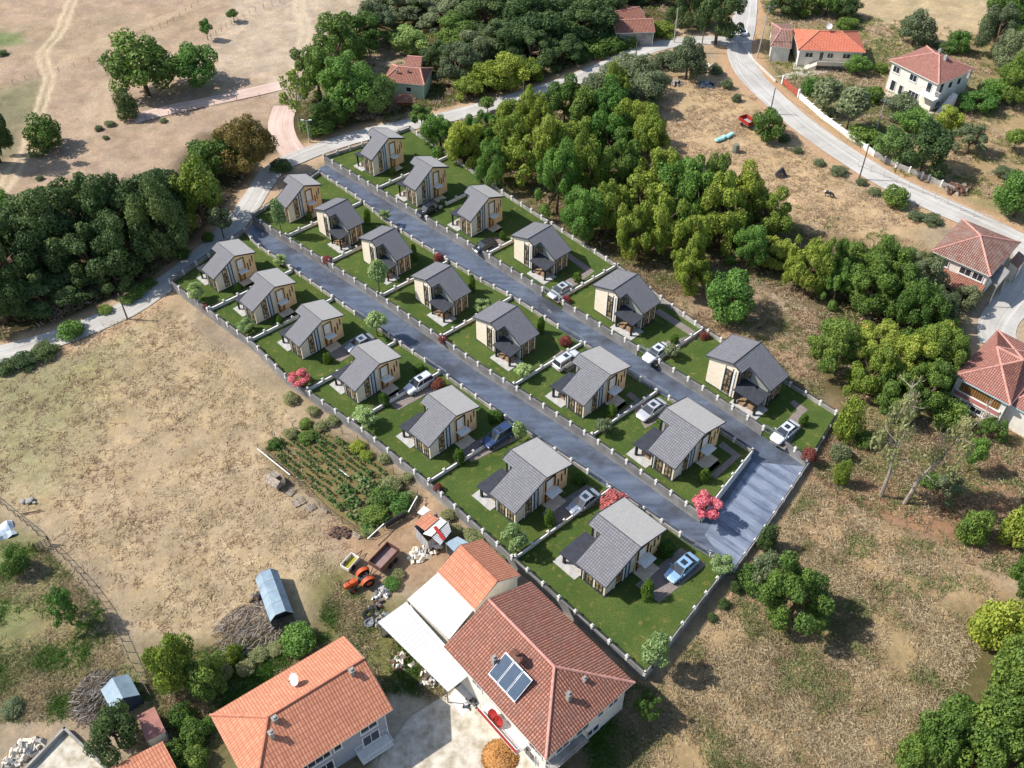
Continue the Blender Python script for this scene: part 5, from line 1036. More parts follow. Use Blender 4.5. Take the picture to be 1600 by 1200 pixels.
# the large house with the orange roof, bottom left
hA = house('village_house', (537, 993), (328, 1117), (622, 1103), 5.6, 2.6, .1, 4.2, M_tileA, mat('grey_render', lin(158, 162, 170), lin(146, 150, 158), 1, .85), 'house with the large smooth orange roof, cut by the bottom edge', .7, M_ridgeo,
           wins=[], chim=[])
LA, WA = hA['_L'], hA['_w']
hA_w = [(2, .86, 3.3, 1.9, 1.5), (2, .86, .6, 1.9, 1.9), (2, .60, 3.3, .9, 1.2), (2, .42, 3.2, 3.2, 1.5), (2, .42, .4, 3.2, 1.9), (2, .14, 3.2, 2.2, 1.5)]
def add_wins(o, he, over, wins):
    ov = over; L, w = o['_L'], o['_w']
    S = {0: ((ov, ov), (1, 0), (0, -1), L-2*ov), 1: ((L-ov, ov), (0, 1), (1, 0), w-2*ov), 2: ((L-ov, w-ov), (-1, 0), (0, 1), L-2*ov), 3: ((ov, w-ov), (0, -1), (-1, 0), w-2*ov)}
    for (s, t, z, ww, hh) in wins:
        (ox, oy), (dx, dy), (nx, ny), ln = S[s]; Mx = Matrix(((dx, nx, 0, ox+dx*ln*t), (dy, ny, 0, oy+dy*ln*t), (0, 0, 1, z), (0, 0, 0, 1))); f = MB(); tk = .1
        f.box(-ww/2-.06, 0, -.08, ww/2+.06, .14, tk, 0, Mx); f.box(-ww/2, 0, hh-tk, ww/2, .1, hh, 0, Mx); f.box(-ww/2, 0, tk, -ww/2+tk, .1, hh-tk, 0, Mx); f.box(ww/2-tk, 0, tk, ww/2, .1, hh-tk, 0, Mx)
        nb = max(1, round(ww/.8))
        for i in range(1, nb): f.box(-ww/2+ww*i/nb-.03, 0, tk, -ww/2+ww*i/nb+.03, .09, hh-tk, 0, Mx)
        q = f.build('window', M_trim, o); g = MB(); g.box(-ww/2+tk, .01, tk, ww/2-tk, .04, hh-tk, 0, Mx); g.build('pane', M_glass, q)
add_wins(hA, 5.6, .7, hA_w)
def chimney(o, he, rise, x, y, h, s=.25, m=None):
    L, w = o['_L'], o['_w']; X, Y = x*L, y*w; z = he+rise*(1-abs(Y-w/2)/(w/2)); q = MB(); q.box(X-s, Y-s, z-.7, X+s, Y+s, z+h); c = q.build('chimney', m or M_conc, o)
    q = MB(); q.box(X-s-.08, Y-s-.08, z+h, X+s+.08, Y+s+.08, z+h+.1); q.box(X-s*.6, Y-s*.6, z+h+.1, X+s*.6, Y+s*.6, z+h+.28); q.build('chimney_cap', M_conc, c)
chimney(hA, 5.6, 2.6, .12, .56, .6, .2); chimney(hA, 5.6, 2.6, .68, .56, .5, .2); chimney(hA, 5.6, 2.6, .74, .66, .9, .18)
balcony(hA, LA*.06, WA-.7, LA*.3, WA+.7, .35)
dish(onroof(hA, 5.6, 2.6, .44, .28), 'white satellite dish on the smooth slope of the large orange roof', -2.3, .62)
def lift(o, he, rise, x0, y0, x1, y1, m): pass
# big house in the middle foreground
hB = house('village_house', (853, 1187), (693, 1010), (975, 1050), 5.8, 2.7, 5.3, .1, M_tileB, M_white, 'big terracotta roofed house with solar panels beside the estate wall', .6, M_ridge)
LB, WB = hB['_L'], hB['_w']
def local(o, p): return (Matrix.Rotation(-o.rotation_euler.z, 3, 'Z') @ (Vector(p)-Vector(o.location)))
def chim_px(o, px, z, h, s=.22, m=None):
    p = local(o, G(px[0], px[1], z)); q = MB(); q.box(p.x-s, p.y-s, z-.9, p.x+s, p.y+s, z+h); c = q.build('chimney', m or M_conc, o)
    q = MB(); q.box(p.x-s-.07, p.y-s-.07, z+h, p.x+s+.07, p.y+s+.07, z+h+.09); q.box(p.x-s*.6, p.y-s*.6, z+h+.09, p.x+s*.6, p.y+s*.6, z+h+.3); q.build('chimney_cap', M_conc, c)
chim_px(hB, (888, 1094), 6.9, 1.2, .2); chim_px(hB, (913, 1066), 6.9, .7, .16); chim_px(hB, (772, 1033), 7.3, .6, .2)
add_wins(hB, 5.8, .6, [(1, .2, 3.2, 1.8, 1.4), (1, .45, 3.2, 1.8, 1.4), (1, .68, 3.3, .9, 1.2), (1, .85, 3.2, 1.4, 1.4), (0, .28, 3.2, 1.5, 1.4), (0, .9, 3.2, 1.8, 1.4), (0, .62, .4, 2, 2), (0, .85, .4, 1.4, 2), (1, .3, .5, 1.8, 1.4), (1, .6, .5, 1.8, 1.4)])
balcony(hB, LB*.42, -.9, LB*.80, .6, 3.0, M_trim); balcony(hB, LB-.6, .6, LB+.45, WB*.45, 3.0, M_conc)
b = MB(); b.box(LB*.42, -.93, 3.1, LB*.80, -.86, 3.75); b.build('balcony_panel', M_redp, hB)
# solar water heater lying on the roof
p = G(771, 1052, 7.0); so_ = empty('solar_heater', hB.matrix_world.translation, hB.rotation_euler.z, 'three blue solar panels mounted on the terracotta roof', 'solar panel'); so_.location = hB.location
sl_ = 2.7/(WB/2); c = local(hB, G(797, 1057, 7.5)); tilt = math.atan(sl_)
def rp(x, y, dz=0): return Vector((x, y, 5.8+sl_*y+dz))
for k in range(3):
    x0 = c.x-1.95+k*1.32; q = MB(); pts = [rp(x0, c.y-1.15, .28), rp(x0+1.24, c.y-1.15, .28), rp(x0+1.24, c.y+1.15, .75), rp(x0, c.y+1.15, .75)]; q.slab(pts, .09, 0); fr = q.build('panel_frame', M_metal, so_)
    nn = (pts[1]-pts[0]).cross(pts[2]-pts[0]).normalized(); cc = sum(pts, Vector())/4; q = MB(); q.slab([cc+(x-cc)*.9+nn*.035 for x in pts], .025, 0); q.build('collector', MATS.get('solar') or mat('solar', lin(58, 78, 98), lin(48, 68, 88), 2, .15, 0, 0, .8), fr)
q = MB(); [q.tube(rp(x, c.y+1.1, 0), rp(x, c.y+1.1, .7), .03, n=4) for x in (c.x-1.8, c.x, c.x+1.8)]; q.build('stand', M_metal, so_)
tk_ = empty('water_tank', G(808, 1034, 7.6), hB.rotation_euler.z, 'rusty drum shaped water tank on the roof above the solar panels', 'water tank')
q = MB(); q.lathe([(0, -.75), (.38, -.75), (.45, -.6), (.45, .6), (.38, .75), (0, .75)], (0, 0, 1.0), 14, M=Matrix.Rotation(math.pi/2, 4, 'Y')); q.build('drum', M_rust, tk_, True)
q = MB(); [q.tube((x, y, -.5), (x, y, .8), .035, n=4) for x in (-.5, .5) for y in (-.3, .3)]; q.lathe([(.25, 1.3), (.25, 1.75), (0, 1.8)], n=10); q.build('stand', M_rust, tk_)
for i, (px, l) in enumerate([((773, 1122), 'dark red satellite dish on the house wall, the upper one of the two'), ((781, 1132), 'dark red satellite dish on the house wall, the lower one of the two')]):
    dish(G(px[0], px[1], 2.6), l, -2.4, .6, M_redp)
hW = house('house_wing', (742, 953), (683, 893), (815, 900), 5.0, 1.9, .1, .1, M_tileA, M_white, 'old orange tiled gabled wing joined to the big terracotta roofed house', .3, M_ridgeo)
# white lean-to roofs
def shed_roof(name, px, zs, m, label, cat='shed', post=True, th=.08, e=None, walls=None, group=None):
    P = [G(u, v, z) for (u, v), z in zip(px, zs)]; o = empty(name, (P[0].x, P[0].y, 0), 0, label, cat, group); O = Vector((P[0].x, P[0].y, 0)); Q = [p-O for p in P]
    q = MB(); q.slab(Q, th, 0, e or (Q[1]-Q[0])); q.build('roof', m, o)
    if post:
        for p in Q: q = MB(); c = sum(Q, Vector())/4; r = p+(c-p)*.05; q.box(r.x-.06, r.y-.06, 0, r.x+.06, r.y+.06, r.z-th-.03); q.build('post', M_metal, o)
    if walls:
        q = MB(); c = sum(Q, Vector())/len(Q); R = [p+(c-p)*.06 for p in Q]
        for i in range(len(R)):
            if i in walls[1]:
                a, b = R[i], R[(i+1) % len(R)]; q.face([(a.x, a.y, -.1), (b.x, b.y, -.1), (b.x, b.y, b.z-th), (a.x, a.y, a.z-th)])
        q.build('wall', walls[0], o)
    return o
shed_roof('lean_to', [(685, 894), (741, 951), (702, 999), (636, 937)], [3.9, 3.9, 3.3, 3.3], M_white_sheet, 'flat bright white roof between the orange wing and the ribbed white roof', walls=(M_white, (2, 3)))
shed_roof('lean_to', [(635, 940), (736, 1052), (700, 1081), (590, 972)], [3.2, 3.2, 2.7, 2.7], M_white_sheet, 'ribbed long white sheet roof over the farmyard lean to', walls=(M_white, (3,)))
# yard slab and clutter in front
def flat(name, px, m, z, ang=0, h=0):
    w = ccw([(p.x, p.y) for p in GP(px, h)]); mb = MB(); tri_poly(mb, w, z); return struct(mb.build(name, m))
M_yard = mat('pale_yard_concrete', lin(208, 200, 184), lin(160, 150, 128), .9, .95, .3)
flat('courtyard', [(702, 1082), (742, 1052), (770, 1090), (852, 1190), (860, 1240), (570, 1260), (596, 1180), (640, 1120)], M_yard, .012)
flat('terrace_floor', [(700, 1088), (724, 1066), (748, 1092), (722, 1120)], M_trim, .03)
def blobheap(name, px, w, hgt, m, label, cat, seed, n=26, group=None, h=0):
    "heap of irregular chunks"
    rs = random.Random(seed); p = G(px[0], px[1], h); s, e = ppm(px[1]); R = w/s/2; mb = MB()
    for _ in range(n):
        a = rs.uniform(0, 6.28); r = R*rs.random()**.6; z = hgt*(1-r/R)*rs.uniform(.2, 1); k = R*rs.uniform(.12, .3)
        M4 = Matrix.Translation((r*math.cos(a), r*math.sin(a)*.8, z)) @ Matrix.Rotation(rs.uniform(0, 3), 4, Vector((rs.random(), rs.random(), rs.random())).normalized())
        mb.box(-k, -k*rs.uniform(.5, 1), -k*.3, k, k*.7, k*.3, rs.randrange(len(m)), M4)
    o = mb.build(name, m); o.location = p; tag(o, label, cat, group); return o
def hayheap():
    rs = random.Random(3); mb = MB(); N_ = 26
    for i in range(2600):
        a = rs.uniform(0, 6.28); r = 1.75*rs.random()**.5; z = .85*(1-(r/1.75)**2)*rs.uniform(.5, 1.05); d = Vector((rs.uniform(-1, 1), rs.uniform(-1, 1), rs.uniform(-.3, .5))).normalized()*.2; n = Vector((rs.uniform(-1, 1), rs.uniform(-1, 1), 1)).normalized()*.05; c = Vector((r*math.cos(a), r*math.sin(a), z))
        s = d.cross(n).normalized()*.05; mb.face([c-d-s, c+d-s, c+d+s, c-d+s])
    mb.lathe([(1.75, 0), (1.4, .4), (.8, .7), (0, .8)], n=18)
    o = mb.build('hay_heap', mat('golden_hay', lin(190, 142, 84), lin(160, 112, 64), 4, .95)); o.location = G(781, 1183); tag(o, 'round heap of golden brown hay on the pale yard', 'heap')
hayheap()
blobheap('yard_clutter', (736, 1100), 26, .6, [M_dark, M_trim, M_rust], 'dark clutter stacked at the terrace edge below the white roof', 'clutter', 4, 18)
blobheap('yard_clutter', (668, 1062), 34, .5, [M_dark, M_white, M_pav], 'sacks and boxes under the edge of the ribbed white roof', 'clutter', 5, 22)
blobheap('rubble_strip', (628, 1035), 36, .35, [M_pav, M_white, M_rust], 'pinkish rubble along the outside of the ribbed white roof', 'rubble', 6, 30)
# other village houses
hC = house('village_house', (1548, 432), (1455, 392), (1588, 376), 5.0, 2.0, 4.6, 4.6, M_tileC, M_white, 'old house with a weathered brown hipped roof on the right', .5, M_ridge)
add_wins(hC, 5.0, .5, [(0, .18, 3.1, 2, 1.3), (0, .62, 3.1, 1.8, 1.3), (0, .85, 3.1, 1.6, 1.3), (1, .3, 3.0, 2, 1.4), (1, .6, 3.0, 1.2, 1.3), (3, .4, 3, 1.4, 1.3)])
shed_roof('porch_roof', [(1452, 402), (1540, 446), (1527, 470), (1446, 425)], [2.9, 2.9, 2.3, 2.3], M_tileB, 'dark red lower roof along the front of the old brown roofed house', 'roof')
shed_roof('porch_roof', [(1560, 408), (1578, 424), (1557, 450), (1546, 432)], [4.4, 4.4, 3.6, 3.6], M_concd, 'grey sheet canopy at the side of the old brown roofed house', 'roof')
shed_roof('shed', [(1592, 392), (1604, 402), (1592, 420), (1578, 408)], [2.8]*4, M_tileC, 'small brown roofed shed beside the old house on the right', 'shed', walls=(M_white, (0, 1, 2, 3)))
blobheap('yellow_sacks', (1509, 480), 14, .5, [MATS.get('yel') or mat('yel', lin(216, 176, 60), lin(190, 150, 50), 2, .7)], 'bright yellow sacks lying below the old house on the right', 'sacks', 12, 8)
hD = house('village_house', (1490, 587), (1579, 634), (1540, 506), 4.6, 2.3, 5.6, 5.6, M_tileD, M_white, 'white house with turquoise trim and rose tiled hipped roof, cut by the right edge', .5, M_ridge, wtrim=M_turq)
LD, WD = hD['_L'], hD['_w']
M_slat = tilemat('brown_shutter_slats', lin(150, 112, 66), lin(128, 92, 52), lin(84, 58, 34), .3, 9, lin(120, 90, 60), .3, .05, .6)
q = MB(); q.quad_uv([(1.2, .42, 2.6), (LD-1.2, .42, 2.6), (LD-1.2, .42, 4.0), (1.2, .42, 4.0)], (1, 0, 0)); q.build('shutter', M_slat, hD)
q = MB(); q.box(.9, .30, 1.75, LD-.9, .49, 2.45); q.build('balcony_panel', mat('faded_red_panel', lin(196, 132, 124), lin(176, 112, 104), 2, .8), hD); q = MB(); q.box(.8, .26, 2.45, LD-.8, .49, 2.58); q.box(.8, .26, 1.55, LD-.8, .49, 1.75); q.build('balcony_rail', M_trim, hD)
add_wins(hD, 4.6, .5, [(0, .2, .3, 2, 1.0), (0, .55, .3, 1.6, 1.0), (0, .82, .3, 1.6, 1.0), (3, .3, 2.6, 1.5, 1.3)])
hD2 = house('house_wing', (1572, 628), (1640, 668), (1610, 590), 3.9, 1.2, 2, .1, M_tileD, M_white, 'lower wing of the turquoise trimmed house at the right edge', .4, M_ridge, wtrim=M_turq)
hE = house('village_house', (1467, 132), (1390, 94), (1551, 120), 5.9, 2.2, 5, 5.4, M_tileD, M_white, 'white two storey house with a rose hipped roof in the upper right', .5, M_ridge)
LE, WE = hE['_L'], hE['_w']
add_wins(hE, 5.9, .5, [(0, .12, 3.9, 1.6, 1.4), (0, .5, 3.9, 1.7, 1.4), (0, .14, .3, 1.2, 2.2), (0, .32, .3, 1.0, 2.0), (0, .60, .3, 2.4, 2.0), (1, .15, 3.4, 1.2, 2.0), (1, .42, 3.6, 1.2, 1.4), (1, .68, 3.6, 1.2, 1.4), (0, .86, 3.2, 1.2, 2.1), (1, .2, .3, 1.4, 1.4)])
balcony(hE, LE*.74, -1.0, LE+.6, .5, 3.2); 
chim_px(hE, (1468, 82), 7.6, .5, .25); chim_px(hE, (1477, 93), 7.6, .6, .28); chim_px(hE, (1515, 115), 6.9, .5, .22)
q = MB()
for k in range(12): q.box(LE+.5-k*.0, 1.2+k*.3, 0, LE+1.6, 1.5+k*.3, .25+k*.26)
q.build('stair', M_trim, hE); flat('terrace_floor', [(1372, 148), (1395, 138), (1440, 168), (1460, 176), (1450, 186), (1420, 182)], M_yard, .03)
hF = house('village_house', (1247, 78), (1353, 82), (1232, 45), 3.7, 1.9, 4.4, 4.4, M_tileO, M_white, 'house with a bright orange hipped roof in the upper right', .5, M_ridgeo)
add_wins(hF, 3.7, .5, [(0, .16, 2.0, 1.6, 1.1), (0, .36, 1.4, .9, 1.9), (0, .5, 2.0, 1.3, 1.1), (0, .76, 2.0, 1.6, 1.1), (3, .5, 2, 1.4, 1.1)])
LF = hF['_L']; q = MB(); q.box(LF*.3, -1.1, 1.15, LF-1, .5, 1.3); q.box(LF*.3, -1.14, 1.3, LF-1, -1.04, 2.0); q.build('balcony_floor', M_cream, hF)
q = MB(); [q.box(LF*.3-.28*(k+1), -1.1, 0, LF*.3-.28*k, .4, 1.15-k*.15) for k in range(7)]; q.build('stair', M_cream, hF)
dish(G(1293, 51, 5.2), 'white satellite dish above the bright orange roof', -1.7, .62, mast=1.2)
flat('courtyard', [(1238, 96), (1258, 100), (1262, 104), (1312, 105), (1312, 109), (1270, 118), (1228, 124), (1212, 120), (1240, 112)], M_yard, .03)
hG = house('farm_building', (1204, 72), (1237, 75), (1190, 34), 3.2, 1.2, 1.9, .1, M_tileC, M_white, 'old farm building with faded brown roof left of the orange roof', .3, M_ridge)
hH = house('cottage', (597, 127), (663, 133), (606, 100), 3.2, 1.5, 2.4, 1.6, M_tileB, mat('pale_green_render', lin(186, 206, 176), lin(168, 190, 160), 1, .85), 'small pink roofed cottage with pale green wall among the upper trees', .35, M_ridge)
add_wins(hH, 3.2, .35, [(0, .62, 1.3, 1.2, 1.1), (0, .2, 1.3, 1.2, 1.1)]); chim_px(hH, (621, 112), 4.4, .3, .15); chim_px(hH, (638, 112), 4.4, .3, .15)
hH2 = house('cottage_wing', (632, 102), (657, 104), (635, 86), 3.0, .9, .1, .1, M_tileD, M_white, 'rear pink roofed wing behind the small cottage', .2, M_ridge)
def kiosk():
    o = empty('roadside_shelter', G(622, 176), 0.05, 'tiny open shelter with a pink tiled pyramid roof beside the road', 'shelter'); L = 2.7
    q = MB(); c = (L/2, L/2, 3.1)
    for a, b in (((-.2, -.2), (L+.2, -.2)), ((L+.2, -.2), (L+.2, L+.2)), ((L+.2, L+.2), (-.2, L+.2)), ((-.2, L+.2), (-.2, -.2))): q.quad_uv([(a[0], a[1], 2.1), (b[0], b[1], 2.1), c], (b[0]-a[0], b[1]-a[1], 0))
    q.build('roof', M_tileB, o)
    for x in (0, L-.12):
        for y in (0, L-.12): q = MB(); q.box(x, y, 0, x+.12, y+.12, 2.1); q.build('post', M_dark, o)
    q = MB(); q.box(.1, L-.5, .4, L-.1, L-.1, .48); q.box(.1, L-.12, 0, L-.1, L-.06, 1.2); q.build('bench', M_wood, o)
kiosk()
hI = house('farm_building', (962, 52), (1024, 50), (958, 30), 3.0, 1.3, .1, .1, M_tileB, M_conc, 'low red roofed farm building at the top beside the wood', .3, M_ridge)
hI2 = house('farm_building', (968, 36), (1010, 28), (965, 14), 3.4, 1.1, .1, .1, M_tileB, M_conc, 'rear red roofed farm building behind the front one', .3, M_ridge)
# lower left sheds
shed_roof('shed', [(214, 1118), (241, 1104), (259, 1143), (228, 1158)], [2.4, 2.2, 2.2, 2.4], mat('pink_fibre_sheet', lin(176, 124, 112), lin(150, 104, 94), .8, .9), 'low brown sheet roofed shed below the dark blue tent', walls=(M_white, (0, 1, 2, 3)))
shed_roof('shed', [(172, 1200), (254, 1158), (276, 1200), (190, 1246)], [2.6, 2.6, 2.2, 2.2], M_tileA, 'orange tiled lean to at the bottom left edge', walls=(M_white, (0, 1, 2, 3)), e=Vector((1, .8, 0)))
shed_roof('shed', [(1578, 1170), (1640, 1150), (1660, 1230), (1575, 1235)], [3.2]*4, M_tileD, 'rose tiled roof corner in the thicket at the bottom right', walls=(M_white, (0, 1, 2, 3)))
def slabyard():
    o = empty('concrete_pen', G(104, 1142), 0, 'roofless pen with pale concrete floor and low wall at the bottom left', 'pen'); O = o.location.copy()
    P = [p-O for p in GP([(104, 1142), (172, 1208), (90, 1260), (36, 1212)])]; q = MB(); q.face([(p.x, p.y, .1) for p in ccwv(P)]); q.build('floor', M_yard, o); w = MB()
    for a, b in ((P[0], P[1]), (P[0], P[3])):
        d = (b-a); e = d.normalized(); Mx = Matrix(((e.x, -e.y, 0, a.x), (e.y, e.x, 0, a.y), (0, 0, 1, 0), (0, 0, 0, 1))); w.box(-.1, -.12, -.1, d.length, .12, .7, 0, Mx)
    w.build('wall', M_conc, o)
def ccwv(P):
    a = sum(P[i].x*P[(i+1) % len(P)].y-P[(i+1) % len(P)].x*P[i].y for i in range(len(P))); return P if a > 0 else P[::-1]
slabyard()
blobheap('rubble_heap', (45, 1172), 48, 1.4, [M_white, M_conc, M_cream], 'white rubble heap beside the roofless pen', 'heap', 21, 60)
blobheap('rubble_heap', (20, 1190), 30, .6, [M_white, M_conc], 'small rubble heap at the left edge beside the larger one', 'heap', 22, 30)
# ---------------- farmyard vehicles and junk ----------------
def tractor():
    o = empty('tractor', G(566, 912), D(-149), 'orange tractor parked on the farmyard grass', 'tractor')
    b = MB(); st = [(.5, .3, .75, 1.3), (.9, .32, .7, 1.34), (1.9, .3, .72, 1.26), (2.1, .26, .75, 1.18)]
    R = [[Vector((x, -w, a)), Vector((x, -w, c-.1)), Vector((x, -w*.7, c)), Vector((x, w*.7, c)), Vector((x, w, c-.1)), Vector((x, w, a))] for x, w, a, c in st]
    for A, B in zip(R, R[1:]):
        for i in range(6): j = (i+1) % 6; b.face([A[i], B[i], B[j], A[j]])
    b.face(R[0]); b.face(R[-1][::-1]); b.build('bonnet', M_oran, o)
    q = MB(); q.box(-.9, -.22, .55, 1.9, .22, .85); q.box(1.2, -.6, .5, 1.4, .6, .62); q.build('chassis', M_dark, o)
    for s in (-1, 1):
        q = MB(); n = 10
        for k in range(n):
            a0, a1 = math.pi*(.05+.8*k/n), math.pi*(.05+.8*(k+1)/n); f = lambda a, y: (-.55+.86*math.cos(a), y, .72+.86*math.sin(a)); y0, y1 = s*.45, s*.95; pp = [f(a0, y0), f(a1, y0), f(a1, y1), f(a0, y1)]; q.face(pp if s > 0 else pp[::-1])
        q.build('mudguard', M_oran, o)
        for x, r, w, y in ((-.55, .72, .2, .7), (1.3, .42, .13, .62)):
            Rm = Matrix.Rotation(math.pi/2, 4, 'X'); q = MB(); q.lathe([(r*.5, -w), (r*.92, -w), (r, -w*.6), (r, w*.6), (r*.92, w), (r*.5, w)], (x, s*y, r), 18, M=Rm); wq = q.build('wheel', M_tyre, o, True)
            q = MB(); q.lathe([(0, -w*.5), (r*.52, -w*.7), (r*.52, w*.7), (0, w*.5)], (x, s*y, r), 12, M=Rm); q.build('rim', M_oran, wq)
    q = MB(); q.box(-.75, -.24, .95, -.3, .24, 1.05); q.box(-.8, -.24, 1.05, -.72, .24, 1.4); q.build('seat', M_dark, o)
    q = MB(); q.tube((.35, 0, 1.2), (.05, 0, 1.55), .025, n=5); q.lathe([(.17, -.015), (.2, 0), (.17, .015)], (.05, 0, 1.56), 12); q.build('steering_wheel', M_black, o)
    q = MB(); q.tube((1.5, .1, 1.3), (1.5, .1, 1.9), .035, n=6); q.build('exhaust', M_dark, o)
tractor()
def trailer(px, ang, L, Wd, hgt, tilt, m, mi, label, bed=.75, scale=1):
    o = empty('trailer', G(*px), D(ang), label, 'trailer'); t = Matrix.Rotation(tilt, 4, 'X')
    q = MB(); q.box(-L/2, -Wd/2, bed-.1, L/2, Wd/2, bed); q.build('bed', mi, o)
    for a in ((-L/2, -Wd/2, L/2, -Wd/2+.06), (-L/2, Wd/2-.06, L/2, Wd/2), (-L/2, -Wd/2+.06, -L/2+.06, Wd/2-.06), (L/2-.06, -Wd/2+.06, L/2, Wd/2-.06)):
        q = MB(); q.box(a[0], a[1], bed+.002, a[2], a[3], bed+hgt); q.build('side_board', m, o)
    q = MB(); q.tube((L/2, -.3, bed-.15), (L/2+1.2, 0, .45), .05, n=5); q.tube((L/2, .3, bed-.15), (L/2+1.2, 0, .45), .05, n=5); q.build('drawbar', M_dark, o)
    for s in (-1, 1):
        for x in ((-.25,) if L < 3 else (-.8, .1)):
            q = MB(); q.lathe([(0, -.1), (.3, -.1), (.38, -.06), (.38, .06), (.3, .1), (0, .1)], (x, s*(Wd/2+.02), .38), 14, M=Matrix.Rotation(math.pi/2, 4, 'X')); q.build('wheel', M_tyre, o, True)
    return o
trailer((602, 880), 235, 3.3, 1.8, .65, 0, M_rust, mat('brown_bed', lin(150, 124, 118), lin(128, 104, 98), 1.5, .8), 'large rusty brown farm trailer behind the orange tractor', 1.0)
tb = trailer((548, 884), 58, 2.0, 1.2, .5, 0, M_trim, mat('yellow_load', lin(170, 160, 60), lin(130, 124, 50), 4, .9), 'small white box trailer with a yellow load on the dry field', .5)
trailer((1166, 196), -60, 2.8, 1.8, .7, 0, M_redp, M_conc, 'red sided farm trailer at the corner of the upper meadow', .75)
blobheap('junk_heap', (598, 925), 30, .7, [M_trim, M_conc, M_metal], 'white sacks and scrap beside the tractor wheel', 'junk', 31, 34)
blobheap('junk_heap', (588, 945), 30, .4, [M_dark, M_metal, M_rust], 'dark scrap and boards below the tractor', 'junk', 32, 24)
blobheap('junk_heap', (592, 968), 30, .4, [M_pav, M_conc, M_metal], 'loose scrap beside the old tyre', 'junk', 33, 26)
blobheap('junk_heap', (655, 868), 34, .6, [M_trim, M_conc, M_cream], 'pale rubble spread between the trailer and the patched shack', 'junk', 34, 44)
blobheap('junk_heap', (676, 856), 30, .9, [M_trim, M_cream, M_rust], 'broken boards piled against the patched shack', 'junk', 35, 34)
q = MB(); q.lathe([(.38, 0), (.62, 0), (.72, .12), (.62, .26), (.38, .26), (.3, .12), (.38, 0)], n=20); ty = q.build('tyre', M_tyre, None, True); ty.location = G(576, 961); tag(ty, 'old tractor tyre lying beside the ribbed white roof', 'tyre')
q = MB(); q.lathe([(.3, 0), (.5, 0), (.5, .3), (.44, .3), (.42, .1), (0, .08)], n=18); ty = q.build('basin', M_metal, None, True); ty.location = G(577, 975); tag(ty, 'pale blue basin on the ground below the old tyre', 'basin')
def well():
    o = empty('well_ring', G(263, 1005), 0, 'concrete well ring with dark opening in the dry field', 'well'); q = MB(); q.lathe([(.72, -.1), (.72, .32), (.55, .32), (.55, -.1)], n=24); q.build('ring', M_conc, o, False); q = MB(); q.lathe([(.55, .12), (0, .12)], n=24); q.build('opening', M_dark, o)
well()
def stone(px, sx, sy, sz, label, seed):
    rs = np.random.RandomState(seed); q = MB(); pr = [(0, 0), (.8, .05), (1, .35), (.85, .75), (.5, .95), (0, 1)]; q.lathe([(r*(1+rs.uniform(-.08, .08)), z) for r, z in pr], n=11); o = q.build('stone', M_conc, None, False); o.scale = (sx, sy, sz); o.location = G(*px); o.rotation_euler.z = seed; tag(o, label, 'stone')
stone((47, 783), .62, .45, .35, 'larger flat pale stone in the dry field near the left edge', 1); stone((36, 784), .42, .3, .3, 'middle pale stone left of the larger flat one', 2); stone((54, 786), .25, .2, .2, 'smallest stone at the right of the flat pale one', 3)
q = MB(); rs = random.Random(8)
g_ = [[Vector((i*.5-2.2, j*.45-1.3, .35+.35*math.sin(i*1.1)*math.cos(j*1.4)+rs.uniform(-.06, .06)-(.45 if i in (0, 8) or j in (0, 6) else 0))) for j in range(7)] for i in range(9)]
for i in range(8):
    for j in range(6): q.face([g_[i][j], g_[i+1][j], g_[i+1][j+1], g_[i][j+1]])
wt = q.build('tarpaulin', M_wtarp, None, True); wt.location = G(-2, 834); wt.rotation_euler.z = .6; tag(wt, 'crumpled white tarpaulin over a pile at the left edge', 'tarpaulin')
def barrelshed():
    o = empty('tarp_shed', G(444, 976), D(116), 'blue grey tarpaulin shed with faceted roof beside the brushwood', 'shed'); L = 6.0; w = 1.25; prof = [(-w, 0), (-w*1.02, 1.5), (-w*.45, 2.35), (w*.45, 2.35), (w*1.02, 1.5), (w, 0)]
    q = MB()
    for (y0, z0), (y1, z1) in zip(prof, prof[1:]):
        for k in range(4): q.face([(L*k/4+.02, y0, z0), (L*k/4+.02, y1, z1), (L*(k+1)/4-.02, y1, z1), (L*(k+1)/4-.02, y0, z0)])
    q.build('cover', M_tarp, o); q = MB()
    for k in range(5):
        for (y0, z0), (y1, z1) in zip(prof, prof[1:]): q.tube((L*k/4, y0*.99, z0), (L*k/4, y1*.99, z1-.01), .03, n=4)
    q.build('hoops', M_metal, o); q = MB(); q.face([(L-.05, y, z) for y, z in prof]); q.build('end_wall', M_dark, o); q = MB(); q.face([(.9, y, z) for y, z in prof[::-1]]); q.build('end_wall', M_dark, o)
barrelshed()
def tent():
    o = empty('tent', G(196, 1116), D(38), 'dark blue tent like tarpaulin shelter beside the lower brushwood heap', 'tent'); L, w = 2.9, 2.9; q = MB(); h = 1.7; r = 2.6
    a = [(-.9, 0), (L-.9, 0), (L-.9, w), (-.9, w)]; A, B, C_, E_ = [Vector((x, y, 0)) for x, y in a]; U = Vector((0, 0, h)); r0 = Vector((L/2-.9, 0.1, r)); r1 = Vector((L/2-.9, w, r))
    q.face([A, E_, E_+U, A+U]); q.face([C_, B, B+U, C_+U]); q.face([E_, C_, C_+U, r1, E_+U]); q.face([A+U, E_+U, r1, r0]); q.face([B+U, r0, r1, C_+U]); q.build('cover', M_tarp, o)
    q = MB(); q.face([A, A+U, r0, B+U, B]); q.build('front_sheet', M_tarpd, o)
tent()
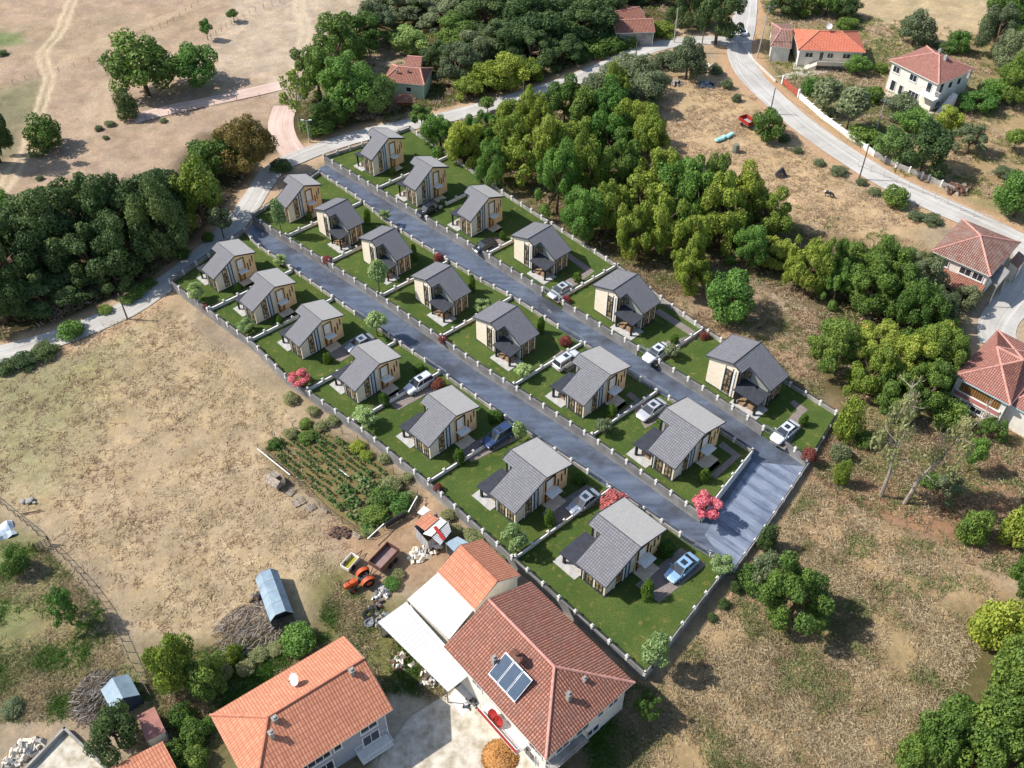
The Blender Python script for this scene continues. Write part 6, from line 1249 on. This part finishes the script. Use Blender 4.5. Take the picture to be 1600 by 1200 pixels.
def brush(px, R, hgt, label, seed, n=420, elong=1.0, ang=0):
    rs = random.Random(seed); q = MB()
    for i in range(n):
        a = rs.uniform(0, 6.28); r = R*rs.random()**.6; x, y = r*math.cos(a)*elong, r*math.sin(a); z = hgt*(1-(r/R)**1.4)*rs.uniform(.1, 1); d = Vector((rs.gauss(.75, .4), rs.gauss(.6, .45), rs.gauss(0, .16))).normalized(); L = rs.uniform(.5, 1.6)
        c = Vector((x, y, z+.05)); m = rs.randrange(3); k = c+d*L*.1+Vector((rs.uniform(-.1, .1), rs.uniform(-.1, .1), rs.uniform(0, .15))); q.tube(c-d*L/2, k, .035, .028, 4, m, False); q.tube(k, c+d*L/2+Vector((rs.uniform(-.2, .2), rs.uniform(-.2, .2), 0)), .028, .01, 4, m, False)
    o = q.build('brushwood', [M_barkg, M_bark, mat('silver_wood%d' % seed, lin(206, 196, 184), lin(170, 160, 150), 4, .9)]); o.location = G(*px); o.rotation_euler.z = D(ang); tag(o, label, 'brushwood'); o['kind'] = 'stuff'
brush((388, 985), 3.3, 1.2, 'heap of cut grey branches beside the blue grey shed', 41, 620, 1.1, 15); brush((150, 1090), 3.2, 1.0, 'heap of grey brushwood beside the dark blue tent', 42, 560, .75, 10)
blobheap('log_pile', (404, 935), 30, .6, [M_bark, M_dark, M_barkg], 'dark split logs at the upper end of the blue grey shed', 'logs', 43, 26)
blobheap('plank_pile', (462, 978), 24, .4, [M_barkg, M_conc], 'loose planks at the open end of the blue grey shed', 'planks', 44, 14)
# patched shack
def patch_shack():
    o = empty('shack', G(667, 850), 0, 'patched shack with orange tiles and red striped sheet roof', 'shack'); O = Vector(o.location)
    def rf(px, z, m, n='roof_sheet'):
        Q = [G(u, v, z)-O for u, v in px]; q = MB(); q.slab(Q, .07, 0, Q[1]-Q[0]); q.build(n, m, o)
    rf([(648, 817), (668, 801), (686, 810), (664, 829)], 2.35, M_tileA, 'tiled_roof'); rf([(661, 834), (688, 808), (698, 815), (674, 838)], 2.2, M_trim); rf([(674, 838), (700, 814), (705, 830), (688, 852)], 2.05, M_sheet)
    rf([(677, 824), (681, 821), (696, 841), (692, 845)], 2.32, M_redp, 'red_stripe'); rf([(652, 801), (662, 790), (672, 797), (660, 805)], 2.1, M_trim)
    Q = [G(u, v, 0)-O for u, v in [(649, 838), (670, 862), (702, 838), (684, 818)]]; q = MB()
    for a, b in ((Q[0], Q[1]), (Q[1], Q[2]), (Q[2], Q[3]), (Q[3], Q[0])): q.face([(a.x, a.y, -.1), (b.x, b.y, -.1), (b.x, b.y, 1.95), (a.x, a.y, 1.95)])
    q.build('wall', M_sheet, o)
patch_shack()
shed_roof('shed', [(696, 848), (715, 838), (733, 848), (712, 864)], [1.9]*4, M_tarp, 'pale blue sheet roof between the patched shack and the orange wing', walls=(M_dark, (0, 1, 2, 3)))
# vegetable garden
GD = [(404, 702), (486, 652), (560, 690), (652, 776), (649, 800), (572, 842), (500, 792)]
def veg():
    a, b = G(404, 702), G(572, 842); u = (b-a).normalized(); n = Vector((-u.y, u.x, 0)); L = (b-a).length; q = MB(); rs = random.Random(11); w = [(p.x, p.y) for p in GP([(412, 704), (470, 668), (545, 690), (640, 772), (640, 795), (572, 832), (500, 785)])]
    def inside(x, y):
        c = False
        for i in range(len(w)):
            (x0, y0), (x1, y1) = w[i], w[(i+1) % len(w)]
            if (y0 > y) != (y1 > y) and x < (x1-x0)*(y-y0)/(y1-y0)+x0: c = not c
        return c
    for row in range(15):
        off = .8+row*.72; dens = rs.uniform(.55, 1)
        t = -1
        while t < L+3:
            t += rs.uniform(.16, .34)/dens; p = a+u*t+n*(off+rs.uniform(-.12, .12)); 
            if not inside(p.x, p.y): continue
            big = 1.5 if (t > L*.62 and row < 9) else 1; k = rs.uniform(.18, .33)*big; hgt = rs.uniform(.2, .5)*big; m = rs.choice((0, 0, 1, 2, 1)) if t < L*.6 else rs.choice((0, 1, 3, 3))
            if math.sin(t*.9+row*1.7) > .82: continue
            for _ in range(9):
                d = Vector((rs.uniform(-1, 1), rs.uniform(-1, 1), rs.uniform(.3, 1))).normalized(); c = p+d*k*rs.uniform(.3, 1)+Vector((0, 0, hgt*rs.random())); s = Vector((rs.uniform(-1, 1), rs.uniform(-1, 1), .2)).normalized()*k*.5; s2 = d.cross(s).normalized()*k*.4; q.face([c-s, c-s2, c+s, c+s2], m)
    o = q.build('vegetable_plants', [FOL['mid'], FOL['brt'], FOL['dark'], FOL['wee']]); tag(o, 'rows of green vegetables in the fenced garden plot', 'vegetables'); o['kind'] = 'stuff'
veg()
def postfence(px, label, name='fence', sp=2.2, hgt=1.2, rail=True, m=None, net=True, cat='fence', h=0, group=None, lean=.06):
    P = GP(px, h); o = empty(name, P[0], 0, label, cat, group); O = P[0]; rs = random.Random(int(px[0][0])); rl = MB(); k = 0
    for a, b in zip(P, P[1:]):
        n = max(1, round((b-a).length/sp))
        for i in range(n):
            p = a.lerp(b, i/n)-O; q_ = a.lerp(b, (i+1)/n)-O; hh = hgt*rs.uniform(.85, 1.1)
            if k < 95: q = MB(); q.tube(p-Vector((0, 0, .2)), p+Vector((rs.uniform(-lean, lean), rs.uniform(-lean, lean), hh)), .05, .04, 5); q.build('post', m or M_polewood, o); k += 1
            if rail: rl.tube(p+Vector((0, 0, hgt*.85)), q_+Vector((0, 0, hgt*.82)), .035, n=4)
            if net:
                for z in (.25, .5, .75): rl.tube(p+Vector((0, 0, hgt*z)), q_+Vector((0, 0, hgt*z)), .008, n=3)
    if rl.v: rl.build('rail', m or M_polewood, o)
    return o
postfence([(404, 702), (452, 742), (500, 792), (572, 842), (600, 828), (649, 800), (653, 776)], 'wooden post and rail fence round the vegetable garden', sp=2.0)
postfence([(653, 776), (560, 690), (486, 652), (430, 684), (404, 702)], 'thin wire fence along the back of the vegetable garden', sp=2.6, rail=False)
q = MB(); p, p2 = G(603, 826), G(652, 796); d = (p2-p)
q.box(0, -.03, 0, d.length*.62, .03, 1.1); ws = q.build('screen_panel', M_dark); ws.location = p; ws.rotation_euler.z = math.atan2(d.y, d.x); tag(ws, 'dark sheet screen at the lower corner of the vegetable garden', 'screen')
def plank(a, b, label, r=.06, z=1.0, m=None):
    A, B = G(*a, z), G(*b, z); q = MB(); d = B-A; q.box(0, -r, -.03, d.length, r, .03); o = q.build('plank', m or M_trim); o.location = A; o.rotation_euler.z = math.atan2(d.y, d.x); tag(o, label, 'plank')
plank((402, 701), (453, 742), 'long white board on the upper left rail of the vegetable garden', z=1.12); plank((526, 730), (545, 745), 'short white board lying among the vegetable rows', z=.3); plank((638, 800), (652, 775), 'white board at the right corner of the vegetable garden', z=1.1); plank((574, 842), (600, 818), 'white board on the bottom corner rail of the vegetable garden', z=1.1)
def pallet(px, ang, label, tilt=0, s=1.0):
    o = empty('pallet', G(*px), D(ang), label, 'pallet'); q = MB(); [q.box(-.6*s, -.5*s+k*.21*s, .1, .6*s, -.5*s+k*.21*s+.13*s, .13) for k in range(5)]; q.build('slats', M_barkg, o); q = MB(); [q.box(x*s-.05, -.5*s, 0, x*s+.05, .47*s, .1) for x in (-.5, 0, .5)]; q.build('bearers', M_bark, o); o.rotation_euler.x = tilt
pallet((466, 784), 35, 'larger pallet lying on the dry field by the vegetable garden', s=1.25); pallet((485, 793), 40, 'smaller pallet right of the larger one'); pallet((454, 770), 60, 'broken pallet nearest the wooden crate', s=.8); pallet((556, 838), -38, 'pallet leaning on the lower garden fence', .9)
pallet((507, 798), -35, 'upright pallet panel in the garden fence', 1.2, .8)
def crate():
    o = empty('crate', G(432, 756), D(-35), 'weathered slatted wooden crate outside the vegetable garden', 'crate'); q = MB()
    for k in range(5): q.box(-.9, -.7, .08+k*.22, .9, -.65, .24+k*.22); q.box(-.9, .65, .08+k*.22, .9, .7, .24+k*.22); q.box(-.95, -.7, .08+k*.22, -.9, .7, .24+k*.22); q.box(.9, -.7, .08+k*.22, .95, .7, .24+k*.22)
    q.build('slats', M_barkg, o); q = MB(); q.slab([(-1, -.1, 1.35), (1.05, -.1, 1.35), (1.05, -.95, .9), (-1, -.95, .9)], .04); q.slab([(-1, .85, 1.1), (.2, .85, 1.1), (.2, .0, 1.35), (-1, 0, 1.35)], .04); q.build('lid', M_barkg, o)
crate()
def dirt():
    q = MB(); rs = random.Random(2); 
    for i in range(40): a = rs.uniform(0, 6.28); r = 1.2*rs.random()**.5; k = rs.uniform(.15, .3); q.lathe([(k, 0), (k*.8, k*.6), (0, k*.9)], (r*math.cos(a), r*math.sin(a)*.8, .35*(1-r/1.3)), 7)
    o = q.build('compost_heap', mat('compost', lin(112, 88, 76), lin(84, 66, 58), 4, 1, .5)); o.location = G(531, 834); tag(o, 'dark brown compost heap outside the lower garden fence', 'heap')
dirt()
# fences of the fields
postfence([(-20, 770), (24, 806), (52, 828), (68, 845)], 'rough post fence at the left edge above the little gate', sp=1.4)
postfence([(80, 853), (112, 885), (140, 915), (165, 950), (184, 985), (205, 1035), (238, 1092)], 'rough post fence between the dry field and the lower left garden', sp=1.4)
def fgate():
    A, B = G(58, 862), G(79, 850); d = B-A; o = empty('field_gate', A, math.atan2(d.y, d.x), 'small dark wooden lattice gate in the lower left fence', 'gate'); L = d.length; q = MB(); [q.box(0, -.03, .1+k*.26, L, .03, .17+k*.26) for k in range(5)]; [q.box(L*k/4-.03, -.04, .05, L*k/4+.03, .04, 1.3) for k in range(5)]; q.build('lattice', M_polewood, o)
    for x in (0, L): q = MB(); q.tube((x, 0, -.2), (x, 0, 1.6), .08, n=6); q.build('post', M_bark, o)
fgate()
q = MB(); A, B = G(34, 803, .1), G(66, 797, .1); q.tube(A, B, .09, .07, 6); lg = q.build('log', M_bark); tag(lg, 'dark pole lying on the dry field beside the fence', 'log')
postfence([(0, 138), (60, 118), (92, 112), (140, 96), (180, 92)], 'line of thin stakes crossing the far left field', sp=3.0, rail=False, hgt=1.0)
postfence([(215, 58), (262, 38), (300, 12), (340, -10)], 'row of dark stakes on the far field at the top', sp=2.2, rail=False, hgt=1.0)
postfence([(330, 60), (362, 38), (400, 18), (450, 0)], 'stake fence behind the two saplings at the top', sp=2.0, rail=False, hgt=1.0)
postfence([(228, 188), (300, 172), (370, 156), (440, 148)], 'low stake fence beside the pink gravel strip', sp=4, rail=False, hgt=.9)
postfence([(1078, 250), (1104, 240), (1128, 232), (1150, 218)], 'few thin stakes in the meadow by the turquoise sacks', sp=2.6, rail=False, hgt=1.0)
postfence([(1268, 742), (1330, 780), (1390, 820), (1450, 850), (1510, 880), (1560, 905)], 'sagging stake fence above the straw meadow', sp=4.5, rail=False, hgt=1.0)
postfence([(1340, 260), (1400, 285), (1460, 310), (1520, 338), (1556, 350)], 'low roadside fence with pale posts before the right garden', sp=2.6, hgt=1.3, m=M_polecon)
postfence([(1180, 62), (1200, 95), (1216, 118)], 'garden fence at the old farm building', sp=1.6, hgt=1.1)
postfence([(1300, 109), (1340, 118), (1400, 130)], 'wire fence behind the clipped round shrub', sp=2.6, rail=False, hgt=1.1)
# roadside garden wall and gate
def plainwall(px, hgt, m, label, name='garden_wall', sp=2.4, post=True, th=.18):
    P = GP(px); o = empty(name, P[0], 0, label, 'wall'); O = P[0]; q = MB()
    for a, b in zip(P, P[1:]):
        d = b-a; e = d.normalized(); Mx = Matrix(((e.x, -e.y, 0, a.x-O.x), (e.y, e.x, 0, a.y-O.y), (0, 0, 1, 0), (0, 0, 0, 1))); q.box(0, -th/2, -.2, d.length, th/2, hgt, 0, Mx)
        for i in range(int(d.length/sp)+1):
            if post: w = MB(); w.box(i*sp-.14, -.16, -.2, i*sp+.14, .16, hgt+.25, 0, Mx); w.build('pier', M_trim, o)
    q.build('panel', m, o)
plainwall([(1248, 152), (1285, 185), (1326, 215), (1365, 243)], .95, M_trim, 'white garden wall along the right road, upper stretch below the conifers')
plainwall([(1365, 243), (1400, 262), (1450, 282), (1490, 300)], .95, M_conc, 'grey white garden wall continuing below the round holm oak')
plainwall([(1155, 66), (1180, 98), (1212, 128)], .35, M_kerb, 'low kerb wall at the road beside the old farm', post=False)
def redgate():
    A, B = G(1222, 131), G(1247, 152); d = B-A; o = empty('sliding_gate', A, math.atan2(d.y, d.x), 'rust red sliding gate in the white roadside wall', 'gate'); L = d.length; q = MB(); q.box(.1, -.04, .1, L-.1, .04, 1.25); q.build('panel', mat('rust_red', lin(178, 92, 74), lin(150, 76, 62), 2, .7), o)
    for x in (0, L): q = MB(); q.box(x-.17, -.17, 0, x+.17, .17, 1.7); q.build('pier', M_trim, o)
redgate()
def feeder():
    o = empty('feed_rack', G(1220, 274), 0, 'dark round cone of stacked sticks standing in the upper meadow', 'stick stack'); q = MB(); rs = random.Random(1)
    for i in range(60): a = rs.uniform(0, 6.28); q.tube((1.0*math.cos(a), 1.0*math.sin(a), 0), (rs.uniform(-.25, .25), rs.uniform(-.25, .25), 1.5), .06, .03, 4)
    q.build('sticks', M_dark, o); q = MB(); q.tube((0, 0, 0), (0, 0, 2.2), .05, n=5); q.build('pole', M_polecon, o)
feeder()
q = MB(); q.lathe([(.75, 0), (.7, .5), (.55, 1.2), (.5, 1.5), (0, 1.55)], n=11); st_ = q.build('stump', mat('grey_green_stump', lin(138, 138, 122), lin(104, 106, 94), 3, .95, .6)); st_.location = G(1149, 237); tag(st_, 'squat grey green stump in the upper meadow', 'stump')
def calf():
    "small dark cow standing, white patch on the flank"
    o = empty('cow', G(1291, 306), D(-30), 'dark cow with a white flank grazing in the upper meadow', 'cow'); vs = [(0, 0, .78), (.35, 0, .8), (.7, 0, .82), (.95, 0, .72), (1.2, 0, .42), (1.32, 0, .22), (-.3, 0, .8), (-.38, 0, .45), (-.4, 0, .2)]; E = [(0, 1), (1, 2), (2, 3), (3, 4), (4, 5), (0, 6), (6, 7), (7, 8)]; R = [.3, .29, .27, .17, .13, .08, .24, .03, .02]
    for x in (-.18, .66):
        for y in (-.17, .17):
            i = len(vs); vs += [(x, y, .55), (x+(.05 if x < 0 else -.02), y, .3), (x, y, .0)]; R += [.11, .055, .05]; E += [(0 if x < 0 else 2, i), (i, i+1), (i+1, i+2)]
    for y in (-.12, .12): i = len(vs); vs.append((1.1, y*1.3, .55)); R.append(.035); E.append((4, i))
    me = bpy.data.meshes.new('body'); me.from_pydata(vs, E, []); b = link('body', me, o); sk = b.modifiers.new('skin', 'SKIN')
    for i, r in enumerate(R): me.skin_vertices[0].data[i].radius = (r, r*1.0)
    me.skin_vertices[0].data[0].use_root = True; b.modifiers.new('sub', 'SUBSURF').levels = 2; m, nt, p = newmat('cow_hide'); tc = N(nt, 'ShaderNodeTexCoord'); nt.links.new(mixc(nt, ramp(nt, noise(nt, tc.outputs['Object'], 1.9, 1), .55, .58), lin(48, 42, 42), lin(216, 210, 204)), p.inputs['Base Color']); p.inputs['Roughness'].default_value = .9; me.materials.append(m)
calf()
q = MB(); rs = random.Random(9)
for i in range(7): q.lathe([(0, 0), (.42, .08), (.5, .3), (.36, .5), (0, .58)], (i*.62, rs.uniform(-.15, .15), 0), 9)
sk_ = q.build('sack_row', mat('turquoise_sheet', lin(120, 196, 190), lin(190, 220, 214), 2.5, .6), None, True); sk_.location = G(1120, 221); sk_.rotation_euler.z = D(34); tag(sk_, 'turquoise wrapped bundle lying in the upper meadow', 'bundle')
blobheap('bucket_heap', (1018, 210), 14, .4, [MATS['turquoise_sheet']], 'small turquoise tarp at the orchard edge of the meadow', 'tarp', 50, 8)
blobheap('rubble_heap', (1100, 108), 34, .8, [M_conc, M_cream], 'pale rubble inside the road bend at the fork', 'heap', 51, 50)
blobheap('stone_heap', (1056, 130), 22, .8, [M_conc, M_barkg], 'grey stones under the grey green tree in the bend', 'heap', 52, 30)
blobheap('scrap_heap', (1105, 132), 26, .4, [M_tarp, M_dark, M_metal], 'bluish scrap and tarp beside the bend tree', 'scrap', 53, 26)
blobheap('brush_heap', (1494, 296), 40, .7, [M_rust, M_bark, M_barkg], 'reddish brown pruned brush behind the right road fence', 'brush heap', 54, 60)
blobheap('stake_bundle', (1188, 514), 12, .8, [M_dark, M_polewood], 'dark bundle standing on the bare earth strip', 'bundle', 55, 12)
blobheap('grey_box', (1247, 552), 9, .5, [M_concd], 'grey broken block beside the right orchard belt', 'block', 56, 5)
# poles, lamps and wires
def pole(px, top, label, kind='wood', arm=0, wires=None, name='utility_pole', cat='utility pole', lean=(0, 0)):
    s, e = ppm(px[1]); Hh = (px[1]-top)/(s*math.cos(e)); o = empty(name, G(*px), 0, label, cat); q = MB(); T = Vector((lean[0], lean[1], Hh)); q.tube((0, 0, -.2), T, .13, .09, 7); q.build('shaft', M_polecon if kind != 'wood' else M_polewood, o)
    if arm: q = MB(); q.tube(T+Vector((-arm, 0, -.15)), T+Vector((arm, .0, -.15)), .05, n=5); [q.lathe([(.05, -.1), (.07, 0), (.04, .12), (0, .14)], T+Vector((x, 0, 0)), 6) for x in (-arm*.9, 0, arm*.9)]; q.build('crossarm', M_metal, o)
    return o, Vector(o.location)+T
def lamp(px, top, label):
    o, T = pole(px, top, label, 'c', 0, name='street_lamp', cat='street lamp'); H = T.z
    for s in (-1, 1): q = MB(); q.tube((0, 0, H-.1), (s*.75, 0, H+.1), .04, n=5); a = q.build('arm', M_polecon, o); q = MB(); q.prism([(s*.7-.28, -.11), (s*.7+.28, -.11), (s*.7+.28, .11), (s*.7-.28, .11)], H+.06, H+.16); q.build('lamp_head', M_trim, a)
lamp((484, 222), 190, 'white twin armed street lamp at the gravel path junction')
_, t1 = pole((1342, 280), 229, 'brown utility pole at the edge of the right road', arm=.0)
o_, t2 = pole((1366, 214), 160, 'pale concrete utility pole with white lamp heads in the right garden', 'c', .8)
_, t3 = pole((1183, 90), 16, 'tall lattice armed pylon at the old farm', 'c', 1.5, lean=(.5, 0))
_, t4 = pole((1053, 66), 18, 'pale concrete pole at the upper road near the red farm', 'c', 0)
_, t5 = pole((1095, 82), 45, 'dark wooden pole at the road fork', arm=0)
_, t6 = pole((993, 94), 62, 'thin pole beside the upper road at the hedge', arm=0)
_, t7 = pole((818, 160), 128, 'thin stem pole beside the yellow green verge trees', arm=0)
_, t8 = pole((1203, 178), 140, 'dark wooden pole behind the red trailer tree', arm=0)
_, t9 = pole((199, 498), 460, 'dark pole at the left road below the oaks', arm=0)
wires = MB()
for a, b in ((t3, t2), (t2, G(1620, 280, 7)), (t1, t8), (t5, t8), (t4, t5), (t6, t4)):
    for s in ((-.7, 0, .7) if a is t3 or a is t2 else (0,)):
        A = a+Vector((s, 0, 0)); B = b+Vector((s, 0, 0)); pr = A
        for k in range(1, 11): t = k/10; c = A.lerp(B, t)-Vector((0, 0, 3.2*t*(1-t))); wires.tube(pr, c, .018, n=3, caps=False); pr = c
wo = wires.build('power_lines', M_dark); tag(wo, 'thin power lines strung between the poles on the right', 'power line')
# ---------------- grass tufts and weeds that nobody could count ----------------
def tufts(name, label, polys, n, mats, seed, hgt=(.15, .5), excl=(), w=.026):
    rs = np.random.RandomState(seed); q_v = []; q_m = []
    for P, cnt in zip(polys, n):
        Wp = [(p.x, p.y) for p in GP(P)]; xs = [p[0] for p in Wp]; ys = [p[1] for p in Wp]; X = rs.uniform(min(xs), max(xs), cnt*3); Y = rs.uniform(min(ys), max(ys), cnt*3)
        k = sdpoly(X, Y, Wp) < 0; f = fbm(X*.22, Y*.22, 3, seed); k &= (f+rs.rand(len(X))*.35) > .58
        for ex in excl: k &= sdpoly(X, Y, [(p.x, p.y) for p in GP(ex)]) > .3
        X, Y = X[k][:cnt], Y[k][:cnt]; m = len(X); B = 9; X = np.repeat(X, B)+rs.normal(size=m*B)*.2; Y = np.repeat(Y, B)+rs.normal(size=m*B)*.2; a = rs.uniform(0, 6.28, m*B); h = rs.uniform(hgt[0], hgt[1], m*B); lx, ly = rs.normal(size=m*B)*.2, rs.normal(size=m*B)*.2
        c, s = np.cos(a)*w, np.sin(a)*w; z0 = np.full(m*B, -.12)
        q_v.append(np.stack([np.stack([X-c, Y-s, z0], -1), np.stack([X+c, Y+s, z0], -1), np.stack([X+lx+c*.5, Y+ly+s*.5, h*.8], -1), np.stack([X+lx*1.6-c*.4, Y+ly*1.6-s*.4, h], -1)], 1).reshape(-1, 3)); f2 = fbm(X[::B]*.35+3, Y[::B]*.35, 3, seed+5); q_m.append(np.repeat(np.clip(((f2-.5)*3.2+.5+rs.normal(size=m)*.18)*len(mats), 0, len(mats)-1).astype(int), B))
    v = np.concatenate(q_v); mi = np.concatenate(q_m); m = len(v)//4; me = bpy.data.meshes.new(name); me.vertices.add(len(v)); me.vertices.foreach_set('co', v.ravel()); me.loops.add(4*m); me.loops.foreach_set('vertex_index', np.arange(4*m)); me.polygons.add(m); me.polygons.foreach_set('loop_start', np.arange(m)*4); me.polygons.foreach_set('material_index', mi); me.update(calc_edges=True)
    at = me.attributes.new('tint', 'FLOAT', 'FACE'); at.data.foreach_set('value', rs.rand(m).astype(np.float32))
    for x in mats: me.materials.append(x)
    o = link(name, me); tag(o, label, 'grass'); o['kind'] = 'stuff'
S_ = FOL['str']; S2 = foliage('brown_straw', lin(188, 164, 134), lin(164, 142, 114), rnd=False); S3 = FOL['wee']
tufts('dry_grass', 'tall dry straw grass on the lower right meadow', [[(1020, 1080), (1130, 950), (1200, 850), (1268, 750), (1400, 830), (1560, 910), (1540, 1000), (1480, 1110), (1380, 1210), (900, 1210)]], [11000], [S_, S_, S_, S2, S2, S3], 3, (.04, .17))
tufts('dry_grass', 'scrubby dry grass and weeds on the reddish plot and under the orchard belt', [[(1265, 742), (1310, 650), (1340, 600), (1480, 640), (1640, 700), (1640, 920), (1450, 860)], [(960, 425), (1130, 400), (1300, 480), (1280, 640), (1100, 520)]], [4000, 2000], [S2, S_, S3], 4, (.08, .35))
tufts('dry_grass', 'short dry grass on the upper meadow', [[(1040, 110), (1180, 150), (1280, 250), (1440, 350), (1300, 370), (1040, 240)]], [2500], [S_, S2, S_], 5, (.05, .2))
tufts('dry_grass', 'short dry grass on the large left field', [[(-20, 580), (260, 470), (450, 640), (560, 880), (400, 960), (200, 1000), (90, 850), (-20, 760)]], [3000], [S_, S_, S2], 6, (.03, .1), w=.04)
tufts('weeds', 'green weeds in the gardens and along the farmyard', [[(-20, 850), (60, 850), (150, 940), (230, 1090), (160, 1120), (-20, 1130)], [(520, 900), (600, 960), (700, 1090), (600, 1080), (500, 960)], [(230, 1020), (360, 1010), (520, 990), (350, 1120), (320, 1200), (230, 1200)], [(860, 1200), (975, 1065), (1010, 1075), (1050, 1100), (1000, 1210)]], [2600, 1500, 2600, 2200], [S_, S3, S3, FOL['brt']], 7, (.05, .25))
tufts('weeds', 'weeds and low growth under the trees and beside the upper gardens', [[(440, 180), (560, 60), (1050, 0), (1040, 60), (880, 110), (620, 190)], [(650, 205), (900, 140), (1030, 110), (1040, 260), (1170, 300), (1440, 380), (1490, 600), (1330, 640), (1200, 440), (960, 420)], [(0, 320), (330, 270), (400, 260), (240, 430), (0, 540)], [(1190, 0), (1600, 60), (1600, 330), (1400, 270), (1220, 130)]], [3500, 7000, 3000, 6000], [S3, FOL['mid'], S2, S_], 8, (.1, .4), w=.045)
